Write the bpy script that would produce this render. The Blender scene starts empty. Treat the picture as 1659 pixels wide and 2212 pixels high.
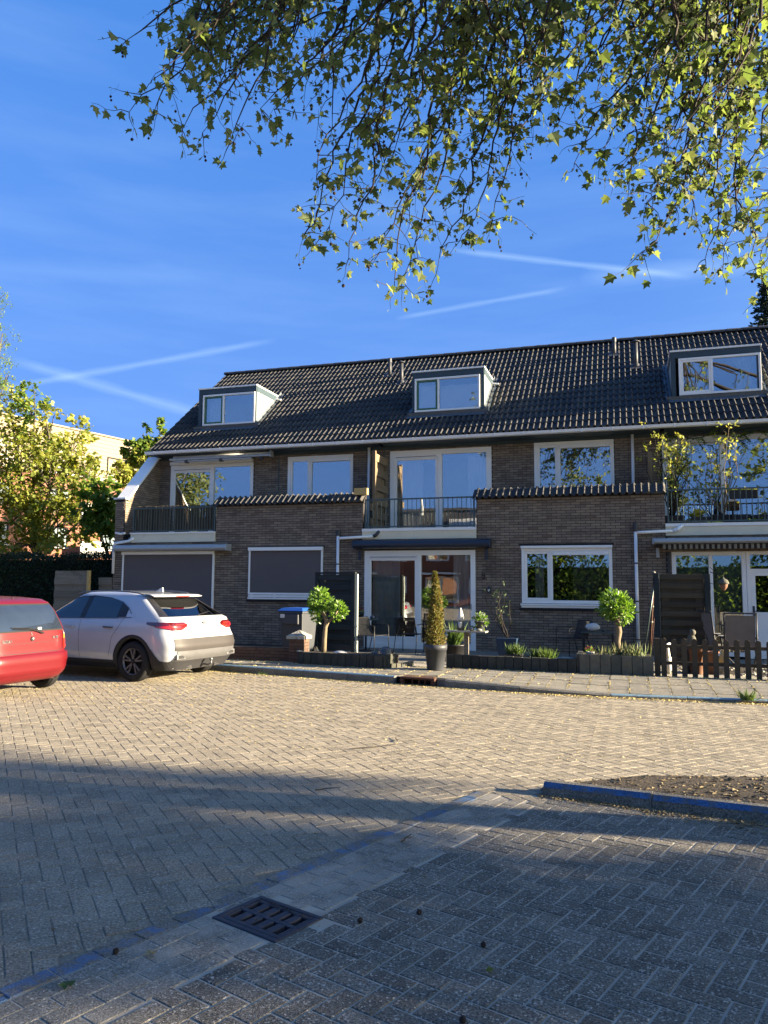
import bpy, bmesh, math, random
import numpy as np
from mathutils import Vector, Matrix
R = math.radians
PI = math.pi
random.seed(7)
S = bpy.context.scene
COL = S.collection

# ------------------------------------------------------------------ camera
YAW, PITCH, ROLL, CAMZ, FPX = 17.5, 5.5, 0.35, 1.6, 1661.0
_y, _p, _r = R(YAW), R(PITCH), R(ROLL)
FW = Vector((-math.sin(_y)*math.cos(_p), math.cos(_y)*math.cos(_p), math.sin(_p)))
_rt = Vector((math.cos(_y), math.sin(_y), 0)); _up = _rt.cross(FW)
RT = _rt*math.cos(_r) + _up*math.sin(_r); UP = RT.cross(FW)
CAM = Vector((0, 0, CAMZ))
cd = bpy.data.cameras.new('camera'); co = bpy.data.objects.new('camera', cd); COL.objects.link(co)
co.matrix_world = Matrix(((RT.x, UP.x, -FW.x, CAM.x), (RT.y, UP.y, -FW.y, CAM.y), (RT.z, UP.z, -FW.z, CAM.z), (0, 0, 0, 1)))
cd.sensor_fit = 'VERTICAL'; cd.sensor_height = 36; cd.lens = 36*FPX/2212.0
cd.clip_start = 0.05; cd.clip_end = 3000
S.camera = co

def ray(px, py):
    return FW + RT*((px-829.5)/FPX) - UP*((py-1106.0)/FPX)
def at(px, py, Y=None, X=None, Z=None):
    d = ray(px, py)
    if Y is not None: t = (Y-CAM.y)/d.y
    elif X is not None: t = (X-CAM.x)/d.x
    else: t = (Z-CAM.z)/d.z
    return CAM + d*t
def atD(px, py, D):
    return CAM + ray(px, py)*D

# ------------------------------------------------------------------ world, sun
SUN_EL, SUN_AZ = R(13.0), R(5.5)          # elevation, angle behind +X towards +Y
SUNV = Vector((math.cos(SUN_EL)*math.cos(SUN_AZ), math.cos(SUN_EL)*math.sin(SUN_AZ), math.sin(SUN_EL)))
W = bpy.data.worlds.new('World'); S.world = W; W.use_nodes = True
nt = W.node_tree; N = nt.nodes; Lk = nt.links; N.clear()
out = N.new('ShaderNodeOutputWorld'); bg = N.new('ShaderNodeBackground')
sky = N.new('ShaderNodeTexSky'); sky.sky_type = 'NISHITA'; sky.sun_disc = False
sky.sun_elevation = SUN_EL; sky.sun_rotation = math.atan2(SUNV.x, SUNV.y)
sky.air_density = 1.0; sky.dust_density = 0.3; sky.ozone_density = 2.2
bg.inputs['Strength'].default_value = 0.052
tc = N.new('ShaderNodeTexCoord')
def wmath(op, a, b=None):
    m = N.new('ShaderNodeMath'); m.operation = op
    for i, v in enumerate((a, b)):
        if v is None: continue
        if hasattr(v, 'links'): Lk.new(v, m.inputs[i])
        else: m.inputs[i].default_value = v
    return m.outputs[0]
def wdot(vec):
    m = N.new('ShaderNodeVectorMath'); m.operation = 'DOT_PRODUCT'
    Lk.new(tc.outputs['Generated'], m.inputs[0]); m.inputs[1].default_value = vec; return m.outputs['Value']
nz = N.new('ShaderNodeTexNoise'); nz.inputs['Scale'].default_value = 26; nz.inputs['Detail'].default_value = 6
Lk.new(tc.outputs['Generated'], nz.inputs['Vector'])
nz2 = N.new('ShaderNodeTexNoise'); nz2.inputs['Scale'].default_value = 4; nz2.inputs['Detail'].default_value = 3
Lk.new(tc.outputs['Generated'], nz2.inputs['Vector'])
def contrail(p1, p2, w, amp):              # vapour trail along a great circle between two sky directions
    a, b = ray(*p1).normalized(), ray(*p2).normalized()
    n = a.cross(b).normalized(); mid = (a+b).normalized(); half = a.angle(b)/2
    d = wmath('ABSOLUTE', wmath('ADD', wdot(n), wmath('MULTIPLY', wmath('SUBTRACT', nz2.outputs['Fac'], 0.5), 0.006)))
    w2 = wmath('MULTIPLY', wmath('ADD', nz.outputs['Fac'], 0.3), w)
    g = wmath('SUBTRACT', 1.0, wmath('DIVIDE', d, w2)); g = wmath('MAXIMUM', g, 0.0)
    c = wdot(mid); e = wmath('DIVIDE', wmath('SUBTRACT', c, math.cos(half)), (1-math.cos(half))*0.5)
    e = wmath('MINIMUM', wmath('MAXIMUM', e, 0.0), 1.0)
    return wmath('MULTIPLY', wmath('MULTIPLY', g, e), amp)
trails = [contrail((-20, 845), (600, 733), .0062, .30), contrail((10, 775), (470, 905), .010, .30),
          contrail((850, 690), (1230, 622), .005, .26), contrail((960, 540), (1500, 600), .006, .34),
          contrail((1250, 600), (1800, 560), .016, .22), contrail((-500, 560), (500, 600), .02, .10)]
tot = trails[0]
for t in trails[1:]: tot = wmath('ADD', tot, t)
mp = N.new('ShaderNodeMapping'); mp.inputs['Scale'].default_value = (2.0, 2.0, 14.0); mp.inputs['Rotation'].default_value = (.12, .25, 0)
Lk.new(tc.outputs['Generated'], mp.inputs['Vector'])
cz = N.new('ShaderNodeTexNoise'); cz.inputs['Scale'].default_value = 1.6; cz.inputs['Detail'].default_value = 5; cz.inputs['Roughness'].default_value = .55
Lk.new(mp.outputs[0], cz.inputs['Vector'])
cr = N.new('ShaderNodeMapRange'); cr.inputs['From Min'].default_value = .42; cr.inputs['From Max'].default_value = .8; cr.inputs['To Max'].default_value = .13
Lk.new(cz.outputs['Fac'], cr.inputs['Value'])
tot = wmath('MINIMUM', wmath('ADD', tot, cr.outputs[0]), .6)
hs = N.new('ShaderNodeHueSaturation'); hs.inputs['Saturation'].default_value = 1.35; hs.inputs['Hue'].default_value = .515; hs.inputs['Value'].default_value = 1.0
Lk.new(sky.outputs[0], hs.inputs['Color'])
mx = N.new('ShaderNodeMix'); mx.data_type = 'RGBA'
def wvec(op, a, b):
    m = N.new('ShaderNodeVectorMath'); m.operation = op
    for i, v in enumerate((a, b)):
        if hasattr(v, 'links'): Lk.new(v, m.inputs[i])
        else: m.inputs[i].default_value = v
    return m.outputs[0]
CAPC = (.24, .68, 1.80)                    # clear deep blue air: the sky model's bright horizon is compressed towards this blue
comp = wvec('DIVIDE', wvec('MULTIPLY', wvec('MULTIPLY', hs.outputs[0], (1.2, 1.5, 1.8)), CAPC), wvec('ADD', wvec('MULTIPLY', hs.outputs[0], (1.2, 1.5, 1.8)), CAPC))
Lk.new(tot, mx.inputs['Factor']); comp = wvec('MULTIPLY', comp, (2.55, 2.05, 2.0))
sm = N.new('ShaderNodeMapRange'); sm.interpolation_type = 'SMOOTHSTEP'; sm.inputs['From Min'].default_value = .14; sm.inputs['From Max'].default_value = .92
Lk.new(wdot(tuple(SUNV)), sm.inputs['Value'])       # towards the sun the sky keeps its natural bright glow
m0 = N.new('ShaderNodeMix'); m0.data_type = 'RGBA'; Lk.new(sm.outputs[0], m0.inputs['Factor']); Lk.new(comp, m0.inputs['A']); Lk.new(sky.outputs[0], m0.inputs['B'])
Lk.new(m0.outputs['Result'], mx.inputs['A'])
mx.inputs['B'].default_value = (1.7, 2.5, 3.6, 1)
Lk.new(mx.outputs['Result'], bg.inputs['Color']); Lk.new(bg.outputs[0], out.inputs[0])
sd = bpy.data.lights.new('sun', 'SUN'); sd.energy = 5.0; sd.angle = R(.53); sd.color = (1, .83, .58)
so = bpy.data.objects.new('sun', sd); COL.objects.link(so); so.location = (40, 10, 30)
so.rotation_euler = SUNV.to_track_quat('Z', 'Y').to_euler()
S.view_settings.view_transform = 'Standard'; S.view_settings.look = 'None'
S.view_settings.exposure = 2.72; S.view_settings.gamma = 1; S.view_settings.use_curve_mapping = False
S.render.engine = 'CYCLES'

# ------------------------------------------------------------------ materials
MATS = {}
ALB = .70
def _rnd(n, l):
    g = n.new('ShaderNodeNewGeometry'); o = n.new('ShaderNodeObjectInfo')
    a = n.new('ShaderNodeMath'); a.operation = 'ADD'; l.new(g.outputs['Random Per Island'], a.inputs[0]); l.new(o.outputs['Random'], a.inputs[1])
    f = n.new('ShaderNodeMath'); f.operation = 'FRACT'; l.new(a.outputs[0], f.inputs[0]); return f.outputs[0]
def mat(name, col, rough=.8, var=.0, noise=.15, nscale=8.0, bump=.0, bscale=40, metal=0, spec=.3, speck=None, stain=None, coat=0, translucent=0, cols=None, trans_col=None, aniso=None, grain=None):
    """procedural surface: per-piece tone, mottling, optional speckle and stain, fine relief"""
    if name in MATS: return MATS[name]
    sc = lambda c: tuple(v*ALB for v in c)
    col = sc(col) if col else None; cols = [sc(c) for c in cols] if cols else None
    if stain: stain = (sc(stain[0]), *stain[1:])
    if speck: speck = (sc(speck[0]), *speck[1:])
    m = bpy.data.materials.new(name); m.use_nodes = True; t = m.node_tree; n, l = t.nodes, t.links
    b = n['Principled BSDF']; b.inputs['Roughness'].default_value = rough; b.inputs['Metallic'].default_value = metal
    b.inputs['Specular IOR Level'].default_value = spec
    if coat: b.inputs['Coat Weight'].default_value = coat; b.inputs['Coat Roughness'].default_value = .03 if coat > .5 else .16
    tcn = n.new('ShaderNodeTexCoord'); geo = n.new('ShaderNodeNewGeometry')
    pos = geo.outputs['Position']
    if aniso:
        mpn = n.new('ShaderNodeMapping'); mpn.inputs['Scale'].default_value = aniso; l.new(pos, mpn.inputs[0]); pos = mpn.outputs[0]
    rnd = _rnd(n, l)
    if cols:
        cr_ = n.new('ShaderNodeValToRGB'); l.new(rnd, cr_.inputs[0]); cr_.color_ramp.interpolation = 'LINEAR'
        e = cr_.color_ramp.elements; e[0].color = (*cols[0], 1); e[1].color = (*cols[-1], 1)
        for i, c in enumerate(cols[1:-1]): x = e.new((i+1)/(len(cols)-1)); x.color = (*c, 1)
        cur = cr_.outputs[0]
    else:
        rg = n.new('ShaderNodeRGB'); rg.outputs[0].default_value = (*col, 1); cur = rg.outputs[0]
    no = n.new('ShaderNodeTexNoise'); no.inputs['Scale'].default_value = nscale; no.inputs['Detail'].default_value = 5
    l.new(pos, no.inputs['Vector'])
    # brightness = 1 + var*(rnd-.5) + noise*(n-.5)
    a1 = n.new('ShaderNodeMath'); a1.operation = 'MULTIPLY_ADD'; l.new(rnd, a1.inputs[0]); a1.inputs[1].default_value = var; a1.inputs[2].default_value = 1-var/2
    a2 = n.new('ShaderNodeMath'); a2.operation = 'MULTIPLY_ADD'; l.new(no.outputs['Fac'], a2.inputs[0]); a2.inputs[1].default_value = noise*2; l.new(a1.outputs[0], a2.inputs[2])
    a3 = n.new('ShaderNodeMath'); a3.operation = 'SUBTRACT'; l.new(a2.outputs[0], a3.inputs[0]); a3.inputs[1].default_value = noise
    vm = n.new('ShaderNodeVectorMath'); vm.operation = 'SCALE'; l.new(cur, vm.inputs[0]); l.new(a3.outputs[0], vm.inputs['Scale']); cur = vm.outputs[0]
    if grain:                                   # (scale, amount): gritty fine tone
        gn = n.new('ShaderNodeTexNoise'); gn.inputs['Scale'].default_value = grain[0]; gn.inputs['Detail'].default_value = 2; l.new(geo.outputs['Position'], gn.inputs['Vector'])
        gm = n.new('ShaderNodeMapRange'); gm.inputs['From Min'].default_value = .34; gm.inputs['From Max'].default_value = .66; gm.inputs['To Min'].default_value = 1-grain[1]; gm.inputs['To Max'].default_value = 1+grain[1]; l.new(gn.outputs['Fac'], gm.inputs[0])
        v2 = n.new('ShaderNodeVectorMath'); v2.operation = 'SCALE'; l.new(cur, v2.inputs[0]); l.new(gm.outputs[0], v2.inputs['Scale']); cur = v2.outputs[0]
    if stain:                                   # (colour, scale, threshold, amount)
        s = n.new('ShaderNodeTexNoise'); s.inputs['Scale'].default_value = stain[1]; s.inputs['Detail'].default_value = 6; s.inputs['Roughness'].default_value = .65; l.new(geo.outputs['Position'], s.inputs['Vector'])
        mr = n.new('ShaderNodeMapRange'); mr.inputs['From Min'].default_value = stain[2]; mr.inputs['From Max'].default_value = stain[2]+.12; mr.inputs['To Max'].default_value = stain[3]; l.new(s.outputs['Fac'], mr.inputs[0])
        mm = n.new('ShaderNodeMix'); mm.data_type = 'RGBA'; l.new(mr.outputs[0], mm.inputs['Factor']); l.new(cur, mm.inputs['A']); mm.inputs['B'].default_value = (*stain[0], 1); cur = mm.outputs['Result']
    if speck:                                   # (colour, scale, threshold)
        v = n.new('ShaderNodeTexVoronoi'); v.inputs['Scale'].default_value = speck[1]; l.new(geo.outputs['Position'], v.inputs['Vector'])
        sp = n.new('ShaderNodeSeparateColor'); l.new(v.outputs['Color'], sp.inputs[0])
        mr = n.new('ShaderNodeMath'); mr.operation = 'GREATER_THAN'; mr.inputs[1].default_value = speck[2]; l.new(sp.outputs[0], mr.inputs[0])
        md = n.new('ShaderNodeMath'); md.operation = 'MULTIPLY'; l.new(mr.outputs[0], md.inputs[0]); l.new(sp.outputs[1], md.inputs[1])
        mm = n.new('ShaderNodeMix'); mm.data_type = 'RGBA'; l.new(md.outputs[0], mm.inputs['Factor']); l.new(cur, mm.inputs['A']); mm.inputs['B'].default_value = (*speck[0], 1); cur = mm.outputs['Result']
    l.new(cur, b.inputs['Base Color'])
    if bump:
        bn = n.new('ShaderNodeTexNoise'); bn.inputs['Scale'].default_value = bscale; bn.inputs['Detail'].default_value = 4; l.new(pos, bn.inputs['Vector'])
        bu = n.new('ShaderNodeBump'); bu.inputs['Strength'].default_value = bump; bu.inputs['Distance'].default_value = .01; l.new(bn.outputs['Fac'], bu.inputs['Height']); l.new(bu.outputs[0], b.inputs['Normal'])
    if translucent:
        tr = n.new('ShaderNodeBsdfTranslucent'); ms = n.new('ShaderNodeMixShader'); ms.inputs[0].default_value = translucent
        if trans_col:
            mm = n.new('ShaderNodeVectorMath'); mm.operation = 'MULTIPLY'; l.new(cur, mm.inputs[0]); mm.inputs[1].default_value = trans_col; l.new(mm.outputs[0], tr.inputs[0])
        else: l.new(cur, tr.inputs[0])
        l.new(b.outputs[0], ms.inputs[1]); l.new(tr.outputs[0], ms.inputs[2]); l.new(ms.outputs[0], n['Material Output'].inputs[0])
    MATS[name] = m; return m
def glass(name, tint=(.85, .9, .88), refl=.30, rough=.0):
    if name in MATS: return MATS[name]
    m = bpy.data.materials.new(name); m.use_nodes = True; t = m.node_tree; n, l = t.nodes, t.links; n.clear()
    o = n.new('ShaderNodeOutputMaterial'); tr = n.new('ShaderNodeBsdfTransparent'); tr.inputs[0].default_value = (*tint, 1)
    gl = n.new('ShaderNodeBsdfGlossy'); gl.inputs['Roughness'].default_value = rough
    fr = n.new('ShaderNodeFresnel'); fr.inputs[0].default_value = 1.5
    ad = n.new('ShaderNodeMath'); ad.operation = 'ADD'; ad.use_clamp = True; l.new(fr.outputs[0], ad.inputs[0]); ad.inputs[1].default_value = refl
    ms = n.new('ShaderNodeMixShader'); l.new(ad.outputs[0], ms.inputs[0]); l.new(tr.outputs[0], ms.inputs[1]); l.new(gl.outputs[0], ms.inputs[2])
    tcn = n.new('ShaderNodeNewGeometry'); no = n.new('ShaderNodeTexNoise'); no.inputs['Scale'].default_value = 1.3; l.new(tcn.outputs['Position'], no.inputs['Vector'])
    bu = n.new('ShaderNodeBump'); bu.inputs['Strength'].default_value = .04; bu.inputs['Distance'].default_value = .02; l.new(no.outputs['Fac'], bu.inputs['Height']); l.new(bu.outputs[0], gl.inputs['Normal'])
    l.new(ms.outputs[0], o.inputs[0]); MATS[name] = m; return m

# ------------------------------------------------------------------ mesh + object helpers
ORG = {}                                        # origin of each object in the frame its children's vertices are given in
class MB:
    def __init__(s): s.v = []; s.f = []
    def add(s, vs, fs):
        o = len(s.v); s.v += [tuple(p) for p in vs]; s.f += [tuple(i+o for i in f) for f in fs]; return s
    def box(s, a, b):
        x0, y0, z0 = a; x1, y1, z1 = b
        if x0 > x1: x0, x1 = x1, x0
        if y0 > y1: y0, y1 = y1, y0
        if z0 > z1: z0, z1 = z1, z0
        return s.add([(x0,y0,z0),(x1,y0,z0),(x1,y1,z0),(x0,y1,z0),(x0,y0,z1),(x1,y0,z1),(x1,y1,z1),(x0,y1,z1)],
                     [(0,3,2,1),(4,5,6,7),(0,1,5,4),(1,2,6,5),(2,3,7,6),(3,0,4,7)])
    def obox(s, c, ux, uy, uz, hx, hy, hz):     # oriented box
        c, ux, uy, uz = Vector(c), Vector(ux)*hx, Vector(uy)*hy, Vector(uz)*hz
        P = [c-ux-uy-uz, c+ux-uy-uz, c+ux+uy-uz, c-ux+uy-uz, c-ux-uy+uz, c+ux-uy+uz, c+ux+uy+uz, c-ux+uy+uz]
        return s.add(P, [(0,3,2,1),(4,5,6,7),(0,1,5,4),(1,2,6,5),(2,3,7,6),(3,0,4,7)])
    def prism(s, poly, z0, z1):                 # poly: ccw (x,y); extruded z0..z1 (z1 may be list)
        n = len(poly); zt = z1 if isinstance(z1, (list, tuple)) else [z1]*n
        return s.add([(x, y, z0) for x, y in poly]+[(p[0], p[1], z) for p, z in zip(poly, zt)],
                     [tuple(range(n-1, -1, -1)), tuple(range(n, 2*n))]+[(i, (i+1) % n, n+(i+1) % n, n+i) for i in range(n)])
    def prismX(s, poly, x0, x1):                # poly in (y,z)
        n = len(poly)
        return s.add([(x0, y, z) for y, z in poly]+[(x1, y, z) for y, z in poly],
                     [tuple(range(n-1, -1, -1)), tuple(range(n, 2*n))]+[(i, (i+1) % n, n+(i+1) % n, n+i) for i in range(n)])
    def prismY(s, poly, y0, y1):                # poly in (x,z)
        n = len(poly)
        return s.add([(x, y0, z) for x, z in poly]+[(x, y1, z) for x, z in poly],
                     [tuple(range(n)), tuple(range(2*n-1, n-1, -1))]+[((i+1) % n, i, n+i, n+(i+1) % n) for i in range(n)])
    def tube(s, pts, r, n=8, cap=True):
        pts = [Vector(p) for p in pts]; k = len(pts); rs = r if isinstance(r, (list, tuple)) else [r]*k
        o = len(s.v); prev = None
        for i, p in enumerate(pts):
            d = (pts[min(i+1, k-1)]-pts[max(i-1, 0)])
            d = d.normalized() if d.length > 1e-9 else Vector((0, 0, 1))
            if prev is None: a = d.orthogonal().normalized()
            else:
                a = prev - d*prev.dot(d); a = a.normalized() if a.length > 1e-6 else d.orthogonal().normalized()
            prev = a; b = d.cross(a)
            for j in range(n):
                t = 2*PI*j/n; q = p + (a*math.cos(t)+b*math.sin(t))*rs[i]; s.v.append(tuple(q))
        for i in range(k-1):
            for j in range(n):
                s.f.append((o+i*n+j, o+i*n+(j+1) % n, o+(i+1)*n+(j+1) % n, o+(i+1)*n+j))
        if cap: s.f.append(tuple(o+j for j in range(n-1, -1, -1))); s.f.append(tuple(o+(k-1)*n+j for j in range(n)))
        return s
    def lathe(s, prof, c=(0, 0, 0), n=20, axis='Z', sx=1, sy=1, cap=True):   # prof: (r, h)
        o = len(s.v)
        for r, h in prof:
            for j in range(n):
                t = 2*PI*j/n; x, y = r*math.cos(t)*sx, r*math.sin(t)*sy
                q = (x, y, h) if axis == 'Z' else ((h, x, y) if axis == 'X' else (y, h, x))
                s.v.append((q[0]+c[0], q[1]+c[1], q[2]+c[2]))
        for i in range(len(prof)-1):
            for j in range(n): s.f.append((o+i*n+j, o+i*n+(j+1) % n, o+(i+1)*n+(j+1) % n, o+(i+1)*n+j))
        if not cap: return s
        if prof[0][0] > 1e-6: s.f.append(tuple(o+j for j in range(n-1, -1, -1)))
        if prof[-1][0] > 1e-6: s.f.append(tuple(o+(len(prof)-1)*n+j for j in range(n)))
        return s
    def ball(s, c, r, n=12, m=8, sc=(1, 1, 1), jit=0, seed=0):
        rr = random.Random(seed); o = len(s.v)
        for i in range(m+1):
            p = PI*i/m
            for j in range(n):
                t = 2*PI*j/n; k = r*(1+rr.uniform(-jit, jit))
                s.v.append((c[0]+k*math.sin(p)*math.cos(t)*sc[0], c[1]+k*math.sin(p)*math.sin(t)*sc[1], c[2]-k*math.cos(p)*sc[2]))
        for i in range(m):
            for j in range(n): s.f.append((o+i*n+j, o+i*n+(j+1) % n, o+(i+1)*n+(j+1) % n, o+(i+1)*n+j))
        return s
    def build(s, name, m, parent=None, smooth=False, kind=None, label=None, cat=None, group=None, bevel=0):
        vs = np.array(s.v, dtype=float) if s.v else np.zeros((1, 3))
        mn, mxx = vs.min(0), vs.max(0); c = Vector(((mn[0]+mxx[0])/2, (mn[1]+mxx[1])/2, mn[2]))
        me = bpy.data.meshes.new(name); me.from_pydata((vs-np.array(c)).tolist(), [], s.f)
        if smooth: me.shade_smooth() if hasattr(me, 'shade_smooth') else None
        if isinstance(m, (list, tuple)):
            for q in m: me.materials.append(q)
        else: me.materials.append(m)
        o = bpy.data.objects.new(name, me); COL.objects.link(o)
        place(o, c, parent)
        if bevel:
            b = o.modifiers.new('bevel', 'BEVEL'); b.width = bevel; b.segments = 2; b.limit_method = 'ANGLE'; b.angle_limit = R(40)
        if smooth == 'auto':
            try: me.shade_auto_smooth(angle=R(35))
            except Exception: pass
        tag(o, label, cat, group, kind); return o
def place(o, c, parent):
    ORG[o.name] = Vector(c)
    if parent is not None:
        o.parent = parent; o.location = Vector(c)-ORG[parent.name]
    else: o.location = c
def tag(o, label=None, cat=None, group=None, kind=None):
    if label: o['label'] = label
    if cat: o['category'] = cat
    if group: o['group'] = group
    if kind: o['kind'] = kind
    return o
def thing(name, label, cat, loc=(0, 0, 0), rz=None, group=None):
    """Empty at the base. With rz the children are given in the thing's own frame, else in world coordinates"""
    o = bpy.data.objects.new(name, None); COL.objects.link(o); o.location = loc; o.empty_display_size = .2
    if rz is not None: o.rotation_euler = (0, 0, rz); ORG[o.name] = Vector((0, 0, 0))
    else: ORG[o.name] = Vector(loc)
    return tag(o, label, cat, group)
def inst(name, me, c, parent, rot=None, scale=None, kind=None):
    o = bpy.data.objects.new(name, me); COL.objects.link(o); place(o, c, parent)
    if rot is not None: o.rotation_euler = rot
    if scale is not None: o.scale = scale
    return tag(o, kind=kind) if kind else o
def copy_tree(o, parent=None):
    c = o.copy(); COL.objects.link(c); c.parent = parent
    for ch in list(o.children): copy_tree(ch, c)
    return c
def mesh_of(mb, name, m, smooth=False):
    me = bpy.data.meshes.new(name); me.from_pydata(mb.v, [], mb.f); me.materials.append(m)
    if smooth: me.shade_smooth()
    return me
def clip(poly, n, d):                           # keep n.p >= d
    r = []
    for i in range(len(poly)):
        a, b = poly[i], poly[(i+1) % len(poly)]; fa = n[0]*a[0]+n[1]*a[1]-d; fb = n[0]*b[0]+n[1]*b[1]-d
        if fa >= 0: r.append(a)
        if (fa >= 0) != (fb >= 0):
            t = fa/(fa-fb); r.append((a[0]+(b[0]-a[0])*t, a[1]+(b[1]-a[1])*t))
    return r
def area(poly): return .5*sum(poly[i][0]*poly[(i+1) % len(poly)][1]-poly[(i+1) % len(poly)][0]*poly[i][1] for i in range(len(poly))) if len(poly) > 2 else 0
def proj(p):
    d = Vector(p)-CAM; z = d.dot(FW)
    if z < .1: return None
    return 829.5+FPX*d.dot(RT)/z, 1106-FPX*d.dot(UP)/z, z

# ------------------------------------------------------------------ the materials of the place
M_ground = mat('earth_ground', (.09, .085, .06), .95, noise=.4, nscale=.6)
M_sand = mat('joint_sand', (.44, .395, .32), .95, noise=.6, nscale=5, bump=.4, bscale=90)
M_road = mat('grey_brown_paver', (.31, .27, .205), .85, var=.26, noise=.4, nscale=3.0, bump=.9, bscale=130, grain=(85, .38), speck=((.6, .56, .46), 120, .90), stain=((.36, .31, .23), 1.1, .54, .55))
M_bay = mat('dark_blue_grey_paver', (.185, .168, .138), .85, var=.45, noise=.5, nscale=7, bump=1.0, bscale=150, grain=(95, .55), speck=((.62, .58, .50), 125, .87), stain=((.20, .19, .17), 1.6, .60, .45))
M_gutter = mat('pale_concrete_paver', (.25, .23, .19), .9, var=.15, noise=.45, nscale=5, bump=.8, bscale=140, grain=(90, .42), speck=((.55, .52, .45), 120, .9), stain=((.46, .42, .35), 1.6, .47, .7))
M_bluep = mat('worn_blue_paint_paver', (.20, .185, .155), .85, var=.2, noise=.3, nscale=8, bump=.8, bscale=140, grain=(85, .4), stain=((.09, .20, .38), 7, .48, .75))
M_slab = mat('pavement_slab_concrete', (.27, .25, .205), .88, grain=(70, .25), var=.22, noise=.3, nscale=5, bump=.6, bscale=120, speck=((.35, .33, .27), 120, .9), stain=((.26, .24, .13), 4, .6, .4))
M_kerb = mat('kerb_concrete', (.19, .18, .155), .9, var=.15, noise=.45, nscale=7, bump=.9, bscale=90, grain=(80, .4), speck=((.4, .4, .36), 130, .9))
M_palepaint = mat('faded_pale_blue_paint', (.24, .38, .47), .7, noise=.35, nscale=9, stain=((.17, .17, .15), 9, .56, .8), bump=.4)
M_bluepaint = mat('strong_blue_paint', (.05, .13, .29), .75, noise=.5, nscale=9, grain=(80, .35), stain=((.14, .14, .13), 6, .46, .9), bump=.4)
M_litter = mat('dry_yellow_blossom', None, .9, noise=.2, cols=[(.70, .56, .20), (.85, .70, .32), (.48, .36, .13)])
M_soil = mat('dark_soil', (.07, .055, .04), 1, noise=.5, nscale=12, bump=1, bscale=50)
M_straw = mat('dry_straw_litter', None, .95, noise=.3, cols=[(.22, .17, .10), (.34, .27, .15), (.13, .10, .06)])
M_iron = mat('cast_iron', (.045, .045, .06), .55, noise=.3, nscale=14, bump=.3, metal=.3, spec=.4)
M_hole = mat('black_pit', (.008, .007, .006), 1)
M_rust = mat('rusty_iron', (.10, .045, .03), .8, noise=.4, nscale=20, bump=.4)
M_brick = mat('brown_facade_brick', None, .9, noise=.25, nscale=12, bump=.7, bscale=70, cols=[(.21, .165, .125), (.28, .22, .165), (.34, .265, .195), (.26, .21, .165), (.20, .145, .11)], stain=((.07, .058, .05), .9, .56, .5))
M_mortar = mat('dark_mortar', (.035, .033, .034), .95, noise=.3, nscale=20, bump=.5)
M_redbrick = mat('red_brick', None, .9, noise=.25, nscale=14, bump=.6, cols=[(.22, .09, .055), (.28, .12, .075), (.17, .075, .05)])
M_gardenbrick = mat('garden_wall_brick', None, .9, noise=.3, nscale=14, bump=.8, cols=[(.13, .07, .05), (.17, .10, .07), (.10, .065, .05)])
M_white = mat('white_frame_paint', (1.08, 1.07, 1.02), .4, noise=.04, nscale=3, spec=.4)
M_white2 = mat('white_plastic', (1.06, 1.06, 1.04), .35, noise=.06, nscale=6, spec=.4)
M_cream = mat('cream_fascia_panel', (.92, .84, .62), .6, noise=.10, nscale=2.5, stain=((.45, .42, .33), 2.2, .6, .4))
M_slate = mat('slate_blue_paint', (.055, .085, .105), .5, noise=.10, nscale=4)
M_navy = mat('navy_awning_metal', (.018, .030, .058), .35, noise=.1, spec=.5)
M_grey = mat('grey_green_board', (.40, .45, .41), .6, noise=.08, nscale=5, stain=((.22, .25, .23), 3, .6, .4))
M_lead = mat('lead_flashing', (.16, .19, .22), .5, noise=.35, nscale=12, bump=.6, metal=.4)
M_tile = mat('dark_concrete_roof_tile', None, .72, noise=.35, nscale=9, bump=.6, bscale=90, cols=[(.042, .044, .049), (.060, .060, .062), (.082, .077, .070), (.050, .050, .054)], stain=((.11, .11, .085), 6, .64, .5))
M_green = mat('green_casement_paint', (.08, .19, .11), .5)
M_screen = mat('taupe_screen_fabric', (.155, .135, .135), .85, noise=.06, nscale=2, bump=.15, bscale=400)
M_rail = mat('grey_green_steel', (.10, .14, .14), .35, noise=.1, metal=.5, spec=.5)
M_reed = mat('weathered_reed', None, .95, noise=.35, nscale=20, cols=[(.10, .085, .065), (.055, .05, .04), (.16, .13, .09), (.08, .075, .06)])
M_woodold = mat('weathered_wood', None, .9, noise=.4, nscale=4, bump=.7, bscale=30, cols=[(.24, .20, .15), (.30, .25, .185), (.18, .15, .115)], aniso=(.4, 3, 9), stain=((.07, .07, .055), 1.8, .55, .5))
M_woodpal = mat('pressure_treated_wood', None, .85, noise=.3, nscale=4, bump=.6, cols=[(.23, .17, .10), (.30, .22, .13), (.19, .145, .09)], aniso=(3, .5, 8))
M_woodyellow = mat('fresh_yellow_wood', (.62, .43, .17), .75, noise=.25, nscale=5, aniso=(3, .5, 8))
M_woodbrown = mat('dark_brown_stained_wood', None, .85, noise=.4, nscale=4, bump=.6, cols=[(.075, .06, .04), (.10, .078, .052), (.06, .05, .035)], aniso=(.5, 3, 8), stain=((.05, .06, .05), 1.5, .55, .6))
M_woodblack = mat('black_stained_wood', None, .8, noise=.35, nscale=4, bump=.5, cols=[(.022, .03, .034), (.032, .042, .046), (.028, .032, .036)], aniso=(.5, 3, 8))
M_black = mat('black_powder_coat', (.012, .013, .016), .5, noise=.1, spec=.4)
M_plastic = mat('anthracite_plastic', (.05, .055, .065), .55, noise=.15, nscale=6, spec=.4, bump=.15)
M_blackplastic = mat('black_plastic', (.02, .02, .024), .5, noise=.1, spec=.4)
M_bluelid = mat('blue_plastic', (.02, .10, .42), .45, spec=.4)
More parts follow.
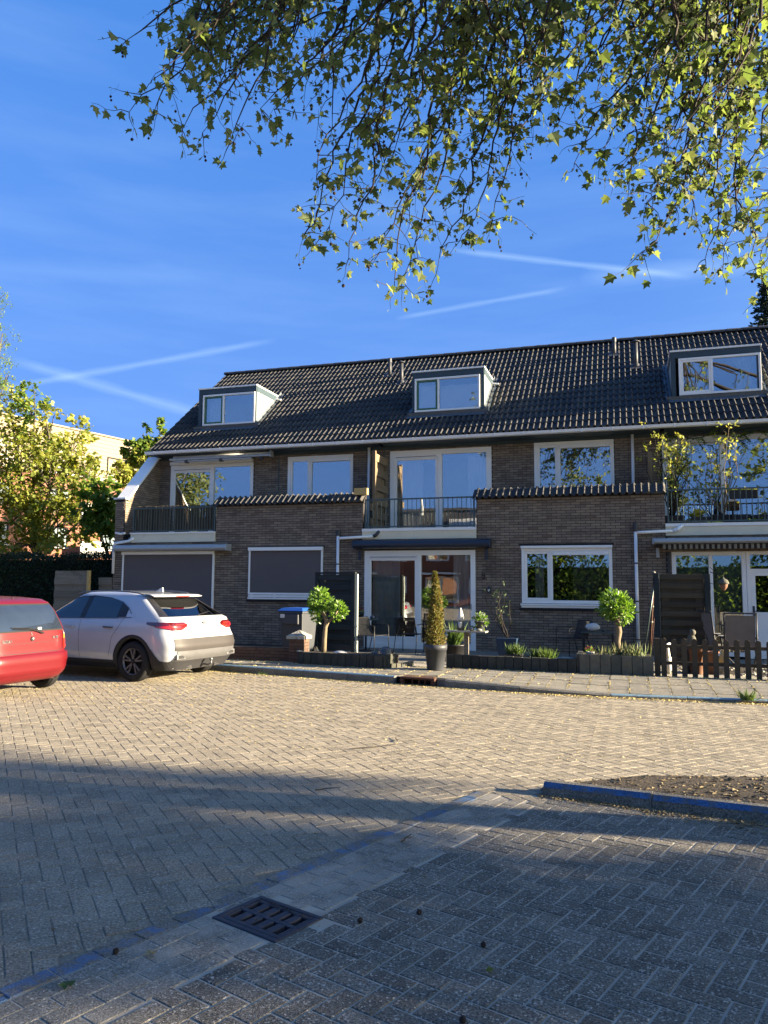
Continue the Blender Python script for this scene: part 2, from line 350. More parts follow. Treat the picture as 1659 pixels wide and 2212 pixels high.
M_stone = mat('grey_planter_stone', None, .95, noise=.4, nscale=9, bump=.9, bscale=60, cols=[(.12, .12, .095), (.16, .15, .12), (.095, .10, .085)], stain=((.20, .18, .09), 5, .58, .5))
M_stonedark = mat('dark_planter_stone', None, .95, noise=.45, nscale=9, bump=.9, bscale=60, cols=[(.05, .055, .05), (.075, .075, .06), (.04, .042, .042)], stain=((.17, .15, .09), 6, .62, .5))
M_paleconc = mat('pale_cap_concrete', (.42, .40, .34), .9, noise=.35, nscale=12, bump=.9, stain=((.14, .13, .11), 8, .52, .7))
M_whitestone = mat('white_pebble', (.75, .72, .68), .7, noise=.15, nscale=9, bump=.3)
M_granite = mat('polished_dark_granite', (.06, .055, .05), .25, noise=.5, nscale=40, spec=.6, speck=((.3, .25, .2), 180, .75))
M_terra = mat('terracotta', (.26, .13, .08), .8, noise=.2, nscale=9)
M_bark = mat('plane_bark', (.10, .085, .065), .95, noise=.4, nscale=9, bump=.8, stain=((.24, .22, .15), 3, .55, .6))
M_twig = mat('dark_twig', (.045, .035, .028), .9, noise=.3)
M_palebark = mat('smooth_pale_bark', (.22, .17, .11), .9, noise=.35, nscale=14, bump=.8)
M_leafP = mat('plane_tree_leaf', None, .6, noise=.15, nscale=3, cols=[(.12, .16, .065), (.16, .20, .08), (.095, .13, .052), (.20, .23, .095), (.27, .29, .14)], translucent=.43, trans_col=(1.6, 1.75, .8), spec=.2)
M_leafL = mat('laurel_leaf', None, .38, noise=.1, cols=[(.13, .24, .035), (.20, .33, .05), (.14, .27, .035), (.07, .14, .025)], translucent=.35, trans_col=(1.6, 1.7, .6), spec=.5)
M_leafM = mat('maple_leaf', None, .55, noise=.12, cols=[(.20, .24, .045), (.26, .29, .05), (.16, .21, .04), (.34, .33, .06)], translucent=.40, trans_col=(1.7, 1.6, .5))
M_leafMd = mat('green_maple_leaf', None, .55, noise=.12, cols=[(.13, .22, .04), (.18, .28, .05), (.11, .19, .04)], translucent=.45, trans_col=(1.7, 1.6, .5))
M_leafY = mat('young_yellow_green_leaf', None, .55, noise=.1, cols=[(.42, .42, .09), (.32, .38, .08), (.50, .46, .12)], translucent=.4, trans_col=(1.4, 1.4, .6))
M_leafshade = mat('dull_green_leaf', None, .6, cols=[(.05, .09, .03), (.07, .12, .035)], translucent=.2)  # darker green puts the patio shade into the planter shrub's leaves
M_hedge = mat('dark_hedge_leaf', None, .55, noise=.2, cols=[(.022, .045, .018), (.035, .065, .022), (.016, .034, .014)], translucent=.15)
M_conif = mat('golden_conifer_foliage', None, .8, noise=.2, cols=[(.20, .19, .045), (.13, .15, .04), (.28, .20, .07), (.09, .10, .03)], translucent=.25, trans_col=(1.5, 1.4, .6))
M_fir = mat('dark_fir_needle', None, .7, noise=.2, cols=[(.015, .035, .02), (.025, .05, .025)], translucent=.1)
M_grass = mat('green_blade', None, .6, noise=.1, cols=[(.07, .13, .03), (.12, .18, .05), (.05, .10, .035)], translucent=.35, trans_col=(1.5, 1.5, .7))
M_fruit = mat('plane_seed_ball', (.045, .03, .022), .95, noise=.4, nscale=60, bump=1, bscale=120)
M_curtain = mat('pale_net_curtain', (1.15, 1.2, 1.22), .9, noise=.08, translucent=.3)
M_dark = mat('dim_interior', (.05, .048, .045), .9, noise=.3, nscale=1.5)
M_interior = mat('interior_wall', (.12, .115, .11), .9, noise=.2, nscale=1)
G_win = glass('window_glass', refl=.30, tint=(.96, .98, .97))
G_low = glass('patio_glass', refl=.22, tint=(.94, .97, .96))
G_car = glass('car_glass', tint=(.05, .06, .07), refl=.07)
M_rubber = mat('tyre_rubber', (.018, .018, .019), .8, noise=.2, nscale=30, bump=.3)

# ------------------------------------------------------------------ ground, road, pavement
MB().add([(-900, -900, -.03), (900, -900, -.03), (900, 900, -.03), (-900, 900, -.03)], [(0, 1, 2, 3)]).build('ground', M_ground, kind='structure')
road = thing('road', None, None, (0, 5, 0)); tag(road, kind='structure')
LA, LB = Vector((-2.37, 2.58)), Vector((-1.13, 6.09)); LD = (LB-LA).normalized(); LN = Vector((LD.y, -LD.x))   # blue parking line and its right-hand normal
K = [(-14, 14.15), (-7.24, 12.98), (-2.82, 12.2), (-1.6, 12.0), (-.26, 11.95), (1.84, 12.02), (8, 12.1)]          # kerb line
KZ = [.12, .12, .12, .09, .04, .05, .09]
def interp(x, tab=K, zs=None):
    for i in range(len(tab)-1):
        if x <= tab[i+1][0] or i == len(tab)-2:
            t = (x-tab[i][0])/(tab[i+1][0]-tab[i][0]); a, b = (tab[i][1], tab[i+1][1]) if zs is None else (zs[i], zs[i+1]); return a+(b-a)*t
IS_F = [(-.66, 6.22), (.93, 5.98), (4.8, 5.3), (11, 4.3)]      # front kerb of the tree island
IS_B = [(-.70, 6.36), (.10, 6.97), (1.1, 7.25), (4.8, 7.6), (11, 8.0)]
def zone(x, y):
    p = Vector((x, y))-LA; s, d = p.dot(LD), p.dot(LN)
    if y > interp(x)-.02: return None
    if -.68 < x < 11 and interp(x, IS_F)-.01 < y < interp(x, IS_B)+.02: return None
    if d < -.055: return 'road'
    if s > (LB-LA).length+.05: return 'road' if (y > 6.2 or x < -.6) else 'bay'
    if d < .055: return 'line'
    if d < .50: return 'gut'
    return 'bay'
def in_view(x, y, m=60):
    q = proj((x, y, 0)); return q is not None and -m < q[0] < 1659+m and q[1] < 2212+m*2
GR = Vector((-1.695, 3.545))                        # drain grate centre
def grate_rect(u, v): return GR+LD*u+LN*v
def in_grate(x, y, e=0): p = Vector((x, y))-GR; return abs(p.dot(LD)) < .165+e and abs(p.dot(LN)) < .215+e
def bed(name, poly, z, m_):                         # a joint bed with the grate opening left free
    rem = poly; m = MB()
    for nx, e in ((LD, .155), (-LD, .155), (LN, .205), (-LN, .205)):
        out_ = clip(rem, (nx.x, nx.y), nx.dot(GR)+e); rem = clip(rem, (-nx.x, -nx.y), -(nx.dot(GR)+e))
        if len(out_) > 2: m.add([(x, y, z) for x, y in out_], [tuple(range(len(out_)))])
    return m.build(name, m_, road)
bed('joint_bed', [(-40, -26), (30, -26), (30, 14.2), (-40, 14.2)], -.0050, mat('dusty_joint', (.25, .22, .165), .95, noise=.35, nscale=12, bump=.4, bscale=90, grain=(80, .3)))
bed('sand_bed', [(-2.45, 2.2), (6, -2), (8, 5.0), (.93, 5.98), (-.66, 6.22), (-1.15, 6.1)], -.0036, M_sand)
pieces = []                                         # (dist, zone, x, y, angle, L, W)
BW = .105
def herring(ang, ox, oy, zn, rng):
    ca, sa = math.cos(ang), math.sin(ang)
    for i in range(-rng, rng):
        for j in range(-rng, rng):
            for k in range(2):
                if k == 0: lx, ly = i+2*j+1, i-2*j+.5
                else: lx, ly = i+2*j+2.5, i-2*j+0.0
                if abs(lx) > rng or abs(ly) > rng: continue
                lx *= BW; ly *= BW
                x, y = ox+lx*ca-ly*sa, oy+lx*sa+ly*ca
                if zone(x, y) != zn or not in_view(x, y) or in_grate(x, y, -.02): continue
                pieces.append([x*x+y*y, zn, x, y, ang+(PI/2 if k else 0), .21, BW])
herring(R(-45), -3.5, 7, 'road', 150)
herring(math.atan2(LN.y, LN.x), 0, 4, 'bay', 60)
s = -.1
while s < (LB-LA).length+.05:
    p = LA+LD*s
    if in_view(p.x, p.y, 200): pieces.append([p.length_squared, 'line', p.x, p.y, math.atan2(LD.y, LD.x), .21, BW])
    for r_ in range(4):
        q = LA+LD*(s+(.1 if r_ % 2 else 0))+LN*(.11+.1067*r_)
        if in_view(q.x, q.y, 150) and not in_grate(q.x, q.y, -.02) and zone(q.x, q.y) == 'gut': pieces.append([q.length_squared, 'gut', q.x, q.y, math.atan2(LD.y, LD.x), .21, BW])
    s += .2105
pieces.sort(key=lambda a: a[0])
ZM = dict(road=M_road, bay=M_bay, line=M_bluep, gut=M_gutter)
def paver_mb(L, Wd, c=.0035, j=.0030):
    h, w = L/2-j, Wd/2-j; m = MB()
    m.v = [(-h, -w, -.03), (h, -w, -.03), (h, w, -.03), (-h, w, -.03), (-h, -w, -c), (h, -w, -c), (h, w, -c), (-h, w, -c), (-h+c, -w+c, 0), (h-c, -w+c, 0), (h-c, w-c, 0), (-h+c, w-c, 0)]
    m.f = [(0, 1, 5, 4), (1, 2, 6, 5), (2, 3, 7, 6), (3, 0, 4, 7), (4, 5, 9, 8), (5, 6, 10, 9), (6, 7, 11, 10), (7, 4, 8, 11), (8, 9, 10, 11)]
    return m
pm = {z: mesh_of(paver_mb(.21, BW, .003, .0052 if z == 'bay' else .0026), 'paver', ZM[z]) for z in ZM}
bases = {z: paver_mb(.21, BW, .003, .0052 if z == 'bay' else .0026) for z in ZM}; far = {z: MB() for z in ZM}
rr = random.Random(3)
for k, (d, z, x, y, a, L, Wd) in enumerate(pieces):
    dz = rr.uniform(-.0013, .0010)+(.0006*math.sin(x*1.7+y*.9)); t1, t2, da = rr.gauss(0, .0045), rr.gauss(0, .0045), rr.gauss(0, .008)
    if z == 'line': dz += .002
    if z == 'bay': dz *= .55
    if in_grate(x, y, .115):                       # cut round the grate frame
        ca, sa = math.cos(a), math.sin(a); poly = [(x+u*ca-v*sa, y+u*sa+v*ca) for u, v in ((-.1, -.048), (.1, -.048), (.1, .048), (-.1, .048))]
        best = []
        for nx, e in ((LD, .165), (-LD, .165), (LN, .215), (-LN, .215)):
            c_ = clip(poly, (nx.x, nx.y), nx.dot(GR)+e+.006)
            if area(c_) > area(best): best = c_
        if area(best) > .0006: MB().prism(best, -.03, -.001).build('paver', ZM[z], road)
        continue
    if k < 300:
        inst('paver', pm[z], (x, y, dz), road, rot=(t1, t2, a+da))
    else:
        ca, sa = math.cos(a+da), math.sin(a+da)
        far[z].add([(x+p[0]*ca-p[1]*sa, y+p[0]*sa+p[1]*ca, p[2]+dz+p[0]*t1+p[1]*t2) for p in bases[z].v], bases[z].f)
for z in ZM: far[z].build('paver_field', ZM[z], road, kind='stuff')
# plain brick paving continues beyond what the camera sees
MB().box((-40, -26, -.0046), (30, 1.2, -.002)).build('brick_paving', M_road, road)

# drain grate
gr = thing('drain_grate', 'square cast iron drain grate with two rows of slots sunk beside the blue line', 'drain grate', (GR.x, GR.y, 0), math.atan2(LN.y, LN.x))
m = MB(); A, B = .215, .165
for a_, b_ in (((-A, -B), (A, -B+.028)), ((-A, B-.028), (A, B)), ((-A, -B+.028), (-A+.03, B-.028)), ((A-.03, -B+.028), (A, B-.028))): m.box((*a_, -.06), (*b_, .004))
m.build('frame', M_iron, gr, bevel=.004)
m = MB(); ix, iy = A-.034, B-.032
m.box((-ix, -iy, -.02), (ix, -iy+.03, .002)); m.box((-ix, iy-.03, -.04), (ix, iy, .002)); m.box((-ix, -.014, -.04), (ix, .014, .002))
ns = 5; step = 2*ix/ns
for i in range(ns+1):
    x = -ix+i*step; w = .022 if 0 < i < ns else .014
    x0 = max(x-w, -ix); x1 = min(x+w, ix)
    m.box((x0, -iy+.03, -.04), (x1, -.014, .0015)); m.box((x0, .014, -.04), (x1, iy-.03, .0015))
m.build('slotted_cover', M_iron, gr, bevel=.003)
MB().box((-A+.002, -B+.002, -.0295), (A-.002, B-.002, -.026)).build('silt', M_hole, gr)  # near-black sheet in place of the shade down the drain
m = MB(); rr = random.Random(5)
for i in range(260):
    x, y = rr.uniform(-ix, ix), rr.choice([-1, 1])*rr.uniform(.02, iy-.03) if rr.random() < .6 else iy-rr.uniform(0, .03); z = -.022 if abs(y) < iy-.03 else .004
    a = rr.uniform(0, PI); l_ = rr.uniform(.004, .012); m.add([(x-l_*math.cos(a), y-l_*math.sin(a), z), (x+l_*.4, y-l_*.4, z+.004), (x+l_*math.cos(a), y+l_*math.sin(a), z+.001)], [(0, 1, 2)])
m.build('debris', M_straw, gr, kind='stuff')

# pavement with kerb
pav = thing('pavement', None, None, (-3, 13, 0)); tag(pav, kind='structure')
def garden_y(x): return 14.0 if x > -4.1 else (13.42+(-4.2-x)*.2 if x > -6.2 else 13.85+(-6.2-x)*.16)
def pz(x, y):
    k = interp(x); t = min(max((y-k-.12)/1.5, 0), 1); return interp(x, zs=KZ)*(1-t)+.115*t
for i in range(len(K)-1):                           # kerb stones
    (ax, ay), (bx, by) = K[i], K[i+1]; n = max(1, round(math.hypot(bx-ax, by-ay)/.98)); d = Vector((bx-ax, by-ay)).normalized(); nn = Vector((-d.y, d.x))
    for j in range(n):
        t0, t1 = j/n, (j+1)/n; p = Vector((ax+(bx-ax)*t0, ay+(by-ay)*t0))+d*.004; q = Vector((ax+(bx-ax)*t1, ay+(by-ay)*t1))-d*.004
        if q.x < -9.6: continue
        z0, z1 = interp(p.x, zs=KZ), interp(q.x, zs=KZ)
        if p.x < -3.05 < q.x+.6 and q.x > -3.3: continue       # the inlet sits here
        m = MB(); A_ = [(p+nn*.0, -.1), (p, z0-.025), (p+nn*.03, z0), (p+nn*.12, z0), (p+nn*.12, -.1)]
        B_ = [(q+nn*.0, -.1), (q, z1-.025), (q+nn*.03, z1), (q+nn*.12, z1), (q+nn*.12, -.1)]
        m.add([(v.x, v.y, z) for v, z in A_]+[(v.x, v.y, z) for v, z in B_], [(0, 1, 6, 5), (1, 2, 7, 6), (2, 3, 8, 7), (3, 4, 9, 8), (4, 3, 2, 1, 0), (5, 6, 7, 8, 9)])
        ks = m.build('kerb_stone', M_kerb, pav)
        if p.x < -3.2 or p.x > -.3:
            m = MB(); s0, s1 = p+nn*.008, q+nn*.008; e0, e1 = p+nn*.075, q+nn*.075
            f0, f1 = p+nn*.032, q+nn*.032
            m.add([(s0.x, s0.y, z0-.014), (s1.x, s1.y, z1-.014), (f1.x, f1.y, z1+.003), (f0.x, f0.y, z0+.003), (e0.x, e0.y, z0+.003), (e1.x, e1.y, z1+.003)], [(0, 1, 2, 3), (3, 2, 5, 4)])
            m.build('paint_stripe', M_palepaint, ks)
# kerb inlet
p0, p1 = Vector((-3.62, 12.335)), Vector((-3.0, 12.23)); d = (p1-p0).normalized()
inl = thing('kerb_inlet', 'rusty cast iron storm inlet with barred mouth set in the kerb', 'storm drain', (-3.3, 12.3, 0), math.atan2(d.y, d.x))
m = MB(); m.box((-.31, 0, .085), (.31, .30, .12)); m.box((-.31, 0, -.05), (-.24, .3, .085)); m.box((.24, 0, -.05), (.31, .3, .085)); m.build('hood', M_rust, inl, bevel=.008)
MB().box((-.24, .26, -.08), (.24, .29, .085)).build('inlet_back', M_blackplastic, inl)
for x in (-.1, .02, .13): MB().box((x-.01, .03, -.05), (x+.01, .06, .085)).build('bar', M_rust, inl)
# slabs
slabs = []
bed = MB()
for gx in range(-34, 28):
    x0, x1 = gx*.3005, gx*.3005+.3005
    for gy in range(0, 11):
        y0 = 11.2+gy*.3005; y1 = y0+.3005; sh = 0
        poly = [(x0+sh, y0), (x1+sh, y0), (x1+sh, y1), (x0+sh, y1)]
        for i in range(len(K)-1):
            if K[i+1][0] < x0 or K[i][0] > x1: continue
            (ax, ay), (bx, by) = K[i], K[i+1]; n = Vector((-(by-ay), bx-ax)).normalized(); poly = clip(poly, (n.x, n.y), n.x*ax+n.y*ay+.125)
            if len(poly) < 3: break
        if len(poly) < 3: continue
        g0, g1 = garden_y(x0), garden_y(x1); n = Vector(((g1-g0), -(x1-x0))).normalized(); poly = clip(poly, (n.x, n.y), n.x*x0+n.y*g0)
        if len(poly) < 3 or area(poly) < .004: continue
        if x1 > -3.7 and x0 < -2.9 and y0 < 12.5 and in_view(x0, y0): poly = clip(poly, (0, 1), 12.62) if x1 < -2.95 else poly
        if len(poly) < 3: continue
        slabs.append(poly)
rr = random.Random(11)
slabs.sort(key=lambda p: (p[0][0]**2+p[0][1]**2))
rest = MB(); cnt = 0
for poly in slabs:
    cx_, cy_ = sum(p[0] for p in poly)/len(poly), sum(p[1] for p in poly)/len(poly)
    s_ = [(cx_+(x-cx_)*.972, cy_+(y-cy_)*.972) for x, y in poly]; dz = rr.uniform(-.004, .003)
    m = rest if not (cnt < 280 and in_view(cx_, cy_)) else MB()
    m.prism(s_, -.02, [pz(x, y)+dz for x, y in s_])
    if m is not rest: m.build('paving_slab', M_slab, pav); cnt += 1
if rest.v: rest.build('paving_slabs', M_slab, pav, kind='stuff')
xs = [-14+i*.5 for i in range(45)]
m = MB()
for i, x in enumerate(xs):
    y0, y1 = interp(x)+.1, 14.6
    m.v += [(x, y0+(y1-y0)*t, pz(x, y0+(y1-y0)*t)-.012) for t in (0, .35, .7, 1)]
for i in range(len(xs)-1):
    for j in range(3): m.f.append((i*4+j, (i+1)*4+j, (i+1)*4+j+1, i*4+j+1))
m.build('slab_bed', M_litter if False else M_sand, pav)
# patio / front gardens
pat = thing('patio', None, None, (-3, 16, 0)); tag(pat, kind='structure')
MB().box((-14, 14.05, -.02), (9, 18.42, .068)).build('patio_bed', M_soil, pat)
m = MB(); rr = random.Random(2)
for i in range(40):
    for j in range(14):
        x0, y0 = -6.3+i*.3, 14.2+j*.3
        if x0 > .8 and y0 < 17.2: continue
        z = .08+rr.uniform(-.003, .003); m.box((x0+.004, y0+.004, .05), (x0+.296, min(y0+.296, 18.29), z))
m.build('patio_slabs', M_slab, pat, kind='stuff')
m = MB()
for i in range(420):
    x, y = rr.uniform(.7, 4.5), rr.uniform(14.2, 17.2); s_ = rr.uniform(.02, .06)
    m.ball((x, y, .075), s_, 5, 3, (1, 1, .5), .25, i)
m.build('gravel', M_paleconc, pat, kind='stuff')

# tree island of the parking bay
isl = thing('tree_pit', None, None, (2, 6.5, 0)); tag(isl, kind='structure')
poly = IS_F+IS_B[::-1]
MB().prism([(-.6, 6.3), (.93, 6.02), (4.8, 5.4), (11, 4.42), (11, 7.9), (4.8, 7.5), (1.1, 7.15), (.1, 6.87)], -.02, .06).build('soil_bed', M_soil, isl)
for lst, w, pt in ((IS_F, 1, True), (IS_B, -1, False)):
    for i in range(len(lst)-1):
        (ax, ay), (bx, by) = lst[i], lst[i+1]; n = max(1, round(math.hypot(bx-ax, by-ay)/.9)); d = Vector((bx-ax, by-ay)).normalized(); nn = Vector((-d.y, d.x))*w
        for j in range(n):
            p = Vector((ax, ay))+(Vector((bx, by))-Vector((ax, ay)))*(j/n)+d*.003; q = Vector((ax, ay))+(Vector((bx, by))-Vector((ax, ay)))*((j+1)/n)-d*.003
            h0, h1 = (.09, .095) if pt else (.05, .05)
            if not pt: h0 = .03 if p.x < .4 else .05
            m = MB(); sec = lambda v, h: [(v.x, v.y, -.05), (v.x+nn.x*.012, v.y+nn.y*.012, h-.03), (v.x+nn.x*.04, v.y+nn.y*.04, h), (v.x+nn.x*.12, v.y+nn.y*.12, h), (v.x+nn.x*.12, v.y+nn.y*.12, -.05)]
            m.add(sec(p, h0)+sec(q, h1), [(0, 1, 6, 5), (1, 2, 7, 6), (2, 3, 8, 7), (3, 4, 9, 8), (4, 3, 2, 1, 0), (5, 6, 7, 8, 9)])
            ks = m.build('kerb_stone', M_kerb, isl)
            if pt:
                a_, b_ = sec(p, h0), sec(q, h1); of = -nn*.003
                m = MB().add([(a_[1][0]+of.x, a_[1][1]+of.y, a_[1][2]-.004), (b_[1][0]+of.x, b_[1][1]+of.y, b_[1][2]-.004), (b_[2][0]+of.x, b_[2][1]+of.y, b_[2][2]+.003), (a_[2][0]+of.x, a_[2][1]+of.y, a_[2][2]+.003)], [(0, 1, 2, 3)])
                m.build('paint_stripe', M_bluepaint, ks)
# loose litter
def flakes(n, fn, s0, s1, seed):
    r = random.Random(seed); m = MB()
    for i in range(n):
        x, y, z = fn(r); a = r.uniform(0, 2*PI); s_ = r.uniform(s0, s1); h = s_*r.uniform(.1, .6)
        m.add([(x-s_*math.cos(a), y-s_*math.sin(a), z), (x+s_*.5*math.sin(a), y-s_*.5*math.cos(a), z+h), (x+s_*math.cos(a), y+s_*math.sin(a), z), (x-s_*.5*math.sin(a), y+s_*.5*math.cos(a), z+h*.5)], [(0, 1, 2, 3)])
    return m
def f_kerb(r):
    x = r.uniform(-9.5, 3); y = interp(x)-abs(r.gauss(0, .10))-.01; return x, y, .003
flakes(6500, f_kerb, .008, .020, 1).build('fallen_blossom', M_litter, kind='stuff', label='drift of dry yellow blossom along the foot of the kerb', cat='fallen blossom')
def f_joint(r):
    if r.random() < .35:
        x = r.uniform(-8, 3); y = garden_y(x)-abs(r.gauss(0, .12)) ; return x, y, pz(x, y)+.004
    if r.random() < .75: x = round(r.uniform(-27, 11))*.3005+r.gauss(0, .012); y = r.uniform(12.1, 14)
    else: x = r.uniform(-8, 3.2); y = 11.2+round(r.uniform(3, 9.3))*.3005+r.gauss(0, .010)
    y = max(y, interp(x)+.14); return x, y, pz(x, y)+.004
flakes(5200, f_joint, .007, .020, 2).build('blossom_in_joints', M_litter, kind='stuff', label='dry yellow blossom lying in the joints of the pavement slabs', cat='fallen blossom')
def f_road(r):
    while True:
        x, y = r.uniform(-11, 3), r.uniform(7.2, 13)
        if y < interp(x)-.05 and (r.random() < .25 or (x < -3.5 and y > 8.6)): return x, y, .003
flakes(7000, f_road, .005, .015, 3).build('blossom_on_road', M_litter, kind='stuff', label='thin scatter of yellow blossom on the sunlit brick road near the cars', cat='fallen blossom')
def f_isl(r):
    while True:
        x = r.uniform(-.5, 4); y = r.uniform(5.5, 7.4)
        if interp(x, IS_F)+.1 < y < interp(x, IS_B)-.1: return x, y, .063
flakes(1800, f_isl, .01, .03, 4).build('leaf_litter', M_straw, kind='stuff', label='brown leaf litter and straw covering the soil of the tree island', cat='leaf litter')
def f_isf(r):
    x = r.uniform(-.7, 4); y = interp(x, IS_F)-abs(r.gauss(0, .09))*(.5+max(0, min(1, x+.2)))-.01; return x, y, .004
flakes(4200, f_isf, .006, .018, 5).build('straw_drift', M_straw, kind='stuff', label='straw coloured litter drifted against the blue painted island kerb', cat='leaf litter')
def f_bay(r):
    while True:
        x, y = r.uniform(-3, 3), r.uniform(2.3, 9)
        if in_view(x, y): return x, y, .003
flakes(420, f_bay, .004, .014, 6).build('scattered_crumbs', M_straw, kind='stuff', label='sparse crumbs of bark and leaf scattered over the paving', cat='leaf litter')
def twig(px, py, L, lab, seed):
    r = random.Random(seed); p = at(px, py, Z=.008); a = r.uniform(0, PI); m = MB(); pts = []
    for i in range(6): pts.append((p.x+math.cos(a)*L*i/5, p.y+math.sin(a)*L*i/5+r.uniform(-.01, .01), .008+r.uniform(0, .008)))
    m.tube(pts, [.005, .005, .004, .004, .003, .002], 5)
    m.tube([pts[2], (pts[2][0]+L*.2, pts[2][1]+L*.18, .012)], [.003, .0015], 4)
    m.build('twig', M_twig, label=lab, cat='twig')
twig(760, 1618, .5, 'long thin dead twig lying on the sunlit road', 3)
twig(858, 1602, .22, 'short dead twig beyond the long one on the sunlit road', 5)
twig(680, 1707, .22, 'dark straight stick on the shaded road left of the blue line', 8)
twig(868, 1818, .16, 'curled brown stalk on the pale strip beside the blue line', 9)
twig(1520, 1752, .2, 'brown stick on the dark parking bay below the island kerb', 12)
r = random.Random(1)
def ground_leaf(px, py, s_, m_, lab, seed):
    r = random.Random(seed); p = at(px, py, Z=.01); m = MB(); pts = []
    for i in range(11):
        a = 2*PI*i/11; k = s_*(1 if i % 2 else .55); pts.append((p.x+k*math.cos(a), p.y+k*math.sin(a), .006+r.uniform(0, .02)))
    m.add([(p.x, p.y, .012)]+pts, [(0, i+1, (i+1) % 11+1) for i in range(11)])
    m.build('fallen_leaf', m_, label=lab, cat='leaf')
ground_leaf(145, 2128, .035, M_grass, 'fresh green leaf lying on the paving at the bottom left', 1)
ground_leaf(325, 2062, .03, M_straw, 'dry curled tan leaf on the pale strip left of the grate', 2)
ground_leaf(1058, 2096, .02, M_leafM, 'small pale leaf on the dark bay right of the grate', 3)
for px, py, lab in ((1044, 2040, 'brown seed ball on the dark bay right of the pale leaf'), (778, 1988, 'brown seed ball just right of the drain grate'), (1000, 2202, 'brown seed ball at the bottom edge of the picture'), (905, 2190-220, 'small brown seed ball on the bay above right of the grate'), (250, 1965+90, 'brown seed ball on the pale strip left of the dry leaf')):
    p = at(px, py, Z=.012); m = MB(); m.ball(p, .013, 10, 7, jit=.18, seed=px); m.build('seed_ball', M_fruit, label=lab, cat='seed ball')

# ------------------------------------------------------------------ terraced houses
YF, YS, ZR0, YR0, PIT = 18.3, 19.95, 5.53, 19.42, R(38)
YRIDGE = 23.9; SL = (YRIDGE-YR0)/math.cos(PIT)
def roofz(y): return ZR0+(y-YR0)*math.tan(PIT)
RU = Vector((0, math.cos(PIT), math.sin(PIT))); RN = Vector((0, -math.sin(PIT), math.cos(PIT)))
def at_roof(px, py):
    d = ray(px, py); o = Vector((0, YR0, ZR0)); t = (o-CAM).dot(RN)/d.dot(RN); return CAM+d*t
def rects(x0, x1, z0, z1, holes):
    xs = sorted({x0, x1}|{min(max(h[i], x0), x1) for h in holes for i in (0, 1)}); zs = sorted({z0, z1}|{min(max(h[i], z0), z1) for h in holes for i in (2, 3)})
    out = []
    for j in range(len(zs)-1):
        cur = None
        for i in range(len(xs)-1):
            cx_, cz_ = (xs[i]+xs[i+1])/2, (zs[j]+zs[j+1])/2
            if any(h[0] < cx_ < h[1] and h[2] < cz_ < h[3] for h in holes): cur = None; continue
            if cur: cur[1] = xs[i+1]
            else: cur = [xs[i], xs[i+1], zs[j], zs[j+1]]; out.append(cur)
    return out
CH, BL = .0625, .22
FULLBRICK = mesh_of(MB().box((-.105, 0, -.0255), (.105, .02, .0255)), 'brick', M_brick)
def bricks(wall, regs, z0, z1, Y, holes, seed, limit=300, axis='Y', nrm=-1, face=None):
    """running bond of bricks standing 10 mm proud of the mortar; regs(z) -> list of (u0,u1)"""
    r = random.Random(seed); full = []; m = MB(); n = 0; z = z0; row = 0
    while z+CH <= z1+1e-6:
        zc = z+CH/2
        ivs = []
        for a, b in regs(zc):
            cuts = [(a, b)]
            for h in holes:
                if h[2]-.005 < zc < h[3]+.005:
                    nc = []
                    for c, d in cuts:
                        if h[1] <= c or h[0] >= d: nc.append((c, d)); continue
                        if h[0] > c: nc.append((c, h[0]))
                        if h[1] < d: nc.append((h[1], d))
                    cuts = nc
            ivs += cuts
        off = (row % 2)*BL/2
        for a, b in ivs:
            k = math.floor((a-off)/BL)
            while True:
                u0 = max(off+k*BL, a)+.005; u1 = min(off+(k+1)*BL, b)-.005; k += 1
                if off+(k-1)*BL >= b: break
                if u1-u0 < .03: continue
                pr_ = r.uniform(-.002, .002); dz = r.uniform(-.0015, .0015)
                if u1-u0 > .205 and axis == 'Y': full.append(((u0+u1)/2, zc+dz, pr_))
                elif axis == 'Y': m.box((u0, Y-.010+pr_, zc-.0255+dz), (u1, Y+.006, zc+.0255+dz))
                else: m.box((Y+.010+pr_, u0, zc-.0255+dz), (Y-.006, u1, zc+.0255+dz))
        z += CH; row += 1
    full.sort(key=lambda q: (q[0])**2+Y*Y+(q[1]-1.6)**2)
    lim = [q for q in full if proj((q[0], Y, q[1])) and -20 < proj((q[0], Y, q[1]))[0] < 1680][:limit]; ls = set(lim)
    for q in full:
        if q in ls: inst('brick', FULLBRICK, (q[0], Y-.010+q[2], q[1]), wall)
        else: m.box((q[0]-.105, Y-.010+q[2], q[1]-.0255), (q[0]+.105, Y+.006, q[1]+.0255))
    if m.v: m.build('brickwork', M_brick, wall, kind='stuff')

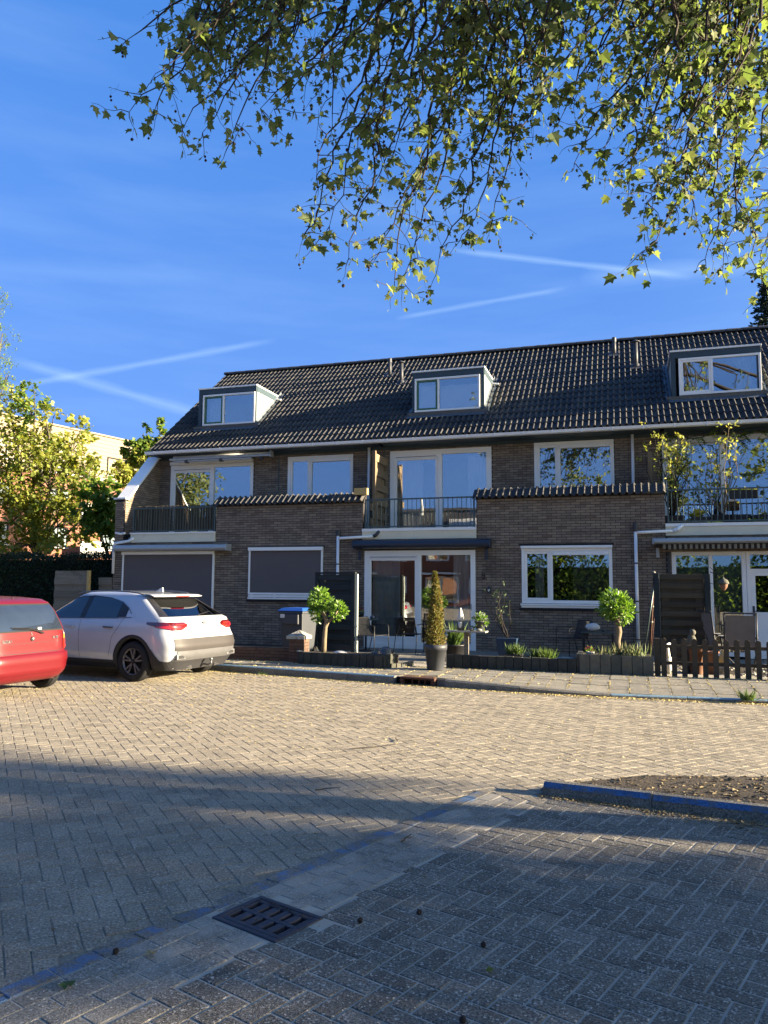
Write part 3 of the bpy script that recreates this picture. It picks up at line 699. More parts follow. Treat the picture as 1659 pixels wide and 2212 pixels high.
def frame_ring(m, x0, x1, z0, z1, Y0, Y1, w):
    m.box((x0, Y0, z0), (x0+w, Y1, z1)); m.box((x1-w, Y0, z0), (x1, Y1, z1)); m.box((x0+w, Y0, z0), (x1-w, Y1, z0+w)); m.box((x0+w, Y0, z1-w), (x1-w, Y1, z1))
def window(house, name, x0, x1, z0, z1, Y, cuts, fw=.07, gl=None, sash=(), label=None, blind=(), vent=(), sill=None, depth=.09, curtains=(), sashm=None, bottom=None):
    """cuts: x positions of the mullions; sash: indices of lights with their own casement; Y = outer face"""
    w = MB(); frame_ring(w, x0, x1, z0, z1, Y, Y+depth, fw)
    xs = [x0]+list(cuts)+[x1]
    for c in cuts: w.box((c-fw*.45, Y+.002, z0+fw), (c+fw*.45, Y+depth-.002, z1-fw))
    wo = w.build(name, M_white, house, label=label, bevel=.006)
    for i in range(len(xs)-1):
        a = xs[i]+(fw if i == 0 else fw*.45); b = xs[i+1]-(fw if i == len(xs)-2 else fw*.45); zb, zt = z0+fw, z1-fw
        if bottom and i in bottom:
            MB().box((a, Y+.02, zb), (b, Y+.06, zb+bottom[i])).build('bottom_rail', M_white, wo, bevel=.004); zb += bottom[i]
        if i in vent:
            m = MB(); m.box((a+.002, Y-.012, zt-.075), (b-.002, Y+.05, zt-.001)); m.build('vent_strip', M_white2, wo); MB().box((a+.03, Y-.0135, zt-.05), (b-.03, Y-.0125, zt-.035)).build('vent_slot', M_blackplastic, wo); zt -= .075
        if i in blind:
            MB().box((a+.002, Y-.03, zt-.085), (b-.002, Y+.04, zt-.001)).build('roller_blind_box', M_white2, wo, bevel=.006); zt -= .085
        if i in sash:
            m = MB(); frame_ring(m, a+.001, b-.001, zb+.001, zt-.001, Y+.012, Y+.065, .052); m.build('casement', sashm or M_white, wo, bevel=.005); a += .05; b -= .05; zb += .05; zt -= .05
        MB().box((a, Y+.042, zb), (b, Y+.05, zt)).build('pane', gl or G_win, wo)
        for (c0, c1, kind) in curtains:
            if c1 < a or c0 > b: continue
    if sill:
        m = MB(); m.box((x0-.03, Y-.06, z0-.05), (x1+.03, Y+.03, z0-.008)); m.box((x0-.01, Y-.035, z0-.10), (x1+.01, Y+.01, z0-.052)); m.build('sill', M_white, wo, bevel=.004)
    return wo
def curtain(win, x0, x1, z0, z1, Y, m_=None, folds=None, amp=.03, gather=0):
    n = max(16, int((x1-x0)*60)); m = MB(); r = random.Random(int((x0+50)*100)); ph = 0; xsx = []
    for i in range(n+1):
        ph += r.uniform(.7, 1.5)*(x1-x0)/n*42; xsx.append((x0+(x1-x0)*i/n, Y+amp*math.sin(ph)))
    cx_ = (x0+x1)/2
    K_ = 8
    for k in range(K_+1):
        t = k/K_; sc = 1-gather*math.sin(min(t*1.15, 1)*PI)**1.2 if gather > 0 else 1
        for x, y in xsx: m.v.append(((cx_ if gather < 2 else cx_)+(x-cx_)*sc, y, z1+(z0-z1)*t))
    for k in range(K_):
        for i in range(n): a = k*(n+1)+i; m.f.append((a, a+1, a+n+2, a+n+1))
    return m.build('curtain', m_ or M_curtain, win, smooth=True)

# S-shaped roof tiles: two rolls per tile, 300 mm cover, 345 mm gauge
def tile_mb():
    prof = []; 
    for k in range(2):
        b = -.15+.15*k
        prof += [(b+.0, 0.0), (b+.045, .002), (b+.066, .012), (b+.080, .036), (b+.093, .053), (b+.107, .055), (b+.128, .034)]
    prof.append((.15, 0.0)); n = len(prof); m = MB(); L = .385
    for s_, h in ((0, .030), (L, .0)):
        m.v += [(x, s_, z+h) for x, z in prof]
    m.v += [(x, 0, z+.006) for x, z in prof]
    for i in range(n-1): m.f.append((i, i+1, n+i+1, n+i)); m.f.append((2*n+i, 2*n+i+1, i+1, i))
    return m
TILE = tile_mb(); TILE_ME = mesh_of(TILE, 'roof_tile', M_tile)
GA = SL/16.0
Mroof = Matrix(((1, 0, 0), (0, math.cos(PIT), -math.sin(PIT)), (0, math.sin(PIT), math.cos(PIT))))
def roof_tiles(roof, x0, x1, holes, seed, limit=300):
    r = random.Random(seed); lst = []
    n = round((x1-x0)/.3)
    for i in range(n):
        for j in range(16):
            xc, v = x0+.15+i*.3, j*GA
            if any(h[0] < xc < h[1] and h[2]-.1 < v+GA/2 < h[3] for h in holes): continue
            lst.append((xc, v))
    lst.sort(key=lambda q: q[0]**2+(YR0+q[1]*.79)**2+q[1]**2*.3)
    m = MB(); c = 0
    for xc, v in lst:
        p = Vector((xc, YR0, ZR0))+RU*v; rt_ = (r.gauss(0, .006), r.gauss(0, .008), r.gauss(0, .004)); dz = r.uniform(0, .004)
        p = p+RN*dz; q = proj(p)
        if c < limit and q and -30 < q[0] < 1690:
            inst('roof_tile', TILE_ME, p, roof, rot=(PIT+rt_[0], rt_[1], rt_[2])); c += 1
        else:
            Mx = Matrix.Rotation(rt_[2], 3, 'Z') @ Matrix.Rotation(rt_[1], 3, 'Y')
            m.add([p+Mroof @ (Mx @ Vector(t)) for t in TILE.v], TILE.f)
    if m.v: m.build('roof_tiling', M_tile, roof, kind='stuff')

def dormer(house, x0, x1, zb, zt, Yf, side_view, win, label, curt):
    rf = house
    d = MB(); yb = YR0+(zt-ZR0)/math.tan(PIT)+.15; w = .11
    # cheeks: triangular side walls
    yA = Yf
    za = roofz(Yf)-.05
    do = None
    m = MB(); m.box((x0, Yf, zt-.16), (x1, Yf+.06, zt)); m.box((x0, Yf+.0, za), (x0+w, Yf+.06, zt-.16)); m.box((x1-w, Yf+.0, za), (x1, Yf+.06, zt-.16)); m.box((x0+w, Yf+.005, za), (x1-w, Yf+.055, zb-.05))
    do = m.build('dormer', M_slate, house, label=label, bevel=.004)
    for xa, xb, nm in ((x0+.004, x0+.05, 'left'), (x1-.05, x1-.004, 'right')):
        m = MB(); m.prismX([(Yf+.062, roofz(Yf)-.05), (Yf+.062, zt-.17), (yb, zt-.17), (yb, roofz(yb)-.05)], xa, xb); m.build('cheek_panel', M_grey, do)
        m = MB(); m.prismX([(Yf+.061, zt-.168), (Yf+.061, zt-.004), (yb, zt-.004), (yb, zt-.168)], xa-.012, xb+.012); m.build('side_fascia', M_slate, do)
    m = MB(); m.box((x0-.02, Yf-.02, zt+.001), (x1+.02, yb+.2, zt+.045)); m.build('flat_roof_edge', M_white, do, bevel=.004)
    # lead flashing: apron below the window and stepped strips beside the cheeks
    m = MB(); o = RN*.05
    p = [Vector((x, Yf, roofz(Yf))) for x in (x0-.12, x1+.12)]
    n = 18
    for i in range(n+1):
        x = x0-.12+(x1-x0+.24)*i/n; q = Vector((x, Yf-.005, roofz(Yf)))
        m.v += [tuple(q+RN*.13), tuple(q+RN*.052-RU*.02), tuple(q+RN*.047-RU*(.16+.015*math.sin(i*2.1)))]
    for i in range(n): m.f += [(i*3, (i+1)*3, (i+1)*3+1, i*3+1), (i*3+1, (i+1)*3+1, (i+1)*3+2, i*3+2)]
    m.build('lead_apron', M_lead, do)
    for xs_, sg in ((x0, -1), (x1, 1)):
        m = MB(); L = (yb-Yf)/math.cos(PIT); n = 16; r = random.Random(int(x0*10))
        for i in range(n+1):
            q = Vector((xs_, Yf, roofz(Yf)))+RU*(L*i/n); o1 = sg*(.13+r.uniform(-.025, .02))
            m.v += [tuple(q+Vector((sg*.012, 0, 0))+RN*.13), tuple(q+Vector((sg*.016, 0, 0))+RN*.06), tuple(q+Vector((o1, 0, 0))+RN*(.05+r.uniform(0, .02)))]
        for i in range(n): m.f += [(i*3, (i+1)*3, (i+1)*3+1, i*3+1), (i*3+1, (i+1)*3+1, (i+1)*3+2, i*3+2)]
        m.build('lead_flashing', M_lead, do)
    m = MB(); q = Vector((x1+.03, yb-.45, zt-.12)); m.tube([q, q+Vector((.16, 0, -.02))], .03, 8); m.build('overflow_spout', M_white2, do)
    # window is a part of the house beside the dormer front
    ww = window(house, 'dormer_window', win[0], win[1], zb, win[3], Yf-.028, [win[2]], fw=.055, sash=(0,), sashm=win[4], label=win[5], depth=.085, vent=())
    for c in curt: curtain(ww, c[0], c[1], zb+.05, win[3]-.05, Yf+.2, gather=c[2], m_=c[3] if len(c) > 3 else None)
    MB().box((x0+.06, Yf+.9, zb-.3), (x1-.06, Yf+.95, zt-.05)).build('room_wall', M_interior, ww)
    return do
def pipe_down(house, x, Y, z0, z1, r_=.038, label=None, bands=True):
    m = MB().tube([(x, Y, z0), (x, Y, z1)], r_, 12); o = m.build('drainpipe', M_white2, house, smooth='auto', label=label)
    if bands:
        z = z0+.35
        while z < z1-.1: MB().lathe([(r_+.004, 0), (r_+.004, .03)], (x, Y, z), 12).build('pipe_collar', M_plastic, o); z += .85
    return o

def house(name_label, X0, X1, end_wall=False, upper=None, seed=1):
    h = thing('terraced_house', name_label, 'house', (X0, YF, 0))
    return h
HX = [-13.4, -6.33, .85, 8.03]
RAILW = 2.9
labels = ['leftmost terraced house, with reed screened balcony and taupe screens closed over its ground floor',
          'middle terraced house, number 9, with open glass patio doors under a navy awning box',
          'rightmost terraced house, with plants crowding its balcony above a striped awning valance']
HOUSES = [thing('terraced_house', labels[i], 'house', (HX[i], YF, 0), group='row of terraced houses') for i in range(3)]
P = lambda px, py, Y: at(px, py, Y=Y)
HOLES_F = {0: [], 1: [], 2: []}; HOLES_U = {0: [], 1: [], 2: []}
def X_(px, py, Y): return P(px, py, Y).x
def Z_(px, py, Y): return P(px, py, Y).z
# --- geometry numbers read off as real sizes
doorB = (-6.27, -3.46, .08, 2.48); winB = (-2.36, -.31, 1.22, 2.50)
doorA = (-13.36, -10.52, .08, 2.42); winA = (-9.46, -7.40, 1.22, 2.50)
doorC = (.96, 3.80, .08, 2.40)
uA = (-13.02, -10.27, 2.98, 5.16); uwA = (-9.18, -7.2, 3.98, 5.26)
uB = (-6.12, -3.33, 2.98, 5.28); uwB = (-2.22, -.24, 4.03, 5.32)
uC = (.90, 3.75, 2.98, 5.28); uwC = (4.98, 6.9, 4.03, 5.32)
FH = [[doorA, winA], [doorB, winB], [doorC, (4.8, 6.85, 1.22, 2.5)]]
UH = [[uA, uwA], [uB, uwB], [uC, uwC]]
roof_cfg = []
for i, h in enumerate(HOUSES):
    x0, x1 = HX[i], HX[i+1]; xr = x0+RAILW
    if i == 2: xr = .85+2.95
    # front wall: ground floor across, brick parapet in front of the balcony on the bay half
    m = MB()
    for a, b, c, d in rects(x0, x1, 0, 2.74, FH[i]): m.box((a, YF, c), (b, YF+.22, d))
    m.box((xr, YF, 2.74), (x1, YF+.22, 3.69))
    wf = m.build('front_wall', M_mortar, h)
    bricks(wf, lambda z, x0=x0, x1=x1, xr=xr: [(x0, x1)] if z < 2.74 else [(xr, x1)], .07, 3.70, YF, FH[i], 10+i)
    # dark strip in place of the shadow above the ground floor window
    w_ = FH[i][1]; MB().box((w_[0]-.05, YF-.014, w_[3]+.065), (w_[1]+.05, YF, w_[3]+.115)).build('lintel_strip', M_mortar, h)
    # upper wall, set back behind the balcony
    m = MB()
    for a, b, c, d in rects(x0, x1, 2.7, 5.42, UH[i]): m.box((a, YS, c), (b, YS+.2, d))
    wu = m.build('upper_wall', M_mortar, h)
    bricks(wu, lambda z, x0=x0, x1=x1: [(x0, x1)], 2.95, 5.33, YS, UH[i], 20+i, limit=120)
    MB().box((x0+.001, YS-.035, 5.33), (x1-.001, YS-.001, 5.45)).build('eaves_board', M_slate, h)
    # balcony floor with cream fascia
    MB().box((x0+.002, YF+.22, 2.76), (x1-.002, YS-.002, 2.93)).build('balcony_floor', M_grey, h)
    if i == 0: MB().box((x0+.26, YF-.05, 2.76), (xr, YF+.218, 2.99)).build('balcony_fascia', M_cream, h); MB().box((x0+.24, YF-.07, 2.992), (xr, YF+.218, 3.03)).build('fascia_cap', M_white, h)
    else: MB().box((x0+.002, YF-.05, 2.76), (xr, YF+.218, 2.96)).build('balcony_fascia', M_cream, h); MB().box((x0, YF-.07, 2.962), (xr, YF+.218, 3.03)).build('fascia_cap', M_white, h)
    # inner rooms, dim
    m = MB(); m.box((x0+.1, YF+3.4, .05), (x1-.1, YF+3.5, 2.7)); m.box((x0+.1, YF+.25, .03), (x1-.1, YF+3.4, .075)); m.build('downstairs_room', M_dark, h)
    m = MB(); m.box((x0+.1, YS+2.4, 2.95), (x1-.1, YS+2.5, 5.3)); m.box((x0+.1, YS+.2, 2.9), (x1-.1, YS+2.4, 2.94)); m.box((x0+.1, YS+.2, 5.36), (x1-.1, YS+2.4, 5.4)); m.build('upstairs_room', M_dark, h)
    m = MB(); m.box((x0, 27.9, 0), (x1, 28.1, 5.4))
    if i == 2: m.box((x1-.2, YS+.2, 0), (x1, 27.9, 5.4)); m.prismX([(YS+.2, 5.4), (27.9, 5.4), (YRIDGE, roofz(YRIDGE)-.1)], x1-.2, x1)
    if i == 0: m.box((x0-.29, YS+.2, 0), (x0-.0, 27.9, 5.4)); m.prismX([(YS, 5.4), (27.9, 5.4), (YRIDGE, roofz(YRIDGE)-.12)], x0-.05, x0+.0)
    m.build('rear_walls', M_brick, h)
    # coping of two-roll tiles along the brick parapet
    cm = MB(); tx = [xr-.08, x1+.02]; n = int((tx[1]-tx[0])/.3); r = random.Random(i); st = (tx[1]-tx[0])/n
    c_ = MB().box((xr-.02, YF-.03, 3.69), (x1+.02, YF+.25, 3.72)).build('coping', M_mortar, h)
    for k in range(n):
        p = Vector((tx[0]+st*(k+.5), YF-.11, 3.695)); inst('coping_tile', TILE_ME, p, c_, rot=(R(42)+r.gauss(0, .02), r.gauss(0, .012), r.gauss(0, .01)), scale=(st/.3, 1, 1.1))
    MB().prismX([(YF-.01, 3.72), (YF+.19, 3.93), (YF+.24, 3.93), (YF+.24, 3.72)], xr-.02, x1+.02).build('coping_core', M_mortar, c_)
# end wall of the leftmost house: fin beside the balcony with a white sloping cap
h = HOUSES[0]; ex0, ex1 = -13.70, -13.40
m = MB(); m.prismX([(YF, 0), (YF, 3.98), (YF+.12, 3.98), (YS-.1, 5.38), (YS+.22, 5.38), (YS+.22, 0)], ex0, ex1)
ew = m.build('end_wall', M_mortar, h)
def fin(z): 
    yb = YS if z < 5.3 else YS
    y0 = YF+.0 if z < 3.95 else YF+.12+(z-3.98)/(5.38-3.98)*(YS-.1-YF-.12)
    return [(y0+.02, yb)] if y0 < yb-.1 else []
bricks(ew, fin, 3.0, 5.35, ex1, [], 31, axis='X')
bricks(ew, lambda z: [(ex0, ex1)], .1, 3.96, YF, [], 32, limit=60)
m = MB(); m.prismX([(YF-.05, 3.985), (YF-.05, 4.03), (YF+.10, 4.03), (YS-.12, 5.44), (YS+.02, 5.44), (YS+.02, 5.385), (YS-.1, 5.385), (YF+.12, 3.985)], ex0-.05, ex1+.05); m.build('wall_cap', M_white, ew)

# roofs
dorm = []
def dsize(l, r, t, b, tb):
    """dormer front from its lower corners on the roof plane"""
    q = at_roof(l, b); q2 = at_roof(r, tb); Y = (q.y+q2.y)/2; return at(l, b, Y=Y).x, at(r, b, Y=Y).x, Y
d1 = (432, 556, 842, 926, 918); d2 = (890, 1046, 808, 903, 893); d3 = (1452, 1650, 760, 872, 858)
DINFO = []
for k, (l, r_, t, b, tb) in enumerate((d1, d2, d3)):
    xa, xb, Y = dsize(l, r_, t, b, tb); zt = at(l, t, Y=Y).z
    DINFO.append([xa, xb, Y, zt])
Yd = sum(d[2] for d in DINFO)/3; Zt = sum(d[3] for d in DINFO)/3
print('DORMERS', DINFO, Yd, Zt)
zsill = roofz(Yd)+.13
DL = ['left dormer with grey green cheeks and leafy reflections', 'middle dormer with half lowered pale blinds', 'right dormer with gathered net curtains']
px_w = [((439, 551), 483), ((896, 1037), 947), ((1468, 1647), 1540)]
for i, h in enumerate(HOUSES):
    xa, xb, _, _ = DINFO[i]; x0, x1 = HX[i], HX[i+1]
    if i == 0: x0 = -13.5
    n = round((x1-x0)/.3)
    slab = MB(); slab.prismX([(YR0+.05, ZR0-.03), (YRIDGE, roofz(YRIDGE)-.03), (YRIDGE, roofz(YRIDGE)-.12), (YR0+.05, ZR0-.10)], x0+.0, x1)
    rear = [(YRIDGE, roofz(YRIDGE)+.0), (28.4, ZR0), (28.4, ZR0-.1), (YRIDGE, roofz(YRIDGE)-.1)]; slab.prismX(rear, x0, x1)
    ro = slab.build('roof', M_mortar, h)
    yb = YR0+(Zt-ZR0)/math.tan(PIT); va = (Yd-YR0)/math.cos(PIT); vb = (yb-YR0)/math.cos(PIT)
    roof_tiles(ro, x0, x0+n*.3, [(xa-.02, xb+.02, va-.05, vb)], 40+i)
    # ridge tiles
    L = .42; k = 0; x = x0
    while x < x1-.05:
        m = MB(); e = min(x+L+.03, x1+.02); pts = []
        for s_, xx in ((1.0, x), (1.0, e)):
            for j in range(7): a = PI*j/6; pts.append((xx, YRIDGE-.13*math.cos(a), roofz(YRIDGE)+.0+.10*math.sin(a)*(1.12 if xx == x else 1.0)+.02))
        m.add(pts, [(j, j+1, 8+j, 7+j) for j in range(6)]+[tuple(range(7)), tuple(range(13, 6, -1))]); m.build('ridge_tile', M_tile, ro); x += L
    # gutter with brackets
    m = MB(); gy = YR0-.10; z = 5.50
    m.prismX([(gy-.06, z), (gy-.06, z-.012), (gy-.045, z-.07), (gy+.04, z-.085), (gy+.055, z-.01), (gy+.045, z-.01), (gy+.035, z-.07), (gy-.035, z-.06), (gy-.048, z)], x0, x1)
    gt = m.build('gutter', M_white2, h)
    k = x0+.3
    while k < x1: MB().box((k, gy-.065, z-.09), (k+.03, gy-.058, z-.0)).build('gutter_bracket', M_white, gt); k += .72
    MB().box((x0+.1, gy+.06, 5.40), (x1-.001, YS-.04, 5.43)).build('soffit', M_slate, h)
    # dormer
    (wl, wr), wc = px_w[i]
    X = lambda p: at(p, 870, Y=Yd).x
    win = (X(wl), X(wr), X(wc), Zt-.18, (M_green if i < 2 else M_white), None)
    W_ = X(wr)-X(wl); xl, xc = X(wl), X(wc)
    curt = [[(xl+.12, xc-.15, 0)], [], [(xl+.15, xc-.1, .55), (X(wr)-.62, X(wr)-.08, .55)]][i]
    dormer(h, xa, xb, zsill, Zt, Yd, None, win, DL[i], curt)
    if i == 1:
        dw = [c for c in h.children if c.name.startswith('dormer_window')][0]
        MB().box((xl+.1, Yd+.06, zsill+.06), (xc-.05, Yd+.065, zsill+.75)).build('pleated_blind', M_curtain, dw)
        MB().box((xc+.06, Yd+.06, zsill+.06), (X(wr)-.07, Yd+.065, zsill+.72)).build('pleated_blind', M_curtain, dw)

# roof vent pipes
def vent(h, bx, by, ty, cap, label):
    q = at_roof(bx, by); zt = at(bx, ty, Y=q.y).z; r_ = .055 if not cap else .06
    m = MB().tube([(q.x, q.y, q.z-.05), (q.x, q.y, zt)], r_, 12); o = m.build('vent_pipe', M_plastic, h, smooth='auto', label=label)
    if cap: MB().lathe([(.12, 0), (.115, .02), (.02, .07)], (q.x, q.y, zt), 14).build('cowl', M_plastic, o); MB().lathe([(r_+.025, 0), (r_+.045, .06), (r_+.02, .12)], (q.x, q.y, q.z), 14).build('pipe_sleeve', M_plastic, o)
    else: MB().lathe([(r_+.008, 0), (r_+.008, .12), (r_, .13)], (q.x, q.y, zt-.14), 14).build('pipe_end', M_plastic, o)
    m = MB(); c_ = q+RN*.05; m.obox(c_, (1, 0, 0), RU, RN, .17, .19, .012); m.build('flashing_plate', M_plastic, o)
vent(HOUSES[1], 842, 813, 774, False, 'plain vent pipe near the ridge'); vent(HOUSES[1], 867, 830, 784, True, 'capped vent pipe')
vent(HOUSES[1], 1327, 768, 729, False, 'plain vent pipe near the ridge'); vent(HOUSES[1], 1374, 795, 739, True, 'capped vent pipe')

# windows and doors -------------------------------------------------
def cutx(px, py, Y): return [at(p, py, Y=Y).x for p in px]
A, B, C = HOUSES
# A upstairs
w = window(A, 'balcony_door', *uA[:2], uA[2], uA[3], YS-.02, cutx([459], 1040, YS), fw=.10, sash=(0,), vent=(0,), depth=.12)
curtain(w, uA[0]+.1, uA[0]+.55, 3.0, 5.1, YS+.3, M_dark)
MB().box((uA[0]+.0, YS-.09, 5.165), (uA[1]+.0, YS-.0, 5.26)).build('roller_shutter_box', M_white, w, bevel=.01)
w = window(A, 'upper_window', *uwA, YS-.02, cutx([671], 1030, YS), fw=.09, sash=(0,), blind=(1,), depth=.12)
a = MB(); a.box((-9.06, YS+.03, 4.1), (-8.56, YS+.05, 5.1))
# A downstairs: screens
def zip_screen(h, x0, x1, z0, z1, label, bars=False):
    m = MB(); m.box((x0, YF-.11, z1), (x1, YF-.012, z1+.09)); s = m.build('screen_box', M_white, h, label=label, bevel=.006)
    m = MB(); m.box((x0+.005, YF-.06, z0), (x0+.05, YF-.012, z1)); m.build('guide_rail', M_white, s); m = MB(); m.box((x1-.05, YF-.06, z0), (x1-.005, YF-.012, z1)); m.build('guide_rail', M_white, s)
    MB().box((x0+.05, YF-.042, z0+.05), (x1-.05, YF-.036, z1)).build('screen_fabric', M_screen, s)
    MB().box((x0+.05, YF-.055, z0), (x1-.05, YF-.022, z0+.05)).build('bottom_bar', M_white, s, bevel=.004)
    return s
s = zip_screen(A, doorA[0]-.02, doorA[1]+.02, .09, 2.42, 'tall closed taupe screen')
s = zip_screen(A, winA[0]-.02, winA[1]+.02, 1.36, 2.50, 'closed taupe window screen')
w = window(A, 'ground_window', *winA, YF+.02, [winA[0]+.7], fw=.06)
m = MB(); m.box((winA[0]-.02, YF-.075, 1.24), (winA[1]+.02, YF-.012, 1.285)); m.box((winA[0]-.01, YF-.06, 1.295), (winA[1]+.01, YF-.012, 1.35)); m.build('window_sill', M_white, A, bevel=.004)
MB().box((winA[0]-.06, YF-.05, 1.17), (winA[1]+.06, YF-.012, 1.235)).build('sill_brick_edge', M_mortar, A)
window(A, 'patio_door', *doorA, YF+.03, [(doorA[0]+doorA[1])/2], fw=.08, gl=G_low)
# B upstairs
w = window(B, 'balcony_door', *uB, YS-.02, cutx([950], 1040, YS), fw=.14, sash=(0,), vent=(0,), depth=.12)
cc = cutx([856, 903, 1012, 1050], 1040, YS)
curtain(w, cc[0]-.05, cc[1]+.1, 2.98, 5.1, YS+.16); curtain(w, cc[2]-.05, cc[3]+.12, 2.98, 5.1, YS+.16)
w = window(B, 'upper_window', *uwB, YS-.02, cutx([1207], 1000, YS), fw=.09, sash=(0,), blind=(1,), depth=.12)
# B downstairs
w = window(B, 'patio_door', *doorB, YF-.02, cutx([905], 1300, YF), fw=.12, sash=(0,), vent=(0,), depth=.13, gl=G_low, bottom={0: .12, 1: .04})
cc = cutx([800, 860, 985, 1012], 1300, YF)
curtain(w, cc[0], cc[1], .2, 2.35, YF+.17); curtain(w, cc[2]-.1, cc[3], .2, 2.35, YF+.17)
m = MB(); hx_ = doorB[1]-.1; m.box((hx_-.02, YF-.035, 1.0), (hx_+.015, YF-.02, 1.22)); ho = m.build('door_handle', M_white2, w); MB().box((hx_-.007, YF-.055, 1.03), (hx_+.003, YF-.035, 1.19)).build('grip', M_plastic, ho)
w = window(B, 'ground_window', *winB, YF-.02, cutx([1191], 1250, YF), fw=.075, sash=(0,), blind=(1,), depth=.11, gl=G_win, sill=True)
MB().box((winB[0]-.01, YF-.09, winB[3]+.001), (winB[1]+.01, YF-.01, winB[3]+.06)).build('screen_cassette', M_white, w, bevel=.006)
cc = cutx([1150, 1172, 1232, 1262, 1300, 1316], 1250, YF)
curtain(w, cc[0]+.05, cc[1]+.02, 1.3, 2.4, YF+.17); curtain(w, cc[2]+.04, cc[5]-.02, 1.3, 2.4, YF+.35, amp=.015, m_=mat('sheer_grey_curtain', (.30, .34, .33), .9, noise=.1, translucent=.3))
MB().box((winB[0]-.05, YF-.04, winB[2]-.17), (winB[1]+.05, YF-.012, winB[2]-.11)).build('sill_brick_edge', M_mortar, B)
# C
w = window(C, 'balcony_door', *uC, YS-.02, cutx([1560], 1000, YS), fw=.12, vent=(0,), depth=.12)
cc = cutx([1480, 1510, 1600, 1640], 1000, YS)
mgc = mat('sage_green_curtain', (.22, .30, .27), .9, noise=.15); curtain(w, cc[0], cc[1], 2.98, 5.1, YS+.16, mgc); curtain(w, cc[2], cc[3], 2.98, 5.1, YS+.16, mgc)
window(C, 'upper_window', *uwC, YS-.02, [5.6], fw=.09)
w = window(C, 'patio_window', doorC[0], 2.02+.45, doorC[2]+.05, doorC[3], YF-.02, cutx([1536], 1250, YF), fw=.09, depth=.11, gl=G_low)
MB().box((doorC[0]+.1, YF+.12, .2), (2.4, YF+.125, 2.3)).build('frosted_blind', mat('pale_green_blind', (.24, .30, .27), .8, noise=.1, nscale=1.5), w)
m = MB(); x0_, x1_ = 2.475, 3.36; frame_ring(m, x0_, x1_, .1, doorC[3], YF-.025, YF+.06, .075); do = m.build('front_door', M_white, C, bevel=.004)
m = MB(); m.box((x0_+.08, YF-.005, .18), (x1_-.08, YF+.03, 1.0)); frame_ring(m, x0_+.078, x1_-.078, 1.0, 1.96, YF-.008, YF+.035, .09); m.box((x0_+.076, YF-.01, 1.96), (x1_-.076, YF+.03, 2.02)); m.build('door_leaf', M_white, do, bevel=.004)
MB().box((x0_+.17, YF+.01, 1.09), (x1_-.17, YF+.015, 1.87)).build('door_pane', G_low, do); MB().box((x0_+.08, YF+.01, 2.02), (x1_-.08, YF+.015, 2.32)).build('transom_pane', G_low, do)
m = MB(); m.box((x0_+.095, YF-.022, .98), (x0_+.135, YF-.009, 1.22)); hh = m.build('lever_plate', M_plastic, do); MB().box((x0_+.11, YF-.06, 1.10), (x0_+.23, YF-.045, 1.12)).build('lever', M_plastic, do)
window(C, 'ground_window', 4.8, 6.85, 1.22, 2.5, YF-.02, [5.5], fw=.075, sill=True)

# awnings
def awning_box(h, x0, x1, z0, z1, y0, m_, label, arm=True):
    m = MB(); zc = (z0+z1)/2; hh_ = (z1-z0)/2
    prof = [(y0, zc-hh_*.2), (y0+.02, zc+hh_*.7), (y0+.08, zc+hh_), (YF-.012, zc+hh_), (YF-.012, zc-hh_*.8), (y0+.12, zc-hh_), (y0+.03, zc-hh_*.8)]
    m.prismX(prof[::-1], x0, x1); o = m.build('awning_box', m_, h, label=label, bevel=.008)
    MB().box((x0+.01, y0-.012, zc-hh_*.35), (x1-.01, y0+.01, zc+hh_*.15)).build('front_bar', m_, o, bevel=.004)
    for x in (x0-.02, x1): MB().prismX([(y, z+.0) for y, z in [(y0+.0, zc-hh_*.9), (YF-.013, zc-hh_), (YF-.013, zc+hh_*1.05), (y0+.03, zc+hh_)]], x, x+.02).build('end_cap', m_, o)
    if arm:
        for x in (x0+.06, x1-.14): MB().box((x, YF-.05, z0-.28), (x+.07, YF-.012, z0-.001)).build('wall_bracket', m_, o, bevel=.004)
    return o
awning_box(B, X_(762, 1180, YF-.3), X_(1056, 1180, YF-.3), 2.52, 2.73, YF-.30, M_navy, 'navy awning cassette above the patio doors')
M_alu = mat('pale_grey_aluminium', (.50, .53, .54), .4, noise=.08, metal=.3)
o = awning_box(A, X_(246, 1180, YF-.3), X_(487, 1180, YF-.3), 2.50, 2.68, YF-.32, M_alu, 'pale grey awning cassette above the tall screen', arm=False)
o = awning_box(C, X_(1412, 1170, YF-.45), 4.2, 2.55, 2.68, YF-.5, M_alu, 'pale grey awning with a striped valance')
m1, m2 = MB(), MB(); x = X_(1432, 1180, YF-.45); k = 0
while x < 4.15: (m1 if k % 2 else m2).box((x, YF-.44, 2.44), (x+.055, YF-.435, 2.545)); x += .055; k += 1
m1.build('dark_stripe', mat('dark_brown_canvas', (.03, .02, .018), .9), o, kind='stuff'); m2.build('pale_stripe', mat('pale_canvas', (.26, .24, .18), .9), o, kind='stuff')
MB().box((X_(1418, 1180, YF-.45), YF-.42, 2.49), (4.15, YF-.05, 2.545)).build('folded_canvas', mat('dark_brown_canvas', (.03, .02, .018), .9), o)
MB().box((1.0-.13, YF-.045, .9), (1.0-.08, YF-.012, 2.4)).build('crank_rod', M_plastic, o)
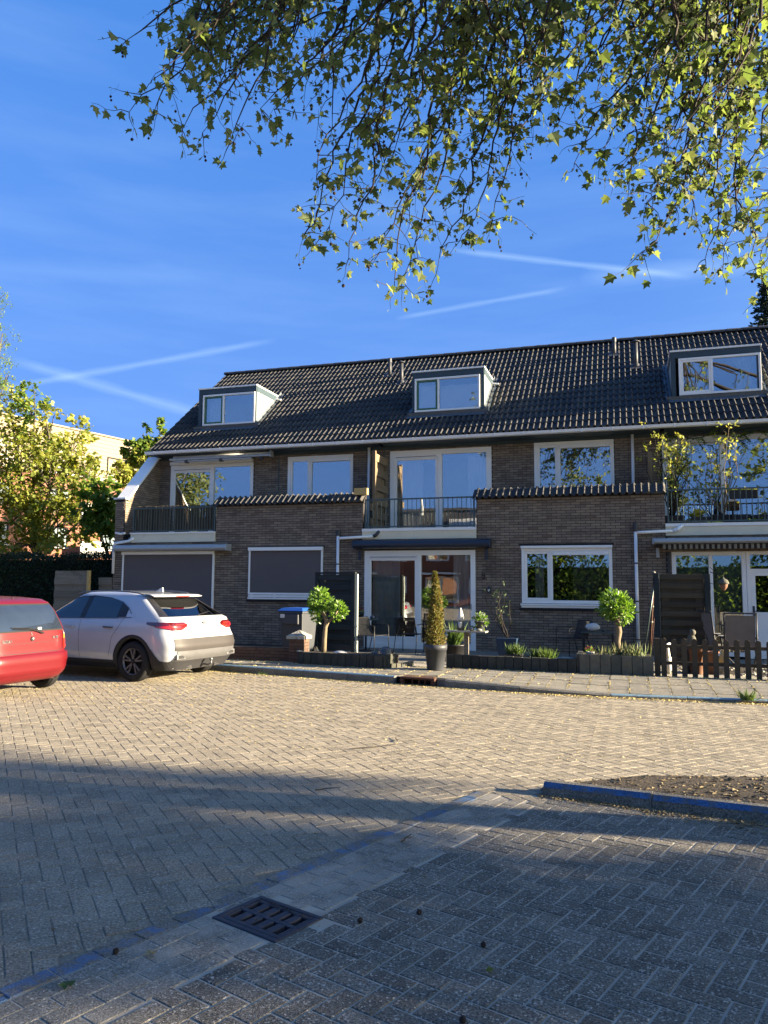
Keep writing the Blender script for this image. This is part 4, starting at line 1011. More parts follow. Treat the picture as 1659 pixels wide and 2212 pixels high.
# retracted awning arms over the upper left balcony door
y = YS-.45; m = MB(); xa, xb = X_(366, 985, y), X_(583, 983, y)
m.box((xa, y, 5.245), (xb, y+.09, 5.30)); o = m.build('folding_awning', M_alu, A, label='retracted folding awning under the eaves', bevel=.006)
MB().tube([(xa+.05, y+.15, 5.35), (xb-.1, y+.15, 5.35)], .045, 12).build('awning_roll', M_white2, o, smooth='auto')
for x in (xa+.5, (xa+xb)/2, xb-.35): MB().box((x, y+.02, 5.16), (x+.1, y+.13, 5.24)).build('arm_joint', M_plastic, o, bevel=.01)
MB().box((xa+.1, y+.03, 5.19), (xb-.6, y+.08, 5.235)).build('folded_arm', M_alu, o, bevel=.006)
MB().box((xb-.01, y-.01, 5.22), (xb+.02, y+.2, 5.40)).build('end_cap', M_alu, o)

# drainpipes
pipe_down(B, X_(730, 1200, YF-.06), YF-.07, .08, 2.86, label='white drainpipe beside the black garden screen')
x_ = X_(730, 1200, YF-.07); m = MB().tube([(x_, YF-.07, 2.86), (x_, YF-.07, 3.0)], .05, 12); m.build('pipe_hopper', M_plastic, B)
MB().tube([(x_, YF-.07, 2.80), (x_+.12, YF-.075, 2.80), (x_+.95, YF-.09, 2.83)], .036, 12).build('branch_pipe', M_white2, B, smooth='auto'); MB().tube([(x_+.95, YF-.09, 2.83), (x_+1.02, YF-.085, 2.87), (x_+1.08, YF-.03, 2.97)], .042, 12).build('pipe_elbow', M_plastic, B, smooth='auto')
x_ = X_(1374, 1200, YF-.07); pipe_down(B, x_, YF-.07, .08, 2.9, label='white drainpipe left of the brown garden screen')
MB().tube([(x_, YF-.07, 2.86), (x_, YF-.07, 3.06)], .05, 12).build('pipe_hopper', M_plastic, B)
MB().tube([(x_, YF-.07, 2.84), (x_+.12, YF-.075, 2.84), (x_+.8, YF-.09, 2.86)], .034, 12).build('branch_pipe', M_white2, B, smooth='auto'); MB().tube([(x_+.8, YF-.09, 2.86), (x_+.9, YF-.08, 2.90), (x_+1.0, YF-.05, 3.0)], .04, 12).build('pipe_elbow', M_white2, B, smooth='auto')
m = MB(); x_ = -13.62; m.tube([(x_+.6, YF-.07, 2.88), (x_+.45, YF-.09, 2.80), (x_, YF-.09, 2.74), (x_-.02, YF-.09, 2.68), (x_-.02, YF-.09, 1.9)], .038, 10); m.build('branch_pipe', M_white2, A, smooth='auto')
m = MB(); m.tube([(-13.3, YF-.09, 3.02), (-13.45, YF-.09, 3.0), (-13.6, YF-.1, 3.03)], .03, 8); m.build('overflow_spout', M_white2, A)
x_ = X_(797, 1000, YS-.08); pipe_down(B, x_, YS-.08, 2.95, 5.42, label='upper drainpipe behind the wooden divider', bands=False)
x_ = X_(1367, 1000, YS-.08); pipe_down(B, x_, YS-.08, 2.95, 5.42, label='upper drainpipe right of the bedroom window', bands=False)
for hh_, px in ((A, 602), (B, 830)): x_ = X_(px, 1010, YS-.03); MB().tube([(x_, YS-.03, 3.0), (x_, YS-.03, 5.33)], .012, 8).build('cable_conduit', M_rail, hh_)

# house number and lamp
def digit9(h):
    x, z = X_(1044, 1244, YF-.03), Z_(1044, 1244, YF-.03); m = MB(); pts = []
    for i in range(17): a = 2*PI*i/16; pts.append((x+.035*math.cos(a), YF-.025, z+.032+.036*math.sin(a)))
    m.tube(pts, .0095, 6, cap=False)
    pts = [(x+.035, YF-.025, z+.032)]+[(x+.005+.032*math.cos(a), YF-.025, z-.03+.036*math.sin(a)*1.0) for a in [0, -.5, -1.0, -1.57, -2.2, -2.8]]; m.tube(pts, .0095, 6)
    m.build('house_number', M_black, h, label='number 9 in dark metal')
digit9(B)
x, z = X_(1056, 1275, YF-.08), Z_(1056, 1275, YF-.08)
lm = MB(); lm.box((x-.03, YF-.03, z-.07), (x+.03, YF-.011, z+.07)); lo = lm.build('wall_lamp', M_black, B, bevel=.004)
MB().lathe([(.018, .045), (.036, .035), (.04, -.0), (.03, -.05), (.01, -.07)][::-1], (x, YF-.075, z), 12).build('lamp_glass', glass('lamp_glass', refl=.2), lo, smooth=True); MB().lathe([(.03, .045), (.012, .085)], (x, YF-.075, z), 12).build('lamp_cap', M_black, lo)

# railings
def railing(h, x0, x1, z0, z1, bars, label):
    m = MB(); Y = YF-.0; m.box((x0, Y-.02, z1-.035), (x1, Y+.015, z1)); rl = m.build('balcony_railing', M_rail, h, label=label, bevel=.004)
    MB().box((x0+.02, Y-.015, z0), (x1-.02, Y+.01, z0+.03)).build('bottom_rail', M_rail, rl)
    for x in (x0, x1-.035): MB().box((x, Y-.02, z0-.1), (x+.035, Y+.015, z1-.036)).build('end_post', M_rail, rl)
    bm = mesh_of(MB().tube([(0, 0, 0), (0, 0, z1-z0-.066)], .0085, 8, cap=False), 'baluster', M_rail, smooth=True)
    for k in range(bars):
        x = x0+.035+(x1-x0-.07)*(k+.5)/bars; inst('baluster', bm, (x, Y-.003, z0+.031), rl)
    return rl
railing(A, HX[0]+.30, HX[0]+RAILW-.02, 3.06, 3.72, 30, 'grey railing holding a reed screen')
railing(B, HX[1]+.06, HX[1]+RAILW-.04, 3.06, 3.78, 24, 'grey steel railing with slim bars')
railing(C, HX[2]+.05, HX[2]+2.95, 3.06, 3.80, 24, 'grey railing in front of the balcony plants')
# reed screen (a thing tied to the railing)
rs = thing('reed_screen', 'weathered reed mat tied behind the left balcony railing', 'reed screen', (-12, YF+.03, 3.06))
r = random.Random(4); x = HX[0]+.33; k = 0; mm = MB()
while x < HX[0]+RAILW-.05:
    w = r.uniform(.006, .012); zt = 3.75+r.uniform(-.01, .03); m = MB() if (k % 2 == 0 and k < 500) else mm
    cx_ = x+w; yo = YF+.035+r.uniform(-.008, .008); m.tube([(cx_, yo, 3.06), (cx_+r.uniform(-.008, .008), yo, zt)], w, 5, cap=True)
    if m is not mm and k < 520: m.build('reed', M_reed, rs)
    x += w*1.75; k += 1
mm.build('reed_mat', M_reed, rs, kind='stuff')
for z in (3.2, 3.62): MB().tube([(HX[0]+.33, YF+.022, z), (HX[0]+RAILW-.05, YF+.022, z)], .003, 4).build('binding_wire', M_rust, rs)
# plank helper
def plank_screen(name, label, x0, x1, y, z0, z1, mt, n, posts, back=True, cat='garden screen', gap=.0, postm=None, frame=None):
    t = thing(name, label, cat, ((x0+x1)/2, y, z0)); r = random.Random(int(x0*7)); H = (z1-z0)/n
    for k in range(n):
        za = z0+k*H
        if k % 2 == 0 or not back: MB().box((x0, y-.022+r.uniform(-.002, .002), za+.003), (x1, y-.002, za+H-.003+(.02 if back else 0))).build('board', mt, t, bevel=.003)
        else: MB().box((x0, y+.024, za-.012), (x1, y+.044, za+H+.012)).build('board', mt, t, bevel=.003)
    if back:
        for xx in (x0+.02, x1-.16): MB().box((xx, y-.0015, z0+.01), (xx+.14, y+.0235, z1-.01)).build('batten', mt, t)
    for (pa, pb, ya, yb, zt, pm_) in posts: MB().box((pa, ya, .0), (pb, yb, zt)).build('post', pm_, t, bevel=.005)
    return t
# balcony dividers
xd = HX[1]+.16
dv = thing('balcony_divider', 'slatted treated wood divider between the left and middle balconies', 'wooden divider', (xd, YS-.7, 2.94))
za, n = 2.95, 11; H = (5.02-za)/n; ya, yb_ = YF+.50, YS-.14
MB().box((xd-.05, ya-.09, 2.94), (xd+.03, ya-.002, 5.10)).build('post', M_woodpal, dv, bevel=.004)
for k in range(n):
    za_ = za+k*H; y0_ = ya if k > 3 else ya-.25
    if k % 2 == 0: MB().box((xd+.012, y0_, za_), (xd+.032, yb_, za_+H+.01)).build('board', M_woodpal, dv, bevel=.003)
    else: MB().box((xd-.052, y0_, za_+.0), (xd-.032, yb_, za_+H+.01)).build('board', M_woodpal, dv, bevel=.003)
for yy in (ya+.02, yb_-.13): MB().box((xd-.030, yy, 2.97), (xd+.010, yy+.1, 4.98)).build('batten', M_woodpal, dv)
q = at(784, 1060, Y=YF+.1); m = MB(); m.box((q.x-.20, YF-.02, 3.90), (q.x+.15, YF+.10, 4.07)); m.build('timber_offcut', M_woodyellow, label='short yellow timber beam end resting on the left parapet coping', cat='timber', bevel=.005)  # sunlight on the beam end is put into its yellow wood colour
q = at(1404, 1010, Y=YS-.6); dv = thing('balcony_divider', 'pale narrow timber post divider between the middle and right balconies', 'wooden divider', (q.x, YS-.6, 2.94))
MB().box((q.x-.05, YS-.66, 2.94), (q.x+.05, YS-.60, at(1404, 975, Y=YS-.6).z)).build('post', M_woodpal, dv, bevel=.004)
for k in range(7): MB().box((q.x+.052, YS-.66, 3.05+k*.24), (q.x+.072, YS-.12, 3.20+k*.24)).build('board', M_woodpal, dv)

# ------------------------------------------------------------------ cars
class Body:
    """analytic car body: plan outline at each height is a rounded box between rear xr(z), front xf(z), half width w(z)"""
    def __init__(s, xr, xf, w, n=5.0, p=13.0): s.xr, s.xf, s.w, s.n, s.p = xr, xf, w, n, p
    @staticmethod
    def ip(tab, z):
        if z <= tab[0][0]: return tab[0][1]
        for (a, b), (c, d) in zip(tab, tab[1:]):
            if z <= c: t = (z-a)/(c-a); return b+(d-b)*t
        return tab[-1][1]
    def dims(s, z): return Body.ip(s.xr, z), Body.ip(s.xf, z), Body.ip(s.w, z)
    def side(s, x, z, off=0):
        a, b, w = s.dims(z); c, L = (a+b)/2, (b-a)/2; t = min(abs((x-c)/L), .9999); return w*(1-t**s.p)**(1/s.n)+off
    def rear(s, y, z, off=0):
        a, b, w = s.dims(z); c, L = (a+b)/2, (b-a)/2; t = min(abs(y/w), .999); return c-L*(1-t**s.n)**(1/s.p)-off
    def _q(s, t):
        ct, st = abs(math.cos(t)), abs(math.sin(t)); lo, hi = .9, 1.45
        for _ in range(26):
            q = (lo+hi)/2
            if (ct*q)**s.p+(st*q)**s.n > 1: hi = q
            else: lo = q
        return (lo+hi)/2
    def _pt(s, t, z):
        a, b, w = s.dims(z); c, L = (a+b)/2, (b-a)/2; ct, st = math.cos(t), math.sin(t); q = s._q(t); return c+L*ct*q, w*st*q
    def t_of(s, z, y=None, x=None):
        lo, hi = PI/2, PI
        for _ in range(30):
            t = (lo+hi)/2; p = s._pt(t, z)
            if (y is not None and p[1] < y) or (x is not None and p[0] < x): hi = t
            else: lo = t
        return (lo+hi)/2
    def wrap_patch(s, x_side, y_rear, lo, hi, sg, off, n=24, nz_=4):
        m = MB()
        for i in range(n+1):
            u = i/n; za, zb = lo(u), hi(u)
            for k in range(nz_+1):
                z = za+(zb-za)*k/nz_; t0, t1 = s.t_of(z, x=x_side), s.t_of(z, y=y_rear); t = t0+(t1-t0)*u
                p, q = s._pt(t, z), s._pt(t+.004, z); dx, dy = q[0]-p[0], q[1]-p[1]; l = math.hypot(dx, dy) or 1
                m.v.append((p[0]+(dy/l)*off*1.0, sg*(p[1]-(dx/l)*off), z))
        for i in range(n):
            for k in range(nz_): a = i*(nz_+1)+k; m.f.append((a, a+nz_+1, a+nz_+2, a+1))
        return m
    def mesh(s, zs, wheels, R_, nseg=60):
        m = MB(); rows = []; QT = [s._q(2*PI*k/(nseg*4)) for k in range(nseg*4)]
        for z in zs:
            a, b, w = s.dims(z); c, L = (a+b)/2, (b-a)/2; row = []
            for k in range(nseg*4):
                # parametrise by angle of a superellipse, denser at the corners
                t = 2*PI*k/(nseg*4); ct, st = math.cos(t), math.sin(t)
                q = QT[k]; row.append((c+L*ct*q, w*st*q, z))
            rows.append(row)
        n = nseg*4; V = [p for r_ in rows for p in r_]; keep = []
        def inside(p): return any((p[0]-wx)**2+(p[2]-wz)**2 < R_*R_ and abs(p[1]) > .4 for wx, wz in wheels)
        ins = [inside(p) for p in V]; F = []
        for i in range(len(rows)-1):
            for j in range(n):
                f = (i*n+j, i*n+(j+1) % n, (i+1)*n+(j+1) % n, (i+1)*n+j)
                if all(ins[k] for k in f): continue
                F.append(f)
        for k, p in enumerate(V):
            if ins[k]:
                wx, wz = min(wheels, key=lambda w: abs(p[0]-w[0])); d = math.hypot(p[0]-wx, p[2]-wz) or 1e-3
                nx, nz_ = wx+(p[0]-wx)/d*R_, wz+(p[2]-wz)/d*R_; V[k] = (nx, p[1], max(nz_, zs[0]))
        m.v = V; m.f = F; m.f.append(tuple(range((len(rows)-1)*n, len(rows)*n))); m.f.append(tuple(range(n-1, -1, -1)))
        return m
    def side_patch(s, lo, hi, x0, x1, sg, off, nx=16, nz_=6):
        """strip of surface between the curves lo(x), hi(x) in side view"""
        m = MB()
        for i in range(nx+1):
            x = x0+(x1-x0)*i/nx; a, b = lo(x), hi(x)
            for j in range(nz_+1): z = a+(b-a)*j/nz_; m.v.append((x, sg*s.side(x, z, off), z))
        for i in range(nx):
            for j in range(nz_): a = i*(nz_+1)+j; f = (a, a+nz_+1, a+nz_+2, a+1); m.f.append(f if sg < 0 else f[::-1])
        return m
    def rear_patch(s, le, ri, z0, z1, off, ny=16, nz_=8):
        m = MB()
        for j in range(nz_+1):
            z = z0+(z1-z0)*j/nz_; a, b = le(z), ri(z)
            for i in range(ny+1): y = a+(b-a)*i/ny; m.v.append((s.rear(y, z, off), y, z))
        for j in range(nz_):
            for i in range(ny): a = j*(ny+1)+i; m.f.append((a, a+1, a+ny+2, a+ny+1)[::-1])
        return m
def pl(*pts):
    return lambda x: Body.ip(pts, x)
def wheel(parent, x, y, r_, w, rimcol, spokes, sg, dark):
    """tyre with tread and a five spoke alloy rim; sg = outward side"""
    prof = [(r_*.66, -w/2), (r_*.86, -w/2), (r_*.955, -w/2*.86), (r_*.985, -w/2*.6), (r_*.985, -.052), (r_*.965, -.050), (r_*.965, -.042), (r_, -.040), (r_, -.006), (r_*.975, -.004), (r_*.975, .004), (r_, .006), (r_, .040), (r_*.965, .042), (r_*.965, .05), (r_*.985, .052), (r_*.985, w/2*.6), (r_*.955, w/2*.86), (r_*.86, w/2), (r_*.66, w/2)]
    t = MB().lathe(prof, (x, y, r_), 40, 'Y', cap=False); wo = t.build('tyre', M_rubber, parent, smooth='auto')
    yo = y+sg*(w/2-.012)
    m = MB().lathe([(r_*.64, -.02*sg), (r_*.67, 0), (r_*.635, .004*sg), (r_*.60, -.03*sg)], (x, yo, r_), 40, 'Y', cap=False); rim = m.build('rim', rimcol, wo, smooth='auto')
    m = MB().lathe([(.001, 0), (r_*.63, 0)], (x, yo-sg*.06, r_), 32, 'Y'); m.build('rim_well', M_black, wo)
    m = MB()
    for k in range(spokes):
        a = 2*PI*k/spokes+.3
        for da in ((-.16, .16) if dark else (-.13, .13)):
            u = Vector((math.cos(a+da*.6), 0, math.sin(a+da*.6))); v = Vector((math.cos(a+da*1.6), 0, math.sin(a+da*1.6)))
            p, q = Vector((x, yo-sg*.02, r_))+u*r_*.12, Vector((x, yo-sg*.004, r_))+v*r_*.63
            d = (q-p).normalized(); n = Vector((0, 1, 0)).cross(d); m.obox((p+q)/2, d, n, (0, 1, 0), (q-p).length/2, .012, .012)
    m.build('spokes', rimcol, wo); MB().lathe([(.001, .01*sg), (.03, .008*sg), (.035, -.01*sg)], (x, yo-sg*.006, r_), 16, 'Y').build('hub_cap', M_black, wo)
    return wo
M_paintW = mat('pearl_white_car_paint', (.56, .58, .62), .28, noise=.02, spec=.5, coat=1)
M_paintR = mat('faded_red_car_paint', (.12, .005, .009), .38, noise=.06, nscale=3, spec=.35, coat=.35)
M_clad = mat('dark_cladding_plastic', (.03, .03, .033), .6, noise=.1)
M_silver = mat('silver_trim', (.21, .21, .22), .42, metal=.6)
M_tail = mat('red_lamp_lens', (.42, .008, .012), .15, spec=.6, coat=1)
M_tail2 = mat('bright_red_lamp_lens', (.8, .03, .02), .15, spec=.6, coat=1)
M_taildk = mat('dark_red_lamp_lens', (.09, .004, .006), .12, spec=.6, coat=1)
M_orange = mat('orange_lamp_lens', (.8, .25, .03), .2, spec=.6, coat=1)
M_clear = mat('clear_lamp_lens', (.6, .6, .62), .15, spec=.6, coat=1)
M_seat = mat('dark_seat_fabric', (.03, .03, .035), .9)
def arch(body, parent, wx, wz, R_, sg, m_, name='wheel_arch', wid=.05, off=.018):
    m = MB(); n = 20
    for i in range(n+1):
        a = PI*(-.12+1.24*i/n)
        for k, rr_ in enumerate((R_-.015, R_-.005, R_+wid)):
            x, z = wx+rr_*math.cos(a), wz+rr_*math.sin(a); z = max(z, .17); yy = body.side(x, z, off if k else -.06)
            if k == 2: yy = body.side(x, z, .004)
            m.v.append((x, sg*yy, z))
    for i in range(n):
        for k in range(2): a = i*3+k; m.f.append((a, a+3, a+4, a+1))
    o = m.build(name, m_, parent, smooth='auto')
    w = MB(); w.lathe([(R_-.01, 0), (R_-.01, .42)], (wx, (body.side(wx, .5)-.43) if sg > 0 else -(body.side(wx, .5)-.01), wz), 28, 'Y'); return o
def seam(body, parent, pts, sg, w=.006, name='door_seam', rear=False, off=.002):
    m = MB(); P_ = []
    for (a, za), (b, zb) in zip(pts, pts[1:]):
        for k in range(6): t = k/6; P_.append((a+(b-a)*t, za+(zb-za)*t))
    P_.append(pts[-1])
    for k, (a, z) in enumerate(P_):
        q = P_[min(k+1, len(P_)-1)]; p = P_[max(k-1, 0)]; dx, dz = q[0]-p[0], q[1]-p[1]; l = math.hypot(dx, dz) or 1; nx, nz_ = -dz/l*w/2, dx/l*w/2
        for s_ in (-1, 1):
            aa, zz = a+s_*nx, z+s_*nz_
            m.v.append((body.rear(aa, zz, off), aa, zz) if rear else (aa, sg*body.side(aa, zz, off), zz))
    for k in range(len(P_)-1): m.f.append((2*k, 2*k+1, 2*k+3, 2*k+2))
    return m.build(name, M_black, parent)
def letters(txt, parent, place, h, m_, name='lettering', w=.014):
    """block capitals from small bars; place(u, v) -> point on the surface"""
    F = {'S': [(0,2,1,2),(0,1,0,2),(0,1,1,1),(1,0,1,1),(0,0,1,0)], 'U': [(0,0,0,2),(0,0,1,0),(1,0,1,2)], 'Z': [(0,2,1,2),(1,2,0,0),(0,0,1,0)], 'K': [(0,0,0,2),(0,1,1,2),(0,1,1,0)], 'I': [(.5,0,.5,2)], 'A': [(0,0,.5,2),(.5,2,1,0),(.2,.8,.8,.8)], 'L': [(0,0,0,2),(0,0,1,0)], 'T': [(0,2,1,2),(.5,0,.5,2)], 'O': [(0,0,0,2),(0,2,1,2),(1,2,1,0),(1,0,0,0)]}
    m = MB(); u = 0
    for ch in txt:
        for a, b, c, d in F[ch]:
            p, q = place(u+a*h*.55, b*h/2), place(u+c*h*.55, d*h/2); m.tube([p, q], w*.5, 4)
        u += h*.8
    return m.build(name, m_, parent)

def white_car():
    LR, RRw = Vector((-7.80, 11.12)), R(171.5)      # left rear contact patch, heading
    hd = Vector((math.cos(RRw), math.sin(RRw))); lf = Vector((-hd.y, hd.x))   # left of the car
    # local frame: x forward from the rear bumper, y left
    org = LR-hd*.86-lf*.80
    c = thing('parked_car', 'pearl white crossover parked at the kerb, with roof rails and grey rear bumper', 'car', (org.x, org.y, 0), RRw)
    b = Body([(.20, .16), (.32, .10), (.42, .03), (.60, .0), (.72, .04), (.80, .09), (.95, .13), (1.03, .17), (1.06, .24), (1.20, .50), (1.33, .73), (1.40, .86), (1.45, 1.15), (1.475, 1.6), (1.49, 2.0)],
             [(.20, 4.2), (.35, 4.36), (.55, 4.39), (.75, 4.34), (.88, 4.16), (.95, 3.8), (.99, 3.45), (1.03, 3.15), (1.10, 2.95), (1.30, 2.62), (1.42, 2.42), (1.47, 2.3), (1.49, 2.2)],
             [(.20, .80), (.30, .875), (.45, .905), (.65, .913), (.80, .905), (.93, .885), (1.0, .86), (1.05, .835), (1.2, .755), (1.35, .665), (1.42, .61), (1.46, .53), (1.482, .38), (1.49, .25)], 6.0, 17.0)
    wx = [.86, 3.52]; r_ = .335
    zs = [.20, .24, .28, .32, .36, .40, .44, .48, .52, .56, .60, .64, .68, .72, .76, .80, .86, .92, .96, 1.0, 1.03, 1.06, 1.10, 1.15, 1.2, 1.26, 1.32, 1.37, 1.41, 1.44, 1.46, 1.475, 1.484, 1.49]
    bo = b.mesh(zs, [(x, r_) for x in wx], r_+.055).build('body', M_paintW, c, smooth='auto')
    MB().box((.5, -.70, .25), (4.0, .70, .55)).build('underbody', M_black, c)
    for x in wx:
        for sg in (1, -1):
            wheel(c, x, sg*.80, r_, .21, M_silver, 5, sg, False); arch(b, c, x, r_, r_+.055, sg, M_clad)
    for sg in (1, -1):
        b.side_patch(lambda x: .20, lambda x: .34, wx[0]+.42, wx[1]-.42, sg, .012, 20, 3).build('sill_cladding', M_clad, c)
        b.side_patch(lambda x: .20, pl((.08, .34), (.3, .36), (.47, .56)), .12, .47, sg, .010, 8, 4).build('rear_cladding', M_clad, c)
        # side windows, black pillars and chrome quarter trim
        lo = pl((.95, 1.055), (1.3, 1.035), (3.0, 1.0), (3.2, 1.0))
        up = pl((.98, 1.09), (1.1, 1.20), (1.3, 1.30), (1.6, 1.37), (2.0, 1.40), (2.3, 1.385), (2.6, 1.31), (2.9, 1.16), (3.14, 1.01))
        b.side_patch(lo, up, 1.27, 3.1, sg, .004, 34, 8).build('side_window', G_car, c, smooth=True)
        b.side_patch(pl((1.0, 1.06), (3.3, 1.0)), up, 1.10, 1.30, sg, .007, 6, 5).build('quarter_pillar', M_blackplastic, c, smooth=True)
        b.side_patch(pl((1.9, 1.02), (2.2, 1.02)), up, 2.03, 2.14, sg, .007, 4, 6).build('door_pillar', M_blackplastic, c, smooth=True)
        m = MB(); pts = [(x, sg*b.side(x, up(x), .006), up(x)+.004) for x in [1.0+.06*k for k in range(36)]]; m.tube(pts, .007, 5); m.build('window_trim', M_silver, c)
        m = MB(); pts = [(x, sg*b.side(x, lo(x), .006), lo(x)) for x in [.97+.07*k for k in range(31)]]; m.tube(pts, .006, 5); m.build('window_trim', M_silver, c)
        b.side_patch(pl((.86, 1.05), (1.1, 1.06)), pl((.86, 1.07), (1.0, 1.16), (1.1, 1.2)), .90, 1.09, sg, .005, 5, 4).build('quarter_trim', M_paintW, c, smooth=True)
        seam(b, c, [(2.09, 1.0), (2.10, .8), (2.08, .5), (2.06, .36)], sg); seam(b, c, [(1.13, 1.04), (1.20, .9), (1.33, .72), (1.36, .55), (1.40, .4)], sg); seam(b, c, [(3.12, 1.0), (3.2, .8), (3.15, .4)], sg)
        for hx in (1.42, 2.32):
            m = MB(); z = .885; m.obox((hx, sg*(b.side(hx, z)+.028), z), (1, 0, .05), (0, 1, 0), (0, 0, 1), .10, .010, .014)
            for e in (-.08, .08): m.obox((hx+e, sg*(b.side(hx, z)+.01), z), (1, 0, 0), (0, 1, 0), (0, 0, 1), .014, .02, .012)
            m.build('door_handle', M_silver if hx < 2 else M_paintW, c, bevel=.004)
        m = MB(); m.tube([(x, sg*.60, 1.425+.062*math.sin(min(max((x-.95)/1.5, 0), 1)*PI)**.45) for x in [.95+.075*k for k in range(21)]], .013, 8); m.build('roof_rail', M_silver, c, smooth='auto')
        m = MB(); m.ball((3.02, sg*.97, 1.05), .11, 14, 8, (.75, .9, .7)); m.build('wing_mirror', M_paintW, c, smooth=True)
        # tail lamps wrap round the corner
        tl = b.wrap_patch(.60, .44, lambda u: .955-.105*min(1, u/.45)**.8+max(0, u-.72)*.22, lambda u: .985-.0*u-max(0, u-.86)*.25, sg, .010, 30, 5).build('tail_lamp', M_taildk, c, smooth=True)
        b.wrap_patch(.40, .52, lambda u: .90-.02*min(1, u/.3), lambda u: .925-.0*u, sg, .014, 24, 2).build('lamp_segment', M_tail, tl, smooth=True)
        m = MB(); pts = [(b.rear(y, z, .016), sg*y, z) for y, z in ((.80, .93), (.76, .89), (.66, .875), (.56, .885), (.47, .91))]; m.tube(pts, .011, 6); m.build('light_bar', M_tail2, tl)
        m = MB(); pts = [(b.rear(y, z, .016), sg*y, z) for y, z in ((.70, .945), (.6, .94), (.5, .94))]; m.tube(pts, .012, 6); m.build('light_bar', M_tail2, tl)
        # white corner panel, bumper intake
        m = MB().box((b.rear(.62, .42, .0)-.012, sg*.55, .38), (b.rear(.55, .42)+.02, sg*.76, .47)); o = m.build('exhaust_trim', M_silver, c, bevel=.02); MB().box((b.rear(.62, .42)-.016, sg*.59, .40), (b.rear(.6, .42)-.010, sg*.72, .45)).build('exhaust_mouth', M_black, o)
    # tailgate glass, spoiler, third brake lamp, wiper
    b.rear_patch(lambda z: -(.70-.18*(z-1.07)/.3), lambda z: .70-.18*(z-1.07)/.3, 1.07, 1.375, .005, 18, 10).build('rear_window', G_car, c, smooth=True)
    for sg in (1, -1): b.rear_patch(*( (lambda z, s=sg: min(s*.70, s*.80)+(.18*(z-1.07)/.3)*(-s if s > 0 else 1)*1.0, lambda z, s=sg: max(s*.70, s*.80)-(.18*(z-1.07)/.3)*(1 if s > 0 else -1)) if True else None), 1.07, 1.365, .007, 4, 8).build('rear_pillar_gloss', M_blackplastic, c, smooth=True)
    m = MB(); n = 16
    for i in range(n+1):
        y = -.62+1.24*i/n; e = 1-(abs(y)/.64)**6*.35
        m.v += [(1.0, y, 1.447), (.74+.06*(1-e)*3, y, 1.432), (.60+.10*(1-e)*3, y, 1.405), (.62+.10*(1-e)*3, y, 1.392), (.80, y, 1.385)]
    for i in range(n):
        for k in range(4): a = i*5+k; m.f.append((a, a+5, a+6, a+1))
    m.build('roof_spoiler', M_paintW, c, smooth='auto'); MB().box((.608, -.17, 1.393), (.64, .17, 1.402)).build('brake_lamp', M_tail2, c); MB().box((.60, -.17, 1.396), (.612, .17, 1.408)).build('brake_lamp', M_tail2, c)
    m = MB(); q = b.rear(0, 1.1, .02); m.tube([(q-.02, 0, 1.075), (q-.0, -.12, 1.10), (b.rear(-.4, 1.14, .02), -.42, 1.13)], [.014, .008, .006], 6); m.build('rear_wiper', M_black, c)
    m = MB(); m.prismY([(1.05, 1.468), (1.22, 1.478), (1.09, 1.55), (1.06, 1.55)], -.015, .015); m.build('shark_fin_aerial', M_paintW, c, bevel=.006)
    # bumper: grey lower panel, silver skid plate, tow ball
    b.rear_patch(lambda z: -.78, lambda z: .78, .52, .72, .008, 22, 5).build('bumper_panel', mat('taupe_bumper_plastic', (.045, .040, .040), .55, noise=.1), c, smooth=True)
    b.rear_patch(lambda z: -.74, lambda z: .74, .36, .52, .014, 20, 4).build('skid_plate', M_silver, c, smooth=True)
    b.rear_patch(lambda z: -.80, lambda z: .80, .20, .36, .008, 20, 3).build('bumper_lower', M_clad, c, smooth=True)
    seam(b, c, [(-.72, 1.05), (-.70, .8), (-.60, .73), (.60, .73), (.70, .8), (.72, 1.05)], 1, rear=True, name='tailgate_seam')
    m = MB(); q = b.rear(0, .93, .01); m.lathe([(.04, 0), (.045, .006)], (q-.004, 0, .96), 16, 'X', 1, .6); m.build('badge', M_silver, c)
    MB().box((b.rear(0, .8)-.006, -.17, .76), (b.rear(0, .8)+.004, .17, .80)).build('plate_recess', M_blackplastic, c)
    m = MB(); m.tube([(.25, 0, .27), (.02, 0, .25), (-.05, 0, .27), (-.05, 0, .33)], .016, 8); m.ball((-.05, 0, .35), .028, 12, 8); m.build('tow_ball', M_silver, c, smooth='auto')
    # seats seen through the glass
    for x, y in ((1.75, .38), (1.75, -.38), (2.55, .38), (2.55, -.38)):
        m = MB(); m.obox((x, y, .95), (1, 0, -.3), (0, 1, 0), (.3, 0, 1), .06, .22, .30); so_ = m.build('seat', M_seat, c, bevel=.04); MB().ball((x-.07, y, 1.27), .12, 12, 8, (.45, 1, .75)).build('headrest', M_seat, so_, smooth=True)
    m = MB(); m.lathe([(.17, 0), (.185, .015), (.2, 0), (.185, -.015), (.17, 0)], (2.95, .37, .98), 20, 'X'); m.build('steering_wheel', M_black, c, smooth=True)
    MB().box((.5, -.78, .8), (3.1, .78, .86)).build('cabin_floor', M_seat, c)
    b.side_patch
    return c
white_car()

